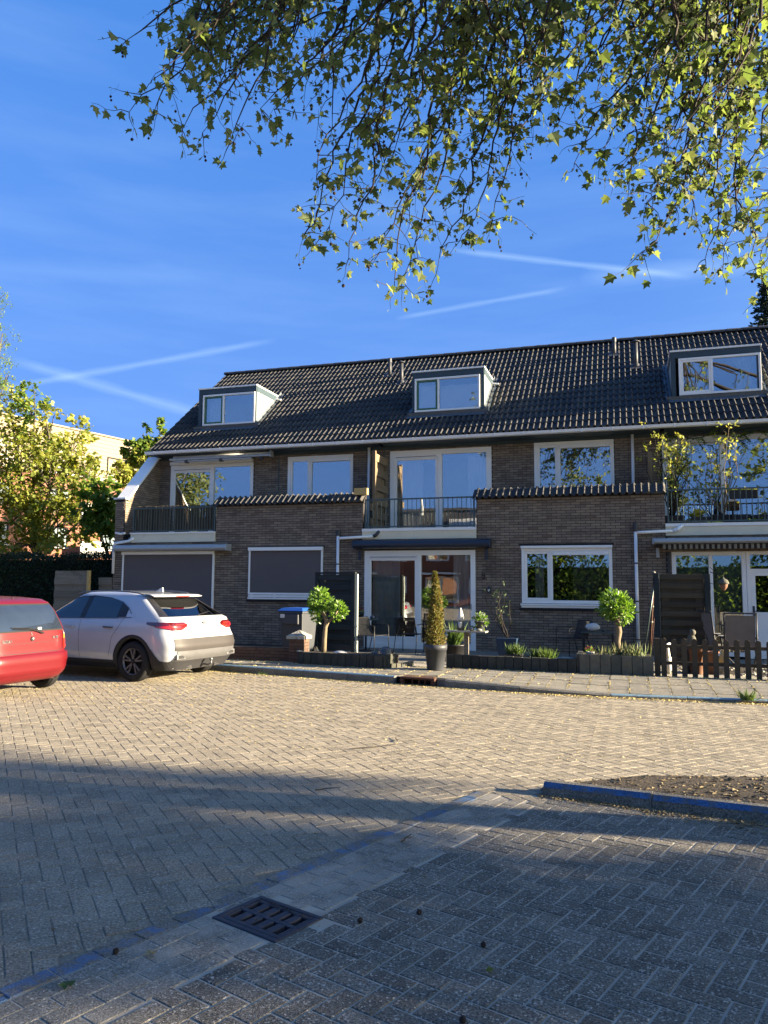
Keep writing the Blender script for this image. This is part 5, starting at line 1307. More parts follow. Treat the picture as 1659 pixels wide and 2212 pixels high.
def red_car():
    RRc, hdA = Vector((-8.74, 9.98)), R(176)
    hd = Vector((math.cos(hdA), math.sin(hdA))); lf = Vector((-hd.y, hd.x)); org = RRc-hd*.50+lf*.64
    c = thing('parked_car', 'small faded red hatchback seen from behind beside the white crossover', 'car', (org.x, org.y, 0), hdA)
    b = Body([(.18, .10), (.26, .02), (.34, -.01), (.55, .0), (.60, .03), (.85, .05), (.95, .075), (1.05, .11), (1.2, .18), (1.32, .27), (1.37, .38), (1.40, .7), (1.42, 1.2)],
             [(.18, 3.35), (.5, 3.45), (.75, 3.35), (.85, 2.9), (.9, 2.7), (1.3, 2.1), (1.38, 1.9), (1.42, 1.7)],
             [(.18, .62), (.28, .71), (.5, .735), (.75, .735), (.88, .725), (1.0, .69), (1.2, .62), (1.32, .565), (1.37, .52), (1.40, .42), (1.42, .2)], 8.0, 30.0)
    wx = [.45, 2.85]; r_ = .275
    zs = [.18, .22, .26, .30, .34, .38, .42, .46, .50, .55, .60, .66, .72, .78, .84, .90, .96, 1.02, 1.1, 1.2, 1.27, 1.32, 1.35, 1.37, 1.385, 1.40, 1.41, 1.42]
    b.mesh(zs, [(x, r_) for x in wx], r_+.05).build('body', M_paintR, c, smooth='auto')
    MB().box((.35, -.58, .22), (3.2, .58, .5)).build('underbody', M_black, c)
    for x in wx:
        for sg in (1, -1): wheel(c, x, sg*.662, r_, .165, M_silver, 5, sg, True); arch(b, c, x, r_, r_+.05, sg, M_paintR, wid=.02, off=.008)
    w1 = lambda z: .62-.10*(z-.90)/.38
    b.rear_patch(lambda z: -w1(z)-.015, lambda z: w1(z)+.015, .905, 1.305, .004, 16, 8).build('window_seal', M_rubber, c, smooth=True)
    b.rear_patch(lambda z: -w1(z), lambda z: w1(z), .925, 1.285, .008, 16, 8).build('rear_window', mat('dark_blue_glass', (.02, .028, .045), .05, noise=.3, nscale=4, spec=.7, coat=1), c, smooth=True)
    for sg in (1, -1):
        for z0, z1, mm_, nm in ((.84, .905, M_clear, 'reversing_lens'), (.775, .84, M_orange, 'indicator_lens'), (.70, .775, M_tail2, 'tail_lens'), (.63, .70, M_tail2, 'brake_lens')):
            m = b.wrap_patch(.075, .62+max(0, z0-.80)*.2, lambda u, z0=z0: z0+.002, lambda u, z1=z1: z1-.002-(u*.03 if z1 > .9 else 0), sg, .012, 10, 3)
            m.build(nm, mm_, c, smooth=True)
        b.side_patch(lambda x: .93, pl((.4, 1.2), (.7, 1.3), (1.9, 1.3), (2.4, 1.0)), .55, 2.35, sg, .004, 20, 5).build('side_window', G_car, c, smooth=True)
        seam(b, c, [(1.25, 1.3), (1.25, .9), (1.2, .3)], sg)
    seam(b, c, [(-.63, .93), (-.63, .64), (-.5, .60), (.5, .60), (.63, .64), (.63, .93)], 1, rear=True, name='tailgate_seam', w=.008)
    seam(b, c, [(-.62, .745), (0, .74), (.62, .745)], 1, rear=True, name='crease_line', w=.005)
    # bumper with moulded step
    m = MB(); n = 24
    for i in range(n+1):
        y = -.74+1.48*i/n
        yy = max(min(y, .71), -.71)
        for z, o in ((.585, .0), (.57, .018), (.46, .024), (.44, .014), (.36, .018), (.29, .014), (.26, -.02)): m.v.append((b.rear(yy, z, o), y, z))
    for i in range(n):
        for k in range(6): a = i*7+k; m.f.append((a, a+1, a+8, a+7))
    bp = m.build('rear_bumper', M_paintR, c, smooth='auto')
    m = MB(); pts = [(b.rear(y, z, .03), y, z) for y, z in ((-.20, .875), (-.10, .91), (.02, .935), (.2, .95), (.34, .955))]; m.tube(pts, [.014, .012, .009, .007, .005], 6); pts = [(b.rear(y, z, .022), y, z) for y, z in ((-.12, .93), (.1, .96), (.36, .975))]; m.tube(pts, .006, 5); m.build('rear_wiper', M_black, c)
    m = MB(); q = b.rear(-.0, .80, .01); m.lathe([(.034, 0), (.034, .01), (.02, .014)], (q-.006, -.01, .80), 6, 'X'); lo = m.build('tailgate_lock', M_black, c); MB().lathe([(.012, 0), (.012, .01)], (q-.016, -.01, .805), 10, 'X').build('lock_barrel', M_clear, lo)
    letters('SUZUKI', c, lambda u, v: (b.rear(.52-u, .775+v, .008), .52-u, .765+v), .036, M_silver, w=.008); letters('ALTO', c, lambda u, v: (b.rear(-.40-u, .785+v, .008), -.40-u, .785+v), .034, M_silver, w=.008)
    letters('S', c, lambda u, v: (b.rear(.0-u, .86+v, .008), .01-u, .852+v), .036, M_silver, name='badge', w=.008)
    MB().box((b.rear(-.12, .93)-.014, -.19, .93), (b.rear(-.12, .93)-.006, -.12, .96)).build('window_sticker', M_whitestone, c)
    MB().box((.40, .02, 1.385), (.43, .05, 1.395)).build('washer_jet', M_black, c)
    m = MB(); m.ball((1.6, .3, 1.05), .2, 10, 8, (.4, 1, 1)); m.build('seat', M_seat, c, smooth=True)
    return c
red_car()

# ------------------------------------------------------------------ foliage tools
def leafshape(kind):
    """unit leaf in its own plane: list of (x, y, z), faces; stem at origin, tip towards +y"""
    if kind == 'oval': return [(0, 0, 0), (-.22, .35, .05), (-.2, .7, .04), (0, 1, -.05), (.2, .7, .04), (.22, .35, .05), (0, .5, -.02)], [(0, 6, 1), (1, 6, 2), (2, 6, 3), (3, 6, 4), (4, 6, 5), (5, 6, 0)]
    if kind == 'lobed':   # five pointed plane / maple leaf
        o = [(0, 0), (-.22, .02), (-.50, .12), (-.34, .30), (-.56, .62), (-.24, .58), (-.15, .72), (0, 1.05), (.15, .72), (.24, .58), (.56, .62), (.34, .30), (.50, .12), (.22, .02)]
        v = [(x, y, .16*abs(x)-.10*y*y) for x, y in o]+[(0, .38, -.03)]; n = len(o); return v, [(i, (i+1) % n, n) for i in range(n)]
    if kind == 'star': o = [(0, 0), (-.45, .2), (-.28, .42), (-.42, .8), (0, .72), (0, 1.05), (.42, .8), (.28, .42), (.45, .2)]; o = [(0, 0), (-.5, .18), (-.26, .42), (-.4, .82), (0, 1.0), (.4, .82), (.26, .42), (.5, .18)]; v = [(x, y, .12*abs(x)) for x, y in o]; return v, [(0, 2, 1), (0, 4, 2), (2, 4, 3), (0, 6, 4), (4, 6, 5), (0, 7, 6)]
    if kind == 'blade': return [(-.03, 0, 0), (.03, 0, 0), (.03, .55, .05), (-.03, .55, .05), (0, 1, .22)], [(0, 1, 2, 3), (3, 2, 4)]
    if kind == 'scale': return [(0, 0, 0), (-.25, .5, .08), (0, 1, 0), (.25, .5, -.08)], [(0, 1, 2, 3)]
def orient(d, roll=0.0):
    """rotation taking +y to d with the leaf face turned by roll round it"""
    y = d.normalized(); h = Vector((0, 0, 1)) if abs(y.z) < .95 else Vector((1, 0, 0)); x = y.cross(h).normalized(); z = x.cross(y)
    c, s_ = math.cos(roll), math.sin(roll); return Matrix((x*c+z*s_, y, z*c-x*s_)).transposed()
def leaves(lst, kind):
    """lst: (pos, dir, size, roll) -> one MB"""
    lv, lf = leafshape(kind); V = np.array(lv); out = []; F = []; n = len(lv)
    for k, (p, d, s_, ro) in enumerate(lst):
        M_ = np.array(orient(Vector(d), ro)); out.append(V @ M_.T*s_+np.array(p)); o = k*n; F += [tuple(i+o for i in f) for f in lf]
    m = MB()
    if out: m.v = [tuple(r_) for r_ in np.concatenate(out).tolist()]
    m.f = F; return m
def rdir(r, up=0.0):
    while True:
        v = Vector((r.uniform(-1, 1), r.uniform(-1, 1), r.uniform(-1, 1)))
        if .05 < v.length < 1: v.normalize(); v.z += up; return v.normalized()

# ------------------------------------------------------------------ garden props
def potted(r_top, r_bot, h, c, m_, parent=None, name='pot', rim=.03, label=None, cat=None):
    prof = [(r_bot*.98, 0), (r_bot, .005), (r_top-.012, h-rim), (r_top, h-rim), (r_top+.004, h), (r_top-.02, h), (r_top-.03, h-.05), (.001, h-.05)]
    o = MB().lathe(prof, c, 28).build(name, m_, parent, smooth='auto', label=label, cat=cat)
    return o
# stone edged planters
def block_wall(name, label, pts, z0, h, wd, pitch, m_, soil=None):
    t = thing(name, label, 'planter edging', (pts[0][0], pts[0][1], 0)); r = random.Random(int(pts[0][0]*31))
    for (ax, ay), (bx, by) in zip(pts, pts[1:]):
        d = Vector((bx-ax, by-ay, 0)); L = d.length; n = max(1, round(L/pitch)); d.normalize(); nn = Vector((-d.y, d.x, 0))
        for k in range(n):
            p = Vector((ax, ay, 0))+d*(L*(k+.5)/n)+nn*r.uniform(-.006, .006); hh = h+r.uniform(-.008, .008)
            MB().obox((p.x, p.y, z0+hh/2), (d+nn*r.uniform(-.03, .03)).normalized(), nn, (0, 0, 1), L/n/2-.004, wd/2, hh/2).build('stone_block', m_, t, bevel=.006)
    return t
pA = [(-6.02, 13.72), (-4.25, 13.42), (-4.18, 13.95)]
block_wall('stone_edging', 'left dark stone edging round the bed of the fork stemmed topiary', pA, .05, .30, .09, .145, M_stonedark)
MB().prism([(-6.0, 13.78), (-4.28, 13.5), (-4.2, 14.3), (-6.0, 14.5)], .05, .30).build('planting_bed', M_soil, label='soil of the left bed below the fork stemmed topiary', cat='planting bed')
block_wall('stone_edging', 'long low dark stone edging in front of the patio bowls', [(-3.22, 14.12), (-.87, 13.98)], .05, .30, .09, .155, M_stonedark)
block_wall('stone_edging', 'right pale stone edging round the bed of the ball topiary', [(-.83, 14.55), (-.82, 13.98), (.40, 13.98)], .05, .39, .09, .165, M_stone)
MB().prism([(-.8, 14.02), (.38, 14.02), (.38, 14.9), (-.8, 14.9)], .05, .40).build('planting_bed', M_soil, label='soil of the raised right bed holding daffodil leaves', cat='planting bed')
m = MB()
for k in range(11):
    a = PI*1.5+k*.16; cx_, cy_ = -5.0+1.0*math.cos(a)*1.0, 14.6+.55*math.sin(a)
arc = thing('brick_edging', 'curved row of small bricks below the granite ball', 'brick edging', (-4.3, 14.3, .05))
for k in range(9):
    a = -1.2+k*.17; p = Vector((-4.55+.62*math.cos(a), 14.15+.55*math.sin(a), 0)); t_ = Vector((-math.sin(a), math.cos(a), 0)); MB().obox((p.x, p.y, .13), t_, (math.cos(a), math.sin(a), 0), (0, 0, 1), .045, .05, .055).build('brick', M_stone, arc, bevel=.004)
# low brick garden wall with capped pillar
gw = thing('garden_wall', 'low reddish brick garden wall ending in a pillar with a pale pyramid cap', 'garden wall', (-6.3, 14.1, 0))
def brick_block(parent, x0, x1, y0, y1, z0, z1, name, seed):
    core = MB().box((x0+.012, y0+.012, z0), (x1-.012, y1-.012, z1-.004)).build(name, M_mortar, parent); r = random.Random(seed); z = z0; row = 0
    while z+.06 <= z1+.01:
        for (ax, bx, fixed, ax_) in ((x0, x1, y0, 'f'), (y0, y1, x1, 'r')):
            u = ax-(row % 2)*.11
            while u < bx:
                a, b_ = max(u, ax)+.004, min(u+.22, bx)-.004; u += .22
                if b_-a < .03: continue
                if ax_ == 'f': MB().box((a, fixed-.0+r.uniform(-.003, .003), z+.004), (b_, fixed+.04, z+.056)).build('brick', M_gardenbrick, core)
                else: MB().box((fixed-.04, a, z+.004), (fixed+r.uniform(-.003, .003), b_, z+.056)).build('brick', M_gardenbrick, core)
        z += .0625; row += 1
    return core
brick_block(gw, -6.33, -6.03, 13.95, 14.25, .05, .56, 'pillar', 3)
MB().add([(-6.37, 13.91, .56), (-5.99, 13.91, .56), (-5.99, 14.29, .56), (-6.37, 14.29, .56), (-6.37, 13.91, .62), (-5.99, 13.91, .62), (-5.99, 14.29, .62), (-6.37, 14.29, .62), (-6.18, 14.1, .73)], [(3, 2, 1, 0), (0, 1, 5, 4), (1, 2, 6, 5), (2, 3, 7, 6), (3, 0, 4, 7), (4, 5, 8), (5, 6, 8), (6, 7, 8), (7, 4, 8)]).build('pillar_cap', M_paleconc, gw)
brick_block(gw, -8.9, -6.335, 14.10, 14.25, .05, .37, 'low_wall', 4)
# wheelie bin
q = at(644, 1400, Y=15.6)
bn = thing('wheelie_bin', 'anthracite wheelie bin with bright blue lid behind the garden wall pillar', 'bin', (q.x, 15.6, .07), R(-6))
def taper(m, a, b, z0, z1):
    (x0, y0, x1, y1), (X0, Y0, X1, Y1) = a, b
    return m.add([(x0, y0, z0), (x1, y0, z0), (x1, y1, z0), (x0, y1, z0), (X0, Y0, z1), (X1, Y0, z1), (X1, Y1, z1), (X0, Y1, z1)], [(3, 2, 1, 0), (4, 5, 6, 7), (0, 1, 5, 4), (1, 2, 6, 5), (2, 3, 7, 6), (3, 0, 4, 7)])
taper(MB(), (-.24, -.26, .24, .26), (-.285, -.34, .285, .34), .03, .93).build('bin_body', M_plastic, bn, bevel=.02)
taper(MB(), (-.305, -.36, .305, .36), (-.30, -.35, .30, .35), .93, .98).build('bin_rim', M_plastic, bn, bevel=.01)
MB().box((-.20, -.375, .70), (.20, -.30, .925)).build('front_panel', M_plastic, bn, bevel=.02)
taper(MB(), (-.32, -.39, .32, .38), (-.25, -.28, .25, .30), .985, 1.05).build('lid', M_bluelid, bn, bevel=.012)
MB().tube([(-.3, .40, 1.0), (.3, .40, 1.0)], .018, 8).build('handle', M_plastic, bn)
for sx in (-.27, .27): MB().lathe([(.001, -.025), (.1, -.02), (.1, .02), (.001, .025)], (sx, .28, .10), 18, 'X').build('wheel', M_rubber, bn, smooth='auto')
MB().box((-.24, -.379, .84), (-.13, -.376, .92)).build('paper_sticker', M_whitestone, bn)
# black free standing screen
xa, xb = X_(683, 1300, 16.4), X_(768, 1300, 16.4)
sc_ = plank_screen('garden_screen', 'black stained wooden screen panel standing behind the fork stemmed topiary', xa+.05, xb-.08, 16.4, .16, Z_(700, 1243, 16.4), M_woodblack, 15, [(xa-.02, xa+.06, 16.36, 16.46, Z_(690, 1240, 16.4), M_woodblack), (xb-.09, xb-.0, 16.36, 16.46, Z_(760, 1238, 16.4), M_woodblack)])
MB().box((xb+.002, 16.38, .08), (xb+.045, 16.46, Z_(760, 1240, 16.4))).build('edge_strip', M_grey, sc_); MB().box((xa-.02, 16.35, Z_(690, 1240, 16.4)), (xb-.0, 16.47, Z_(690, 1237, 16.4)+.01)).build('top_rail', M_woodblack, sc_)  # pale strip stands in for sunlight on the post side
# brown screen on the right
xa, xb = X_(1413, 1300, 16.4), X_(1533, 1300, 16.4); zt = Z_(1470, 1240, 16.4)
sc_ = plank_screen('garden_screen', 'brown slatted wooden screen with dark posts behind the picket fence', xa+.12, xb-.10, 16.4, .12, zt-.02, M_woodbrown, 19, [(xa, xa+.10, 16.34, 16.46, zt+.02, M_woodblack), (xb-.085, xb+.02, 16.34, 16.46, zt, M_woodblack)])
# acorn lantern on its bracket
q = at(1563, 1262, Y=16.3); ac = thing('hanging_acorn', 'acorn shaped hanging bird feeder on a scrolled iron bracket right of the brown screen', 'bird feeder', (q.x, 16.3, q.z))
MB().lathe([(.001, -.13), (.03, -.11), (.065, -.06), (.075, -.02), (.078, .0)], (q.x, 16.3, q.z), 16).build('nut', M_terra, ac, smooth=True); MB().lathe([(.078, .0), (.10, .005), (.10, .03), (.07, .085), (.02, .11), (.01, .14)], (q.x, 16.3, q.z), 16).build('cup', M_stone, ac, smooth=True)
MB().tube([(q.x, 16.3, q.z+.13), (q.x, 16.3, q.z+.22)], .004, 5).build('hook', M_black, ac)
m = MB(); x0 = xb+.02; m.tube([(x0, 16.38, q.z+.24), (q.x-.12, 16.3, q.z+.20), (q.x, 16.3, q.z+.20), (q.x+.02, 16.3, q.z+.24)], .007, 6); m.tube([(x0, 16.38, q.z+.02), (x0+.06, 16.36, q.z+.0), (x0+.14, 16.32, q.z+.12), (q.x-.1, 16.3, q.z+.19)], .006, 6); m.tube([(x0, 16.38, q.z+.34), (x0+.07, 16.36, q.z+.26), (x0+.12, 16.33, q.z+.30), (x0+.1, 16.33, q.z+.34)], .005, 6); m.build('bracket', M_black, ac)
# leaning poles
for (bx, by, tx, ty, r_, lab) in ((1388, 1395, 1412, 1268, .016, 'grey metal pole leaning against the brown screen'), (1402, 1397, 1413, 1235, .020, 'rusty pole with pale knobs leaning beside the grey metal pole'), (1404, 1395, 1416, 1300, .010, 'thin brown cane leaning behind the rusty pole')):
    a, b_ = at(bx, by, Y=17.0), at(tx, ty, Y=16.5); a.z = .07; o = MB().tube([a, b_], r_, 8).build('leaning_pole', M_rust if 'rust' in lab or 'cane' in lab else M_rail, smooth='auto', label=lab, cat='pole')
    if 'knobs' in lab:
        for t in (.45, .62, .8, .99): p = a.lerp(b_, t); MB().ball(p, .03, 10, 6).build('knob', M_paleconc, o)
# old fence far left, beside the hedge
xa, xm, xb = X_(120, 1280, 18.0), X_(191, 1280, 18.0), X_(250, 1280, 18.4)
ft = thing('wooden_fence', 'weathered grey wooden fence panels between the hedge and the end wall', 'fence', (xm, 18, 0)); r = random.Random(9)
zt = Z_(150, 1234, 18.0)
for k in range(10):
    za = .1+k*(zt-.1)/10; H = (zt-.1)/10; of = (.0 if k % 2 else .025); MB().box((xa, 17.95-of, za+.004), (xm, 17.975-of, za+H+.012)).build('board', M_woodold, ft)
    if k < 9: MB().box((xm+.10, 18.30-of, za+.004), (-13.72, 18.325-of, za+H*1.03+.012)).build('board', M_woodold, ft)
for xx in (xa+.02, xm-.1): MB().box((xx, 17.976, .1), (xx+.08, 18.01, zt-.02)).build('batten', M_woodold, ft)
MB().box((xm, 17.90, 0), (xm+.07, 17.99, zt+.02)).build('post', M_woodyellow, ft, bevel=.004); MB().box((xm-.04, 18.0, 0), (xm+.0, 18.08, zt)).build('post', M_rust, ft)

# chairs and tables of the patios
def armchair(px, py, Y, rz, label, zb=.08, woven=True, tall=.80):
    q = at(px, py, Y=Y); t = thing('garden_chair', label, 'chair', (q.x, Y, zb), rz, group='black garden armchairs on the patios')
    W2, D2, SH = .26, .24, .43
    for sx in (-1, 1):
        MB().tube([(sx*W2, -D2, 0), (sx*W2, -D2+.01, .63), (sx*W2, -D2+.05, .655), (sx*W2, D2-.02, .64)], .010, 6).build('leg', M_black, t, smooth='auto')
        MB().tube([(sx*(W2+.01), D2+.10, 0), (sx*W2*.98, D2-.02, SH), (sx*W2*.92, D2+.10, tall)], .010, 6).build('leg', M_black, t, smooth='auto')
    sm_ = MB(); n = 12
    sm_.box((-W2, -D2, SH-.015), (W2, D2, SH)); sm_.build('seat', M_black, t, bevel=.006)
    bm_ = MB()
    for k in range(15): x = -W2*.9+2*W2*.9*k/14; bm_.tube([(x, D2-.02, SH), (x*.98, D2+.05, SH+.2), (x*.95, D2+.10, tall)], .011, 5)
    bm_.build('backrest', M_black, t)
    MB().tube([(-W2*.92, D2+.10, tall), (W2*.92, D2+.10, tall)], .012, 6).build('top_bar', M_black, t)
    return t
armchair(806, 1410, 16.6, R(70), 'left black armchair at the small table, in front of the patio doors')
armchair(885, 1408, 17.3, R(175), 'black armchair with its back close to the middle of the patio doors')
armchair(1236, 1405, 17.3, R(307), 'black woven armchair below the ground floor window beside the grey side table')
# small round table left with pot, teapot
q = at(790, 1405, Y=17.4); tb = thing('bistro_table', 'small grey bistro table between the black screen and the left armchair', 'table', (q.x, 17.4, .08))
MB().lathe([(.001, 0), (.34, 0), (.35, .01), (.34, .02), (.001, .02)], (q.x, 17.4, .80), 28).build('tabletop', M_rail, tb, smooth='auto'); MB().tube([(q.x, 17.4, .1), (q.x, 17.4, .8)], .025, 10).build('column', M_black, tb); MB().lathe([(.001, 0), (.2, 0), (.2, .015), (.03, .03)], (q.x, 17.4, .08), 20).build('foot', M_black, tb)
def bloom(name, label, c, R_, n, pr_, m_flower, m_leaf, cat, seed, potm=None, flower_size=.03, nf=40, leafk='oval', ls=.06):
    r = random.Random(seed); t = thing(name, label, cat, c)
    pt, pb, ph = pr_; potted(pt, pb, ph, c, potm or M_plastic, t)
    L = []
    for k in range(n): d = rdir(r, .5); p = Vector(c)+Vector((0, 0, ph))+d*R_*r.uniform(.2, .9); L.append((p, (d+rdir(r)*.5), ls*r.uniform(.7, 1.2), r.uniform(0, 6)))
    leaves(L, leafk).build('leaves', m_leaf, t)
    L = []
    for k in range(nf):
        d = rdir(r, .9); p = Vector(c)+Vector((0, 0, ph))+d*R_*r.uniform(.8, 1.1); a0 = r.uniform(0, 6)
        for j in range(5): a = a0+j*1.257; L.append((p, Vector((math.cos(a), math.sin(a), .4)), flower_size, r.uniform(-.3, .3)))
    leaves(L, 'oval').build('blossoms', m_flower, t)
    return t
M_pink = mat('pink_petal', (.65, .06, .20), .6); M_wpet = mat('white_petal', (.8, .8, .76), .6, translucent=.3)
bloom('flower_pot', 'small dark pot of pink flowers on the bistro table', (q.x-.12, 17.35, .82), .10, 30, (.08, .055, .15), M_pink, M_leafL, 'flower pot', 3, nf=22, flower_size=.035)
m = MB(); m.lathe([(.03, 0), (.06, .02), (.065, .06), (.03, .09), (.012, .095), (.012, .11), (.001, .115)], (q.x+.2, 17.3, .82), 16); m.tube([(q.x+.26, 17.3, .86), (q.x+.31, 17.3, .90)], [.012, .007], 6); m.build('teapot', M_silver, smooth='auto', label='small metal teapot on the bistro table', cat='teapot')
m = MB(); m.lathe([(.025, 0), (.035, .07), (.03, .075), (.001, .01)], (q.x+.08, 17.2, .82), 12); m.build('glass_tumbler', glass('tumbler_glass', refl=.1), smooth=True, label='clear glass tumbler between pink pot and teapot', cat='glass')
# plank table with gnome, jar, stone and white flowers
YT = 14.75; xa, xb = X_(958, 1362, YT), X_(1052, 1362, YT); zt = Z_(1000, 1362, YT); xl = X_(1008, 1400, YT)
tb = thing('plank_table', 'narrow pale plank table on one flat post holding a gnome and white flowers', 'table', (xl, YT, .07))
MB().box((xa, YT-.16, zt-.03), (xb, YT+.14, zt)).build('tabletop', M_paleconc, tb, bevel=.004); MB().box((xl-.045, YT-.04, .07), (xl+.045, YT+.0, zt-.031)).build('post', M_woodold, tb, bevel=.003); MB().box((xl-.14, YT-.12, .07), (xl+.14, YT+.1, .09)).build('foot', M_plastic, tb)
gx = X_(996, 1350, YT); gn = thing('garden_gnome', 'grey garden gnome with tall white pointed hat standing on the plank table', 'gnome', (gx, YT-.03, zt))
MB().lathe([(.06, 0), (.075, .05), (.07, .12), (.045, .17)], (gx, YT-.03, zt), 14).build('robe', M_stone, gn, smooth=True); MB().ball((gx, YT-.05, zt+.18), .05, 12, 8).build('face', M_paleconc, gn, smooth=True); MB().lathe([(.07, 0), (.06, .07), (.035, .16), (.022, .2), (.012, .24), (.001, .25)], (gx, YT-.03, zt+.19), 14).build('hat', M_whitestone, gn, smooth=True)
MB().lathe([(.001, 0), (.03, .0), (.04, -.06), (.02, -.11), (.001, -.13)], (gx, YT-.09, zt+.17), 10).build('beard', M_whitestone, gn, smooth=True); MB().ball((gx, YT-.10, zt+.19), .014, 8, 6).build('nose', M_terra, gn)
gx = X_(1020, 1355, YT); jr = thing('glass_jar', 'small glass jar with metal lid between gnome and flower pot', 'jar', (gx, YT-.05, zt)); MB().lathe([(.03, 0), (.045, .02), (.045, .06), (.03, .08)], (gx, YT-.05, zt), 14).build('jar_body', glass('tumbler_glass'), jr, smooth=True); MB().lathe([(.034, .08), (.034, .10), (.001, .10)], (gx, YT-.05, zt), 14).build('lid', M_silver, jr); MB().ball((gx, YT-.05, zt+.03), .03, 8, 6, (1, 1, .8)).build('candle', M_paleconc, jr)
gx = X_(1037, 1355, YT); MB().ball((gx, YT-.13, zt+.025), .05, 12, 8, (1.2, .6, .5), .08, 3).build('pebble', M_paleconc, smooth=True, label='smooth tan pebble at the edge of the plank table', cat='stone')
bloom('flower_pot', 'grey pot of white flowers at the right end of the plank table', (X_(1037, 1355, YT), YT+.02, zt), .15, 150, (.11, .07, .19), M_wpet, M_leafL, 'flower pot', 7, nf=75, flower_size=.028, ls=.07)
# dark tub with grass and globe lamp behind the plank table
q = at(982, 1415, Y=15.7); tq = thing('planter_tub', 'large dark round tub with green grassy plant behind the plank table', 'planter', (q.x, 15.7, .08)); potted(.24, .20, .34, (q.x, 15.7, .08), M_blackplastic, tq)
r = random.Random(3); L = [((q.x+r.gauss(0, .05), 15.7+r.gauss(0, .05), .4), Vector((r.gauss(0, .5), r.gauss(0, .5), 1)), r.uniform(.25, .6), r.uniform(0, 6)) for k in range(120)]; leaves(L, 'blade').build('foliage', M_grass, tq)
q = at(963, 1372, Y=15.4); so_ = thing('solar_lamp', 'round glass solar globe on a stick left of the tub', 'garden lamp', (q.x, 15.4, .08)); MB().ball((q.x, 15.4, q.z), .055, 14, 10).build('globe', glass('lamp_glass'), so_, smooth=True); MB().tube([(q.x, 15.4, .08), (q.x, 15.4, q.z-.05)], .009, 6).build('stick', M_black, so_); MB().lathe([(.03, 0), (.02, .03), (.001, .03)], (q.x, 15.4, q.z-.075), 10).build('socket', M_black, so_)
# blue planter with sparse shrub
def sparse_shrub(t, base, top, n, m_leaf, seed, spread=.4, leafk='oval', ls=.08, m_b=None, lpt=7, stems=5):
    r = random.Random(seed); m = MB(); L = []
    for k in range(stems):
        p = Vector(base); a = r.uniform(0, 6.28); d = Vector((math.cos(a)*spread, math.sin(a)*spread, 1)).normalized(); pts = [p.copy()]; H = (top-base[2])*r.uniform(.7, 1.02)
        while p.z < base[2]+H:
            d = (d+Vector((r.gauss(0, .18), r.gauss(0, .18), .22))).normalized(); p = p+d*H*.1; pts.append(p.copy())
        m.tube(pts, [.014-.011*i/len(pts) for i in range(len(pts))], 5)
        for i, q in enumerate(pts[3:]):
            if r.random() < .6:
                e = (d+rdir(r)*.9+Vector((0, 0, .2))).normalized(); l_ = H*r.uniform(.08, .22); m.tube([q, q+e*l_*.5+Vector((0, 0, -.01)), q+e*l_], [.006, .004, .0025], 4); tip = q+e*l_
                for j in range(lpt): L.append((tip+rdir(r)*ls*.5, rdir(r, .3), ls*r.uniform(.6, 1.1), r.uniform(0, 6)))
        for j in range(lpt): L.append((pts[-1]+rdir(r)*ls*.4, rdir(r, .5), ls*r.uniform(.6, 1.1), r.uniform(0, 6)))
    m.build('stems', m_b or M_twig, t, smooth=True); leaves(L, leafk).build('foliage', m_leaf, t)
q = at(1097, 1410, Y=16.9); bp = thing('blue_planter', 'square blue grey planter with sparse twisted shrub against the brick wall', 'planter', (q.x, 16.9, .08))
taper(MB(), (q.x-.17, 16.73, q.x+.17, 17.07), (q.x-.23, 16.67, q.x+.23, 17.13), .08, .50).build('pot', mat('blue_grey_glaze', (.03, .06, .11), .4, noise=.2), bp, bevel=.012)
sparse_shrub(bp, (q.x, 16.9, .48), Z_(1090, 1275, 16.9), 6, M_leafshade, 12, spread=1.0, ls=.065, lpt=3, stems=6)
q = at(1111, 1425, Y=14.9); t_ = thing('bowl_planter', 'small dark pot of tufted grass left of the wide bowl', 'planter', (q.x, 14.9, .08)); potted(.18, .14, .25, (q.x, 14.9, .08), M_blackplastic, t_)
r = random.Random(6); leaves([((q.x+r.gauss(0, .05), 14.9+r.gauss(0, .05), .31), Vector((r.gauss(0, .6), r.gauss(0, .6), 1)), r.uniform(.12, .26), r.uniform(0, 6)) for k in range(260)], 'blade').build('foliage', M_grass, t_)
q = at(1170, 1426, Y=14.7); t_ = thing('bowl_planter', 'wide dark bowl of tufted grass behind the low stone edging', 'planter', (q.x, 14.7, .08)); potted(.30, .20, .22, (q.x, 14.7, .08), M_plastic, t_)
leaves([((q.x+r.gauss(0, .10), 14.7+r.gauss(0, .06), .26), Vector((r.gauss(0, .5), r.gauss(0, .5), 1)), r.uniform(.12, .26), r.uniform(0, 6)) for k in range(380)], 'blade').build('foliage', M_grass, t_)
# side table with white stone
q = at(1292, 1410, Y=17.3); zt = Z_(1292, 1364, 17.3); tb = thing('side_table', 'dark grey square side table beside the woven armchair', 'table', (q.x, 17.3, .08)); MB().box((q.x-.34, 17.05, zt-.03), (q.x+.34, 17.55, zt)).build('tabletop', M_rail, tb, bevel=.004)
for sx in (-.31, .29):
    for yy in (17.07, 17.5): MB().box((q.x+sx, yy, .08), (q.x+sx+.03, yy+.03, zt-.031)).build('leg', M_black, tb)
MB().ball((q.x-.10, 17.25, zt+.09), .1, 16, 10, (1.55, 1.1, .9), .03, 2).build('white_boulder', M_whitestone, smooth=True, label='large smooth white stone lying on the side table', cat='stone')
MB().ball((q.x+.12, 17.2, zt+.035), .04, 10, 8, (1.3, 1, .8), .08, 2).build('pebble', M_stone, smooth=True, label='small grey pebble beside the white stone', cat='stone')
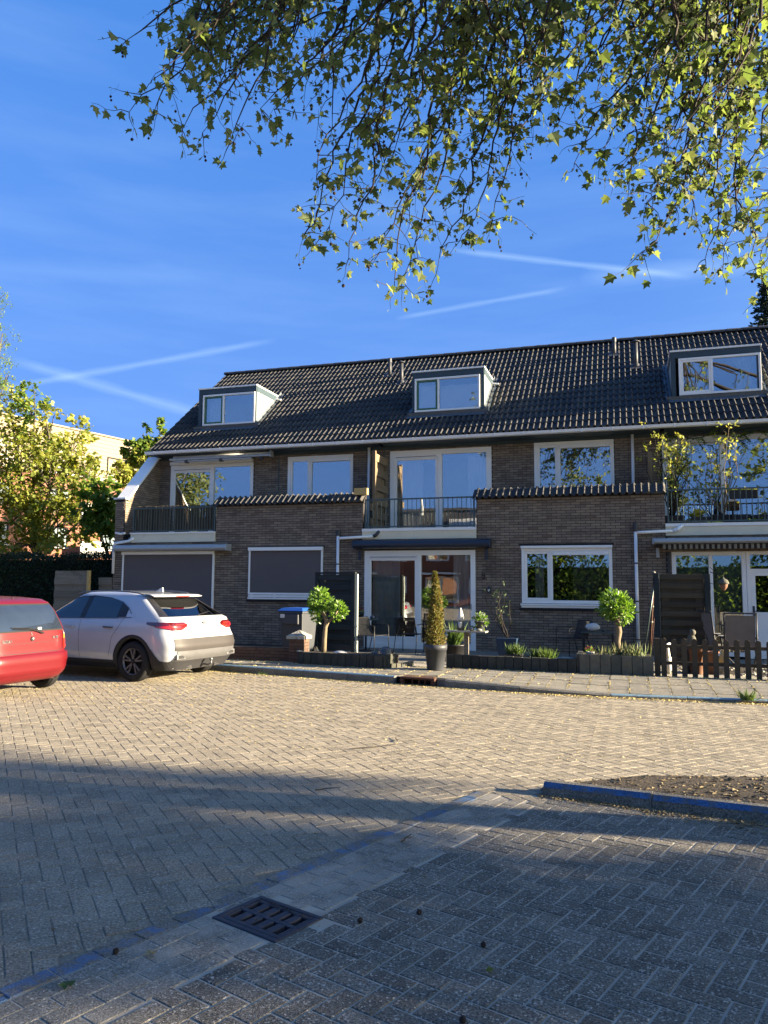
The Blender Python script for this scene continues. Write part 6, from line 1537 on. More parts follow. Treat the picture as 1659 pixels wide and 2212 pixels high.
# granite balls, flat stones
q = at(833, 1412, Y=14.25); MB().ball((q.x, 14.25, .30), .15, 24, 16).build('granite_ball', M_granite, smooth=True, label='large polished dark granite ball beside the left bed', cat='stone ball')
q = at(810, 1412, Y=14.5); MB().ball((q.x, 14.5, .24), .10, 20, 12).build('granite_ball', M_granite, smooth=True, label='smaller polished dark granite ball left of the large one', cat='stone ball')
q = at(741, 1409, Y=14.0); MB().ball((q.x, 13.85, .335), .09, 14, 8, (1.5, .9, .45), .04, 5).build('white_boulder', M_whitestone, smooth=True, label='flat whitish stone on the left bed near its corner', cat='stone')
q = at(650, 1403, Y=14.0); MB().ball((q.x, 13.95, .33), .06, 12, 8, (1.3, .9, .4), .08, 6).build('pebble', M_paleconc, smooth=True, label='small pale stone on the left bed beside the pillar', cat='stone')
q = at(1224, 1420, Y=14.5); MB().ball((q.x, 14.35, .33), .10, 12, 8, (1.7, .9, .25), .05, 7).build('flat_stone', M_paleconc, smooth=True, label='flat pale stone between low edging and raised bed', cat='stone')
# conifer in pot
q = at(935, 1449, Z=.12); YC = q.y+.2; cp = thing('potted_conifer', 'slim golden conifer in a tall anthracite pot on the pavement', 'potted tree', (q.x, YC, .12)); potted(.205, .15, .45, (q.x, YC, .12), M_plastic, cp, rim=.10)
r = random.Random(8); L = []; zt = at(936, 1238, Y=YC).z; z0 = .52
for k in range(5200):
    t = r.random()**1.25; z = z0+(zt-z0)*t; R_ = (.145*(1-t)**.75+.012)*(1+.22*math.sin(z*19+2*math.sin(r.choice((0, 2, 4))))); a = r.uniform(0, 6.28); rr_ = R_*r.uniform(.55, 1.08)
    L.append(((q.x+rr_*math.cos(a)+.012*math.sin(z*6), YC+rr_*math.sin(a), z), Vector((math.cos(a)*.6, math.sin(a)*.6, 1))+rdir(r)*.4, r.uniform(.03, .06), r.uniform(0, 6)))
leaves(L, 'scale').build('foliage', M_conif, cp); MB().tube([(q.x, YC, .5), (q.x, YC, zt-.1)], [.02, .004], 6).build('trunk', M_twig, cp)
# laurel topiaries
def topiary(name, label, base, trunk, crowns, seed, n=900, ls=.075):
    t = thing(name, label, 'topiary tree', base); m = MB()
    for pts, rs in trunk: m.tube(pts, rs, 9)
    m.build('trunk', M_palebark, t, smooth=True)
    r = random.Random(seed)
    for c, R_, sc in crowns:
        L = []; cc = Vector(c)
        for k in range(int(n*(R_/.3)**2)):
            d = rdir(r); bump = 1+.16*math.sin(d.x*5+seed)*math.sin(d.z*6+1)+r.gauss(0, .05); p = cc+Vector((d.x*sc[0], d.y*sc[1], d.z*sc[2]))*R_*bump*r.uniform(.62, 1.0)
            a0 = r.uniform(0, 6)
            L.append((p, (d*.9+rdir(r)*.7+Vector((0, 0, .25))), ls*r.uniform(.7, 1.25), r.uniform(0, 6)))
        leaves(L, 'oval').build('crown', M_leafL, t)
    return t
Y1 = 14.0; f = lambda px, py: tuple(at(px, py, Y=Y1)); b0 = f(699, 1406)
topiary('topiary_tree', 'topiary with forked pale stem and two bright leaf balls before the black screen', (b0[0], Y1, .30),
        [([(b0[0], Y1, .25), f(701, 1380), f(703, 1355), f(707, 1342), f(706, 1338)], [.055, .045, .042, .05, .045]), ([f(706, 1344), f(702, 1332), f(694, 1320), f(690, 1305)], [.045, .035, .028, .02]), ([f(708, 1343), f(716, 1337), f(724, 1328), f(729, 1320)], [.035, .025, .02, .014])],
        [(f(691, 1297), .225, (.98, .95, 1.05)), (f(683, 1316), .14, (1, 1, .9)), (f(731, 1320), .165, (1, .95, 1)), (f(684, 1340), .06, (1.3, 1, .8))], 4)
Y1 = 14.45; b0 = f(1336, 1400)
topiary('topiary_tree', 'topiary with thick gnarled stem and one large leaf ball above the raised bed', (b0[0], Y1, .39),
        [([(b0[0], Y1, .35), f(1334, 1385), f(1337, 1365), f(1335, 1350), f(1334, 1338)], [.06, .05, .055, .05, .06]), ([f(1334, 1340), f(1325, 1322), f(1320, 1305)], [.05, .03, .02]), ([f(1334, 1340), f(1342, 1325), f(1345, 1305)], [.045, .03, .02])],
        [(f(1328, 1306), .26, (1.05, 1, .9)), (f(1345, 1322), .20, (1.0, 1, 1.1)), (f(1316, 1320), .15, (1, 1, .9))], 9, n=850)
# daffodil leaves and pink primula in the raised bed
r = random.Random(21); M_blade2 = mat('striped_blade', None, .6, cols=[(.08, .15, .04), (.14, .19, .06), (.45, .42, .22)], translucent=.3)
def clump(name, label, cx_, cy_, z, n, s0, s1, sx, sy, m_, cat, seed, lean=.35):
    r = random.Random(seed); return leaves([((cx_+r.gauss(0, sx), cy_+r.gauss(0, sy), z), Vector((r.gauss(0, lean), r.gauss(0, lean), 1)), r.uniform(s0, s1), r.uniform(0, 6)) for k in range(n)], 'blade').build(name, m_, label=label, cat=cat)
q = at(1300, 1415, Y=14.3); clump('leafy_clump', 'low striped leaves left of the gnarled topiary stem', X_(1308, 1410, 14.25), 14.25, .39, 80, .08, .22, .09, .08, M_blade2, 'plant', 1)
clump('leafy_clump', 'tall striped leaves right of the gnarled topiary stem', X_(1368, 1410, 14.3), 14.3, .39, 130, .10, .30, .12, .08, M_blade2, 'plant', 2)
q = at(1275, 1412, Y=14.2); bloom('primula', 'pink primula in a whitish pot at the left corner of the raised bed', (q.x, 14.2, .39), .09, 50, (.07, .05, .08), M_pink, M_leafL, 'plant', 5, potm=M_whitestone, nf=34, flower_size=.022, ls=.05)
p = at(1614, 1512, Z=.05); clump('weed_tuft', 'green weed tuft growing at the blue painted kerb edge', p.x, p.y+.03, .04, 110, .06, .20, .045, .03, M_grass, 'weed', 4, .7)
for px, py, lab, k in ((1092+20, 1432, 'tiny weed at the foot of the right low edging', 5), (1618, 1466, 'small weed on the pavement edge below the picket fence', 6), (1412-70, 1430+25, 'small weed below the raised stone bed', 7), (566, 1456, 'small weed on the kerb right of the white car', 8), (480+40, 1425+14, 'dry weeds at the foot of the low brick wall', 9)):
    p = at(px, py, Z=.10); clump('weed_tuft', lab, p.x, p.y, .09, 40, .03, .09, .04, .02, M_grass, 'weed', k, .8)
# picket fence
pf = thing('picket_fence', 'low brown picket fence with rounded tops at the front of the right garden', 'picket fence', (.5, 14.1, .06)); x = .435; k = 0; r = random.Random(2)
def picket(x, w, z1, yy=14.08):
    prof = [(x-w/2, .07), (x+w/2, .07)]+[(x+w/2*math.cos(a), z1-w/2+w/2*math.sin(a)) for a in [PI*i/8 for i in range(9)]]; m = MB(); m.prismY(prof, yy, yy+.02); return m
MB().box((.42, 14.06, .06), (.51, 14.15, .74)).build('post', M_woodbrown, pf, bevel=.004)
x = .57
while x < 4.6:
    picket(x, .085, .745+r.uniform(-.012, .008), 14.06+r.uniform(-.002, .002)).build('picket', M_woodbrown, pf, bevel=.003); x += .163
for z in (.30, .58): MB().box((.50, 14.084, z), (4.7, 14.12, z+.055)).build('rail', M_woodbrown, pf)
MB().box((2.25, 14.13, .06), (2.33, 14.2, .70)).build('post', M_woodbrown, pf)
# figures and pots behind the pickets
def g(px, py, Y): return X_(px, py, Y)
x = g(1443, 1420, 14.6); hs_ = thing('stone_figure', 'white stone goose figure behind the first pickets', 'garden figure', (x, 14.6, .07)); MB().ball((x, 14.6, .25), .10, 14, 10, (.9, 1, 1.6)).build('figure_body', M_whitestone, hs_, smooth=True); MB().tube([(x, 14.58, .36), (x-.01, 14.56, .55), (x+.02, 14.5, .62), (x-.06, 14.45, .60)], [.05, .03, .03, .01], 8).build('neck', M_whitestone, hs_, smooth=True); MB().lathe([(.09, 0), (.09, .06), (.05, .08)], (x, 14.6, .07), 14).build('plinth', M_paleconc, hs_)
x = g(1505, 1420, 15.0); potted(.15, .11, .48, (x, 15.0, .07), M_terra, name='terracotta_planter', label='tall terracotta planter behind the pickets below the brown screen', cat='planter')
x = g(1494, 1390, 15.1); c_ = thing('cat_figure', 'grey stone cat figure peeping above the pickets', 'garden figure', (x, 15.1, .5)); MB().ball((x, 15.1, .64), .09, 12, 10, (.9, .8, 1.5)).build('figure_body', M_stone, c_, smooth=True); m = MB().ball((x+.02, 15.06, .80), .055, 10, 8); m.add([(x-.02, 15.06, .84), (x+.01, 15.06, .85), (x-.005, 15.06, .89)], [(0, 1, 2)]); m.add([(x+.03, 15.06, .85), (x+.06, 15.06, .84), (x+.05, 15.06, .89)], [(0, 1, 2)]); m.build('head', M_stone, c_, smooth=True); MB().box((x-.12, 15.0, .07), (x+.12, 15.2, .5)).build('pedestal', M_blackplastic, c_)
x = g(1537, 1420, 14.8); potted(.13, .09, .42, (x, 14.8, .07), M_terra, name='terracotta_planter', label='shorter round terracotta pot right of the tall one', cat='planter')
x = g(1562, 1415, 14.7); bt = thing('gnome_bottle', 'pale cone hatted gnome behind the pickets right of the terracotta pots', 'gnome', (x, 14.7, .07)); MB().lathe([(.07, 0), (.08, .1), (.07, .2)], (x, 14.7, .12), 14).build('robe', M_paleconc, bt, smooth=True); MB().lathe([(.085, 0), (.06, .1), (.02, .2), (.001, .24)], (x, 14.7, .32), 14).build('hat', M_woodyellow, bt, smooth=True); MB().lathe([(.08, 0), (.075, .05), (.001, .05)], (x, 14.7, .07), 12).build('plinth', M_whitestone, bt)
# sling chairs
def sling(px, py, Y, rz, label):
    q = at(px, py, Y=Y); t = thing('sling_chair', label, 'chair', (q.x, Y, .075), rz, group='reclining sling chairs')
    for sx in (-1, 1):
        MB().tube([(sx*.27, -.22, 0), (sx*.27, .26, .45), (sx*.27, .34, 1.08)], .014, 8).build('leg', M_black, t, smooth='auto'); MB().tube([(sx*.28, .34, 0), (sx*.28, -.20, .60), (sx*.28, .28, .64)], .014, 8).build('leg', M_black, t, smooth='auto'); MB().box((sx*.28-.025, -.24, .60), (sx*.28+.025, .22, .63)).build('armrest', M_plastic, t, bevel=.01)
    m = MB(); m.add([(-.25, -.20, .42), (.25, -.20, .42), (.25, .24, .42), (-.25, .24, .42), (-.25, .33, 1.03), (.25, .33, 1.03)], [(0, 1, 2, 3), (3, 2, 5, 4)]); m.build('sling', mat('grey_mesh_fabric', (.20, .18, .16), .8, noise=.2), t); MB().tube([(-.27, .34, 1.07), (.27, .34, 1.07)], .016, 8).build('top_bar', M_plastic, t)
    return t
sling(1597, 1430, 15.7, R(180), 'grey sling chair seen from behind, right behind the pickets')
sling(1553, 1425, 16.5, R(120), 'sling chair turned sideways between the brown screen and the other sling chair')
# stick in the left corner, ornaments inside the windows
q = at(1252, 1275, Y=YF+.2); MB().lathe([(.05, 0), (.09, .07), (.10, .13), (.06, .2), (.04, .22)], (X_(1286, 1290, YF+.2), YF+.2, 1.3), 16).build('vase', M_granite, smooth=True, label='round dark vase standing inside the ground floor window', cat='vase')

# ------------------------------------------------------------------ trees, hedge, far buildings
def limb(m, p, d, L, r0, r, segs=6, droop=0.0, wig=.15, r1=None):
    pts = [Vector(p)]; d = Vector(d).normalized()
    for i in range(segs): d = (d+rdir(r)*wig+Vector((0, 0, -droop))).normalized(); pts.append(pts[-1]+d*L/segs)
    r1 = r1 if r1 is not None else r0*.4
    m.tube(pts, [r0+(r1-r0)*i/segs for i in range(segs+1)], 6 if r0 > .02 else 4, cap=False); return pts
def garden_tree(name, label, base, trunk_h, trunk_r, blobs, mats, n, ls, seed, cat='tree', group=None, leafk='star', limbs=True, lean=.5, gap=.55):
    """tree > trunk, crown: leaves gathered in tufts inside the given ellipsoids, each joined to the trunk by a limb"""
    r = random.Random(seed); t = thing(name, label, cat, base, group=group); m = MB(); top = Vector(base)+Vector((0, 0, trunk_h))
    m.tube([Vector(base)-Vector((0, 0, .1)), Vector(base).lerp(top, .5)+Vector((r.uniform(-.1, .1), 0, 0)), top], [trunk_r*1.2, trunk_r, trunk_r*.8], 10)
    L = [[] for _ in mats]; tot = sum(b[1][0]*b[1][1]*b[1][2] for b in blobs)
    for c, rad, mi in blobs:
        c = Vector(c); mid = top.lerp(c, .5)+rdir(r)*.2
        if limbs: m.tube([top, mid, c], [trunk_r*.6, trunk_r*.35, trunk_r*.15], 7)
        nb = max(4, int(n*rad[0]*rad[1]*rad[2]/tot/26))
        for k in range(nb):
            d = rdir(r); q = c+Vector((d.x*rad[0], d.y*rad[1], d.z*rad[2]))*r.uniform(.35, 1.0)**.6
            if limbs and k % 3 == 0: m.tube([c.lerp(top, .1), c.lerp(q, .5)+rdir(r)*.1, q], [trunk_r*.18, trunk_r*.1, trunk_r*.04], 4, cap=False)
            tr_ = r.uniform(.5, 1.1)*gap*(rad[0]+rad[2])*.28
            for j in range(26):
                p = q+rdir(r)*tr_*r.random()**.5; L[mi if r.random() < .85 else r.randrange(len(mats))].append((p, (rdir(r)*lean+d*.3+Vector((0, 0, -.15))), ls*r.uniform(.6, 1.25), r.uniform(-.9, .9)))
    m.build('trunk', M_bark, t, smooth=True)
    for l_, mm_ in zip(L, mats):
        if l_: leaves(l_, leafk).build('crown', mm_, t, kind=None)
    return t
def B_(px, py, D, rx, ry, rz, mi=0, k=1.26): p = atD(px, py, D*k); return (tuple(p), (rx*k, ry*k, rz*k), mi)
# maples left of the row
b1 = atD(75, 1215, 34); b1.z = 0
garden_tree('maple_tree', 'large spreading maple with olive and yellow leaves behind the hedge at the left edge', tuple(b1), 2.9, .17,
    [B_(40, 1000, 27, 1.5, 1.4, 1.7, 0), B_(110, 1040, 26.5, 1.5, 1.3, 1.6, 0), B_(20, 1120, 26, 1.5, 1.3, 1.1, 0), B_(130, 1130, 26, 1.4, 1.2, 1.0, 0), B_(200, 1100, 26, .9, .9, 1.0, 1), B_(160, 960, 27, .7, .8, 1.1, 2), B_(25, 900, 27, .7, .8, 1.3, 2), B_(75, 880, 27, .8, .8, .9, 1), B_(110, 920, 27, .7, .7, .8, 2), B_(195, 1020, 26.5, .7, .8, .7, 0), B_(60, 1175, 25.5, 1.6, 1.0, .45, 0)],
    [M_leafM, M_leafMd, M_leafY], 9800, .18, 5, gap=.62)
b2 = atD(330, 1230, 36.5); b2.z = 0
garden_tree('maple_tree', 'slender young maple with sunlit shoots rising behind the white wall cap', tuple(b2), 3.4, .09,
    [B_(345, 925, 29, .22, .3, .55, 1), B_(310, 935, 29, .22, .3, .6, 1), B_(290, 975, 29, .5, .4, .5, 1), B_(325, 980, 29, .6, .5, .55, 1), B_(275, 1020, 28.5, .45, .5, .5, 2), B_(300, 1010, 29, .6, .5, .6, 2), B_(355, 960, 29, .3, .3, .4, 1), B_(262, 1045, 28.5, .35, .4, .35, 2)],
    [M_leafM, M_leafMd, M_leafY], 4200, .17, 6)
b3 = atD(235, 1230, 30.9); b3.z = 0
garden_tree('maple_tree', 'small dark green maple between the yellow maple and the end wall', tuple(b3), 2.6, .07, [B_(225, 1080, 24.5, .55, .5, .65, 0), B_(215, 1120, 24.5, .7, .5, .5, 0), B_(190, 1095, 24.5, .4, .5, .4, 0), B_(232, 1150, 24.5, .4, .4, .5, 0)], [M_leafMd], 2000, .18, 8)
b4 = atD(-60, 1230, 41.6); b4.z = 0
garden_tree('birch_tree', 'tall birch with hanging twigs entering at the left edge above the maple', tuple(b4), 6.5, .16, [B_(-10, 760, 33, .8, 1, 1.6, 0), B_(-15, 850, 33, .9, 1, 1.0, 0), B_(-60, 760, 33, 1.2, 1, 2.2, 0), B_(-14, 650, 33, .45, .8, 1.0, 0), B_(5, 720, 33, .35, .6, .5, 0), B_(15, 810, 33, .4, .6, .6, 0)], [M_leafMd, M_leafM], 5200, .11, 9, leafk='oval')
# hedge
hg = thing('hedge', 'dark clipped hedge along the garden left of the houses', 'hedge', (-19, 20, 0)); r = random.Random(3); L = []
hx0, hx1 = at(-60, 1200, Y=19.8).x, -13.75; hz = at(120, 1203, Y=19.8).z
for k in range(17000):
    x = r.uniform(hx0, hx1); y = 19.6+.8*r.random(); z = r.uniform(.1, hz); q = r.random()
    if q < .62: y = 19.55+abs(r.gauss(0, .08))
    elif q < .85: z = hz+r.gauss(0, .06)+.05*math.sin(x*2.3)
    L.append(((x, y, z), Vector((r.gauss(0, .6), -.5+r.gauss(0, .5), r.gauss(.2, .6))), r.uniform(.05, .10), r.uniform(0, 6)))
leaves(L, 'oval').build('foliage', M_hedge, hg); MB().box((hx0, 19.72, 0), (hx1, 20.4, hz-.1)).build('branch_core', mat('hedge_shadow_core', (.012, .016, .009), 1), hg)  # near-black box stands in for the shade inside the hedge
# dark conifer behind the roof, right
bf = atD(1690, 1200, 44); bf.z = 0
t = thing('conifer_tree', 'dark conifer showing behind the ridge at the right edge', 'tree', tuple(bf)); m = MB(); m.tube([bf, bf+Vector((0, 0, 17))], [.3, .05], 8); L = []; r = random.Random(12)
apex = atD(1690, 590, 44).z
for k in range(150):
    z = 6+(apex-6)*(k/150)**.9; R_ = (apex-z)*.26+.35; a = k*2.4; e = Vector((math.cos(a), math.sin(a), .1)); p = Vector((bf.x, bf.y, z)); q = p+e*R_; m.tube([p, q], [.04, .01], 4, cap=False)
    for j in range(70): u = r.uniform(.2, 1.05); L.append((p.lerp(q, u)+rdir(r)*.18, (e+rdir(r)*.9), r.uniform(.15, .3), r.uniform(0, 6)))
m.build('trunk', M_bark, t); leaves(L, 'scale').build('crown', M_fir, t)

# apartment building beyond the maples: long face turned to the sun
M_apbrick = mat('salmon_brick', (.26, .12, .08), .9, noise=.12, nscale=2, bump=.3, bscale=14)
M_apclad = mat('cream_cladding', (.30, .245, .17), .8, noise=.08)
M_apwhite = mat('balcony_white', (.42, .42, .42), .7)
uA_ = Vector((math.sin(R(11.5)), math.cos(R(11.5)), 0)); nA_ = Vector((uA_.y, -uA_.x, 0))
p0 = atD(172, 932, 60); zt = p0.z; base = Vector((p0.x, p0.y, 0)); 
ap = thing('apartment_building', 'four storey salmon brick apartment block with cream clad top storey behind the maples', 'building', tuple(base))
def apbox(m, s0, s1, d0, d1, z0, z1):
    c = base+uA_*((s0+s1)/2)+nA_*((d0+d1)/2); c.z = (z0+z1)/2; m.obox(c, uA_, nA_, (0, 0, 1), (s1-s0)/2, abs(d1-d0)/2, (z1-z0)/2); return m
H3 = zt-3.6
def s_at(px, py):                                      # distance along the face of a picture point
    d = ray(px, py); t = (base-CAM).dot(nA_)/d.dot(nA_); q = CAM+d*t; return (q-base).dot(uA_), q.z
apbox(MB(), -30, 26, -10, -.001, 0, H3).build('brick_storeys', M_apbrick, ap); m = apbox(MB(), -30, 26, -10, .05, H3+.16, zt); m.build('cream_storey', M_apclad, ap)
m = MB()
for k in range(11): apbox(m, -30, 26, .05, .085, H3+.2+k*.31, H3+.2+k*.31+.26)
m.build('cladding_boards', M_apclad, ap, kind='stuff')
apbox(MB(), -30.2, 26.2, -10.2, .22, zt, zt+.12).build('roof_edge', M_apclad, ap); apbox(MB(), -30, 26, 0, .12, H3-.02, H3+.15).build('string_course', M_apwhite, ap)
M_apframe = mat('dark_window_frame', (.015, .018, .025), .7, spec=.1); G_ap = glass('flat_glass', refl=.5)
def apwin(s0, s1, z0, z1):
    m = MB(); w = .09
    for a in ((s0, s1, z0, z0+w), (s0, s1, z1-w, z1), (s0, s0+w, z0+w, z1-w), (s1-w, s1, z0+w, z1-w), ((s0+s1)/2-w/2, (s0+s1)/2+w/2, z0+w, z1-w)): apbox(m, a[0], a[1], -.02, .14, a[2], a[3])
    o = m.build('window', M_apframe, ap); apbox(MB(), s0+w, s1-w, .055, .08, z0+w, z1-w).build('pane', mat('pale_blind_glass', (.17, .22, .25), .3, spec=.3), o); apbox(MB(), s0-.05, s1+.05, 0, .22, z0-.09, z0-.002).build('sill', M_apwhite, o)
sw0, zz1 = s_at(231, 972); sw1, _ = s_at(272, 980); _, zz0 = s_at(231, 1010); W_ = sw1-sw0
for k in range(-6, 4):
    s0 = sw0+k*(W_*1.9+1.2)
    apwin(s0, s0+W_, H3+.55, H3+2.0)
    for fl in range(3): apwin(s0-.3, s0+W_-.5, H3-2.6-fl*2.9, H3-1.1-fl*2.9)
    for fl in range(3):
        if k % 2 == 0:
            m = MB(); s1 = s0-.8; apbox(m, s1-2.6, s1, 0, 1.5, H3-3.3-fl*2.9, H3-3.1-fl*2.9); apbox(m, s1-2.6, s1, 1.42, 1.5, H3-3.1-fl*2.9, H3-2.1-fl*2.9); m.build('balcony', M_apwhite, ap)
apbox(MB(), sw0-12, sw0-10.6, -3, -1.6, zt+.13, zt+1.6).build('roof_vent_box', M_apwhite, ap); apbox(MB(), sw0-12.2, sw0-10.4, -3.2, -1.4, zt+1.6, zt+1.8).build('vent_cap', M_plastic, ap)

# houses across the street, behind the viewer: seen in the glass
M_oppbrick = mat('orange_red_brick', (.33, .13, .08), .9, noise=.2, nscale=6, bump=.5, bscale=20)
for k in range(4):
    X0, X1 = -38.5+k*7.2, -31.35+k*7.2; Yo = -26
    oh = thing('terraced_house', ['red brick house across the street, far end, seen only in reflections', 'red brick house across the street, second from the far end, seen in reflections', 'red brick house across the street whose roof shows in the balcony doors', 'red brick house across the street nearest the middle, seen in reflections'][k], 'house', (X0, Yo, 0), group='red brick houses across the street')
    holes = [(X0+.8, X0+3.6, .3, 2.4), (X0+4.5, X0+6.4, 1.0, 2.4), (X0+.9, X0+2.8, 3.7, 4.9), (X0+4.2, X0+6.3, 3.7, 4.9)]
    m = MB()
    for a, b, c, d in rects(X0, X1, 0, 5.5, holes): m.box((a, Yo-.3, c), (b, Yo, d))
    m.build('front_wall', M_oppbrick, oh)
    for hh_ in holes:
        m = MB(); frame_ring(m, hh_[0], hh_[1], hh_[2], hh_[3], Yo-.12, Yo+.02, .12); m.box(((hh_[0]+hh_[1])/2-.06, Yo-.11, hh_[2]), ((hh_[0]+hh_[1])/2+.06, Yo+.01, hh_[3])); wo = m.build('window', M_white, oh); MB().box((hh_[0]+.12, Yo-.10, hh_[2]+.12), (hh_[1]-.12, Yo-.08, hh_[3]-.12)).build('pane', G_low, wo)
    MB().box((X0+.6, Yo, 2.6), (X0+3.8, Yo+1.1, 2.75)).build('canopy', M_white, oh)
    MB().box((X0, Yo-8, 0), (X1, Yo-7.7, 5.5)).build('rear_wall', M_oppbrick, oh)
    MB().box((X0+.1, Yo-3, .1), (X1-.1, Yo-2.9, 5.4)).build('room_wall', M_interior, oh)
    MB().prismX([(Yo+.4, 5.4), (Yo-4, 8.9), (Yo-8.4, 5.4), (Yo-8.2, 5.2), (Yo-4, 8.7), (Yo+.2, 5.2)][::-1], X0, X1).build('roof', M_tile, oh)
    m = MB(); cx_ = X0+3.2; m.box((cx_-1.3, Yo-1.0, 6.3), (cx_+1.3, Yo-.9, 7.5)); m.box((cx_-1.3, Yo-2.6, 6.3), (cx_+1.3, Yo-1.0, 7.6)); d = m.build('dormer', M_white, oh); MB().box((cx_-1.1, Yo-.899, 6.5), (cx_+1.1, Yo-.88, 7.3)).build('dormer_pane', G_low, d)
    MB().tube([(X0+6, Yo-3.2, 8), (X0+6, Yo-3.2, 9.8)], .12, 8).build('chimney_pipe', M_alu, oh)
# street trees behind and beside the viewer (reflections, and the long evening shadows on the paving)
def street_tree(lab, x, y, H, R_, n, seed, zc=None):
    r = random.Random(seed); zc = zc or H-R_
    bl = [((x+r.uniform(-.6, .6)*R_, y+r.uniform(-.6, .6)*R_, zc+r.uniform(-.55, .6)*R_), (R_*.55, R_*.55, R_*.45), 0) for k in range(8)]
    return garden_tree('street_tree', lab, (x, y, 0), max(2.5, zc-R_*.8), .2, bl, [M_leafP, M_leafM], n, .30, seed, cat='tree', group='street trees around the parking place', gap=.75)
street_tree('tall street tree behind the viewer, dark in the left bedroom glass', -36, -14, 13, 5, 3600, 21)
street_tree('broad street tree behind the viewer, left of the red brick houses', -47, -10, 13, 5, 3200, 22)
street_tree('street tree behind the viewer, right of the red brick houses', 2, -24, 12, 5, 3600, 23)
street_tree('dense street tree behind the viewer, just right of the red brick houses', -5, -22, 11, 4.5, 3600, 28)
street_tree('street tree behind the viewer at the far right', 13, -20, 12, 5, 3600, 24)
street_tree('roadside tree to the right, nearest to the parking bay', 22, 5.0, 6.4, 2.2, 560, 25, zc=4.0)
street_tree('roadside tree to the right, beyond the nearest one', 31, 6.6, 10.0, 2.9, 680, 26, zc=7.2)
street_tree('roadside tree to the right, third of the row', 40, 7.2, 12.5, 3.3, 760, 27, zc=9.4)
street_tree('roadside tree to the right, last of the row', 50, 7.6, 15, 3.8, 820, 29, zc=11.6)

hb_ = thing('hedge', 'tall loose hedge of trees behind the viewer, dark green in the ground floor glass', 'hedge', (6, -19, 0)); r = random.Random(44); L = []  # unseen hedge added so the ground floor glass reflects dark green
for k in range(9000):
    x = r.uniform(-8.5, 26); top_ = 4.3+.9*math.sin(x*.7)+.6*math.sin(x*1.9); z = r.uniform(.1, top_); L.append(((x, -18.4-abs(r.gauss(0, .5)), z), rdir(r, .1)+Vector((0, .5, 0)), r.uniform(.18, .4), r.uniform(0, 6)))
leaves(L, 'oval').build('foliage', M_leafMd, hb_); MB().box((-8.3, -20.2, 0), (25.8, -19.3, 3.0)).build('branch_core', MATS['hedge_shadow_core'], hb_)  # here too the dark core stands in for inner shade

# unseen houses added beyond the right edge to cast shade on the patios
for k in range(2):
    X0, X1 = 8.04+k*7.18, 8.04+(k+1)*7.18
    oh = thing('terraced_house', ['further house of the row, just beyond the right edge of the picture', 'last house of the row, second beyond the right edge of the picture'][k], 'house', (X0, YF, 0), group='row of terraced houses')
    ho = [(X0+.3, X0+2.8, .08, 2.4), (X0+4, X0+6, 1.22, 2.5)]; m = MB()
    for a, b, c, d in rects(X0, X1, 0, 2.74, ho): m.box((a, YF, c), (b, YF+.22, d))
    m.box((X0+2.9, YF, 2.74), (X1, YF+.22, 3.95)); m.build('front_wall', M_brick, oh)
    m = MB(); m.box((X0, YS, 2.74), (X1, YS+.2, 5.42)); m.box((X0, YF, 2.76), (X1, YS, 2.95)); m.box((X0, 27.9, 0), (X1, 28.1, 5.4)); m.build('upper_wall', M_brick, oh)
    for w_ in ho: m = MB(); frame_ring(m, w_[0], w_[1], w_[2], w_[3], YF-.02, YF+.08, .09); wo = m.build('window', M_white, oh); MB().box((w_[0]+.09, YF+.03, w_[2]+.09), (w_[1]-.09, YF+.04, w_[3]-.09)).build('pane', G_win, wo)
    m = MB(); m.prismX([(YR0, ZR0), (YRIDGE, roofz(YRIDGE)), (28.4, ZR0), (28.4, ZR0-.1), (YRIDGE, roofz(YRIDGE)-.1), (YR0, ZR0-.1)][::-1], X0, X1); m.build('roof', M_tile, oh)

# ------------------------------------------------------------------ plants of the right balcony
def planter_box(name, label, x, y, z, w, d, h, m_=None):
    o = taper(MB(), (x-w*.45, y-d*.45, x+w*.45, y+d*.45), (x-w/2, y-d/2, x+w/2, y+d/2), z, z+h).build(name, m_ or M_blackplastic, label=label, cat='planter'); return o
YB = 19.0
for px, top, lab, sd, mt_, ls in ((1455, 940, 'dense young shrub with fresh green leaves at the left of the right balcony', 31, M_leafY, .085), (1562, 942, 'open pale stemmed shrub with yellow leaf tufts on the right balcony', 32, M_leafY, .10)):
    q = at(px, 1120, Y=YB); t_ = thing('balcony_shrub', lab, 'shrub', (q.x, YB, 2.94)); taper(MB(), (q.x-.2, YB-.15, q.x+.2, YB+.15), (q.x-.24, YB-.18, q.x+.24, YB+.18), 2.94, 3.26).build('pot', M_blackplastic, t_, bevel=.01)
    sparse_shrub(t_, (q.x, YB, 3.22), Z_(px, top, YB), 8, mt_, sd, spread=.42 if px < 1500 else .55, ls=ls, m_b=M_twig if px < 1500 else M_palebark, lpt=7 if px < 1500 else 6, stems=15 if px < 1500 else 10)
bal = [(1425, 18.75, .26, .26, 'empty black pot at the left end of the right balcony'), (1515, 18.7, .42, .26, 'black trough with bright hosta leaves on the right balcony'), (1600, 18.8, .40, .30, 'stacked dark crate and pot behind the right balcony railing'), (1640, 18.75, .30, .28, 'dark pot at the right end of the balcony')]
for k, (px, y, w, h_, lab) in enumerate(bal): q = at(px, 1120, Y=y); planter_box('balcony_pot', lab, q.x, y, 2.94, w, .26, h_)
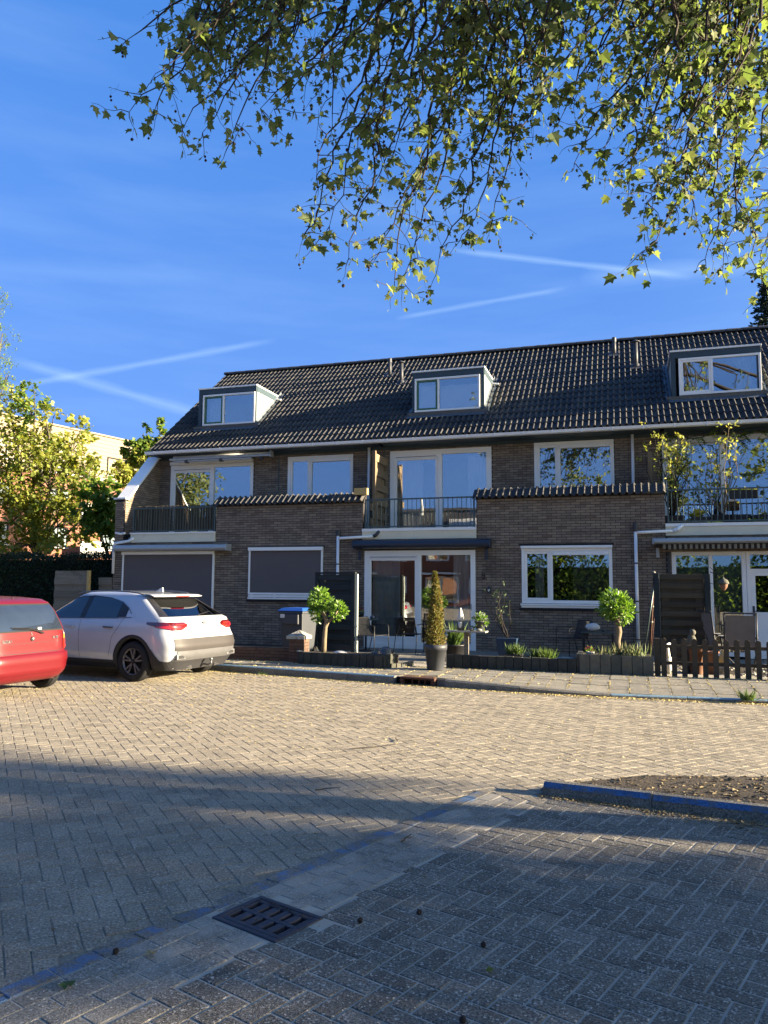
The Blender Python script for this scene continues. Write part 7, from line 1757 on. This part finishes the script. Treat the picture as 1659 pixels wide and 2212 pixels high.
def rosette(name, label, px, y, z, n, s0, s1, m_, seed):
    r = random.Random(seed); q = at(px, 1100, Y=y); L = []
    for k in range(n): a = r.uniform(0, 6.28); L.append(((q.x+.03*math.cos(a), y+.03*math.sin(a), z), Vector((math.cos(a), math.sin(a), r.uniform(.1, 1.2))), r.uniform(s0, s1), r.uniform(-.4, .4)))
    return leaves(L, 'oval').build(name, m_, label=label, cat='plant')
rosette('hosta', 'bright yellow green hosta in the trough on the right balcony', 1505, 18.7, 3.19, 26, .16, .30, M_leafY, 1)
rosette('leafy_plant', 'dark broad leaved plant at the railing foot of the right balcony, left one', 1540, 18.5, 2.98, 30, .10, .22, M_leafMd, 2)
rosette('leafy_plant', 'dark broad leaved plant at the railing foot of the right balcony, right one', 1632, 18.5, 2.98, 34, .12, .26, M_leafMd, 3)
q = at(1605, 1050, Y=18.55); hb = thing('hanging_trough', 'black trough of small flowers hooked on the right balcony railing', 'planter', (q.x, 18.5, 3.62)); MB().box((q.x-.28, 18.36+.1, 3.58), (q.x+.28, 18.62, 3.76)).build('trough', M_blackplastic, hb, bevel=.01)
r = random.Random(2); leaves([((q.x+r.uniform(-.26, .26), 18.54+r.uniform(-.05, .05), 3.76), rdir(r, .8), r.uniform(.04, .09), r.uniform(0, 6)) for k in range(130)], 'oval').build('foliage', M_leafY, hb)
q = at(1583, 1100, Y=18.9); ht = thing('bird_table', 'small white topped bird house on the right balcony', 'bird house', (q.x, 18.9, 2.94)); MB().tube([(q.x, 18.9, 2.94), (q.x, 18.9, 3.45)], .02, 6).build('post', M_twig, ht); MB().box((q.x-.07, 18.83, 3.45), (q.x+.07, 18.97, 3.55)).build('box', M_woodbrown, ht); MB().prismY([(q.x-.11, 3.55), (q.x+.11, 3.55), (q.x, 3.63)], 18.8, 19.0).build('roof', M_whitestone, ht)
# wisteria along the lintel
wv = thing('wisteria_vine', 'wisteria vine trained under the eaves above the right balcony door', 'climbing plant', (2.4, YS-.3, 5.2)); m = MB(); pts = []; r = random.Random(5)
for k in range(30): x = .92+k*.12; pts.append((x, YS-.25+.05*math.sin(k), 5.24+.05*math.sin(k*.8)))
m.tube(pts, .014, 5); m.build('stem', M_twig, wv); L = []
for k in range(80):
    p = Vector(pts[r.randrange(len(pts))]); d = Vector((r.gauss(0, .8), -abs(r.gauss(0, .4)), r.uniform(-.9, .3))).normalized(); l_ = r.uniform(.14, .30)
    for j in range(7):
        u = p+d*l_*j/7+Vector((0, 0, -.02*j*j*.1))
        for s_ in (-1, 1): L.append((u, (d*.5+d.cross(Vector((0, 0, 1))).normalized()*s_), r.uniform(.05, .08), r.uniform(-.6, .6)))
leaves(L, 'oval').build('foliage', M_leafMd, wv)

# ------------------------------------------------------------------ plane tree overhanging the street
TB = Vector((9.6, 6.55, 0))
pt = thing('plane_tree', 'plane tree at the right whose leafy twigs and seed balls overhang the street', 'tree', tuple(TB))
r = random.Random(77)
fork = TB+Vector((-.4, -.3, 6.2))
m = MB(); m.tube([TB-Vector((0, 0, .1)), TB+Vector((0, 0, .4)), TB+Vector((-.05, 0, 2.5)), fork], [.36, .28, .25, .22], 16); m.build('trunk', M_bark, pt, smooth=True)
BR = [  # (start px, end px, end py, distance, spread)
 (350, 275, 240, 9.5), (330, 300, 120, 9.5), (400, 320, 285, 9.3), (470, 385, 300, 9.0), (430, 360, 170, 9.6), (520, 440, 290, 9.2), (560, 520, 345, 8.8), (540, 470, 190, 9.6), (620, 560, 250, 9.0), (660, 610, 265, 9.5), (640, 580, 130, 9.8),
 (760, 680, 380, 8.6), (780, 665, 530, 9.0), (800, 720, 500, 9.2), (820, 745, 570, 8.8), (840, 775, 430, 9.4), (860, 850, 640, 8.8), (880, 835, 560, 9.0), (900, 870, 600, 9.2), (920, 900, 480, 9.0), (700, 690, 230, 9.5),
 (950, 950, 600, 9.4), (980, 1005, 540, 9.2), (1000, 990, 420, 9.6), (1020, 1060, 480, 9.2), (1030, 1095, 380, 9.0), (1050, 1100, 240, 9.6), (960, 930, 300, 8.6), (1010, 1040, 300, 9.8),
 (1120, 1155, 265, 9.4), (1180, 1165, 170, 9.6), (1200, 1225, 380, 9.2), (1240, 1215, 270, 9.6), (1290, 1300, 340, 9.0), (1330, 1350, 400, 9.2), (1340, 1385, 300, 9.6), (1370, 1400, 420, 9.0), (1400, 1440, 330, 9.6),
 (1450, 1390, 505, 9.2), (1470, 1370, 590, 9.0), (1490, 1470, 450, 9.4), (1510, 1540, 590, 9.2), (1540, 1500, 520, 9.6), (1560, 1580, 480, 9.0), (1590, 1560, 600, 9.4), (1620, 1620, 610, 9.0), (1640, 1600, 400, 9.6), (1660, 1660, 560, 9.2), (1680, 1648, 640, 8.8), (1700, 1690, 500, 9.4),
 (1150, 1120, 120, 8.4), (1250, 1270, 180, 8.6), (1430, 1460, 200, 8.4), (1550, 1530, 250, 8.4), (1640, 1650, 240, 8.2), (750, 740, 160, 8.5), (880, 860, 200, 8.2), (1000, 1010, 130, 8.6), (1340, 1330, 150, 8.8), (1500, 1500, 330, 8.6), (1610, 1600, 330, 8.8), (500, 480, 70, 9.4), (600, 620, 60, 9.2), (1080, 1060, 90, 9.0), (1390, 1400, 80, 8.4),
 (1400, 1330, 240, 9.0), (1460, 1420, 370, 9.5), (1580, 1490, 420, 9.0), (1700, 1620, 480, 9.5), (930, 800, 330, 9.2), (960, 880, 400, 9.5), (870, 780, 260, 8.8), (450, 410, 110, 9.2), (380, 330, 200, 9.0)]
for k in range(16): x = r.uniform(300, 1750); BR.append((x+r.uniform(-40, 40), x, r.uniform(30, 190), r.uniform(8, 10.5)))
for k in range(20): x = r.uniform(1150, 1720); BR.append((x+r.uniform(-140, 140), x, r.uniform(60, 250 if x < 1350 else 430), r.uniform(7.6, 10.8)))
for k in range(10): x = r.uniform(700, 1090); BR.append((x+r.uniform(-140, 140), x, r.uniform(60, 380), r.uniform(8.2, 10.8)))
for k in range(20): x = r.uniform(300, 660); BR.append((x+r.uniform(-100, 100), x, r.uniform(60, 230), r.uniform(8.2, 10.8)))
for k in range(26): x = r.uniform(-200, 2300); BR.append((x, x+r.uniform(-80, 80), r.uniform(-420, -60), r.uniform(6, 10)))
bm = MB(); tw = MB(); LL = []; balls = []
anchors = []
for gi in range(6):
    ax = (330, 640, 900, 1200, 1480, 1750)[gi]; D = (9.8, 9.0, 9.6, 8.8, 10.2, 9.2)[gi]; a = atD(ax, -330, D); anchors.append(a)
    mid = fork.lerp(a, .5)+Vector((r.uniform(-.6, .6), r.uniform(-.9, .9), r.uniform(.6, 2.2))); bm.tube([fork, fork.lerp(mid, .5)+Vector((0, 0, .5)), mid, mid.lerp(a, .6)+Vector((0, 0, .15)), a], [.13, .10, .075, .05, .035], 8)
DOWN = Vector((0, 0, -1))
def leafy_twig(p, d, L, dens=1.0):
    seg = 5; pts = [Vector(p)]
    for i in range(seg): d = (d+rdir(r)*.40+DOWN*.10).normalized(); pts.append(pts[-1]+d*L/seg)
    tw.tube(pts, [.0055, .005, .004, .003, .0025, .0018], 4, cap=False)
    nl = max(2, int(L*13*dens))
    for k in range(nl):
        u = (k+.6)/nl*seg; i = min(int(u), seg-1); q = pts[i].lerp(pts[i+1], u-i); side = rdir(r); side.z *= .4
        pe = q+(side*.6+DOWN*.25).normalized()*r.uniform(.02, .06); s_ = r.choice((.04, .05, .06, .07, .085, .10, .12, .14))*r.uniform(.8, 1.15)
        ld = (side+DOWN*r.uniform(.3, 1.3)).normalized(); LL.append((pe, ld, s_, r.uniform(-1.4, 1.4)))
    if r.random() < .30:
        q = pts[-1] if r.random() < .6 else pts[3]; l_ = r.uniform(.04, .13); e = q+Vector((r.uniform(-.02, .02), r.uniform(-.02, .02), -l_)); tw.tube([q, e], .0013, 3, cap=False); balls.append((e, r.uniform(.011, .021)))
        if r.random() < .35: e2 = e+Vector((.01, 0, -.05)); tw.tube([e, e2], .0012, 3, cap=False); balls.append((e2, r.uniform(.008, .018)))
for (sx, tx, ty, D) in BR:
    sx += r.uniform(30, 230) if tx < 1500 else r.uniform(-120, 120)
    a = atD(sx, min(-130, ty-240), D+r.uniform(-.3, .3)); b = atD(tx, ty-22, D)
    na = min(anchors, key=lambda q: (q-a).length); bm.tube([na, na.lerp(a, .5)+Vector((0, 0, .1)), a], [.03, .026, .02], 5, cap=False)
    n = max(5, int((a-b).length/.16)); pts = []; off = Vector((0, 0, 0)); bow = Vector((RT.x, RT.y, 0))*r.uniform(-.15, .55)+Vector((0, 0, r.uniform(0, .35)))
    for i in range(n+1):
        t = i/n; off = off*.8+rdir(r)*.07; pts.append(a.lerp(b, t)+off+bow*math.sin(t*PI))
    bm.tube(pts, [.019*(1-t_/(n))**.7+.0035 for t_ in range(n+1)], 5, cap=False)
    for i in range(1, n+1):
        t = i/n
        for _ in range(2 if r.random() < .25 else 1):
            if r.random() < (.72 if t < .35 else .9): 
                side = rdir(r); side.z = side.z*.35; leafy_twig(pts[i], side, r.uniform(.2, .62)*(1.0 if t > .5 else 1.05))
    leafy_twig(pts[-1], DOWN+rdir(r)*.4, r.uniform(.2, .4), 1.2)
bm.build('branches', M_twig, pt, smooth=True); tw.build('twigs', M_twig, pt)
LEAF_ME = None; lv, lf = leafshape('lobed'); lm_ = MB(); lm_.v = [tuple(p) for p in lv]; lm_.f = lf; LEAF_ME = mesh_of(lm_, 'leaf', M_leafP)
vis = []; other = []
for q in LL:
    pr_ = proj(q[0]); (vis if pr_ and 0 < pr_[0] < 1659 and 0 < pr_[1] < 2212 else other).append((-(q[2]/(pr_[2] if pr_ else 1)), q))
vis.sort(key=lambda a: a[0]); near = [q for _, q in vis[:300]]; restL = [q for _, q in vis[300:]]+[q for _, q in other]
for p, d, s_, ro in near:
    o = inst('leaf', LEAF_ME, p, pt); o.rotation_euler = orient(Vector(d), ro).to_euler(); o.scale = (s_, s_, s_)
leaves(restL, 'lobed').build('foliage', M_leafP, pt, kind='stuff')
ball_me = mesh_of(MB().ball((0, 0, 0), 1, 10, 7, jit=.14, seed=2), 'seed_ball', M_fruit)
bv = sorted(balls, key=lambda a: 0 if (proj(a[0]) and proj(a[0])[1] > 0) else 1)
mm = MB()
for k, (p, s_) in enumerate(bv):
    if k < 290: inst('seed_ball', ball_me, p, pt, scale=(s_, s_, s_))
    else: mm.ball(p, s_, 6, 4)
if mm.v: mm.build('seed_ball_clusters', M_fruit, pt, kind='stuff')
print('LEAVES', len(LL), 'balls', len(balls))
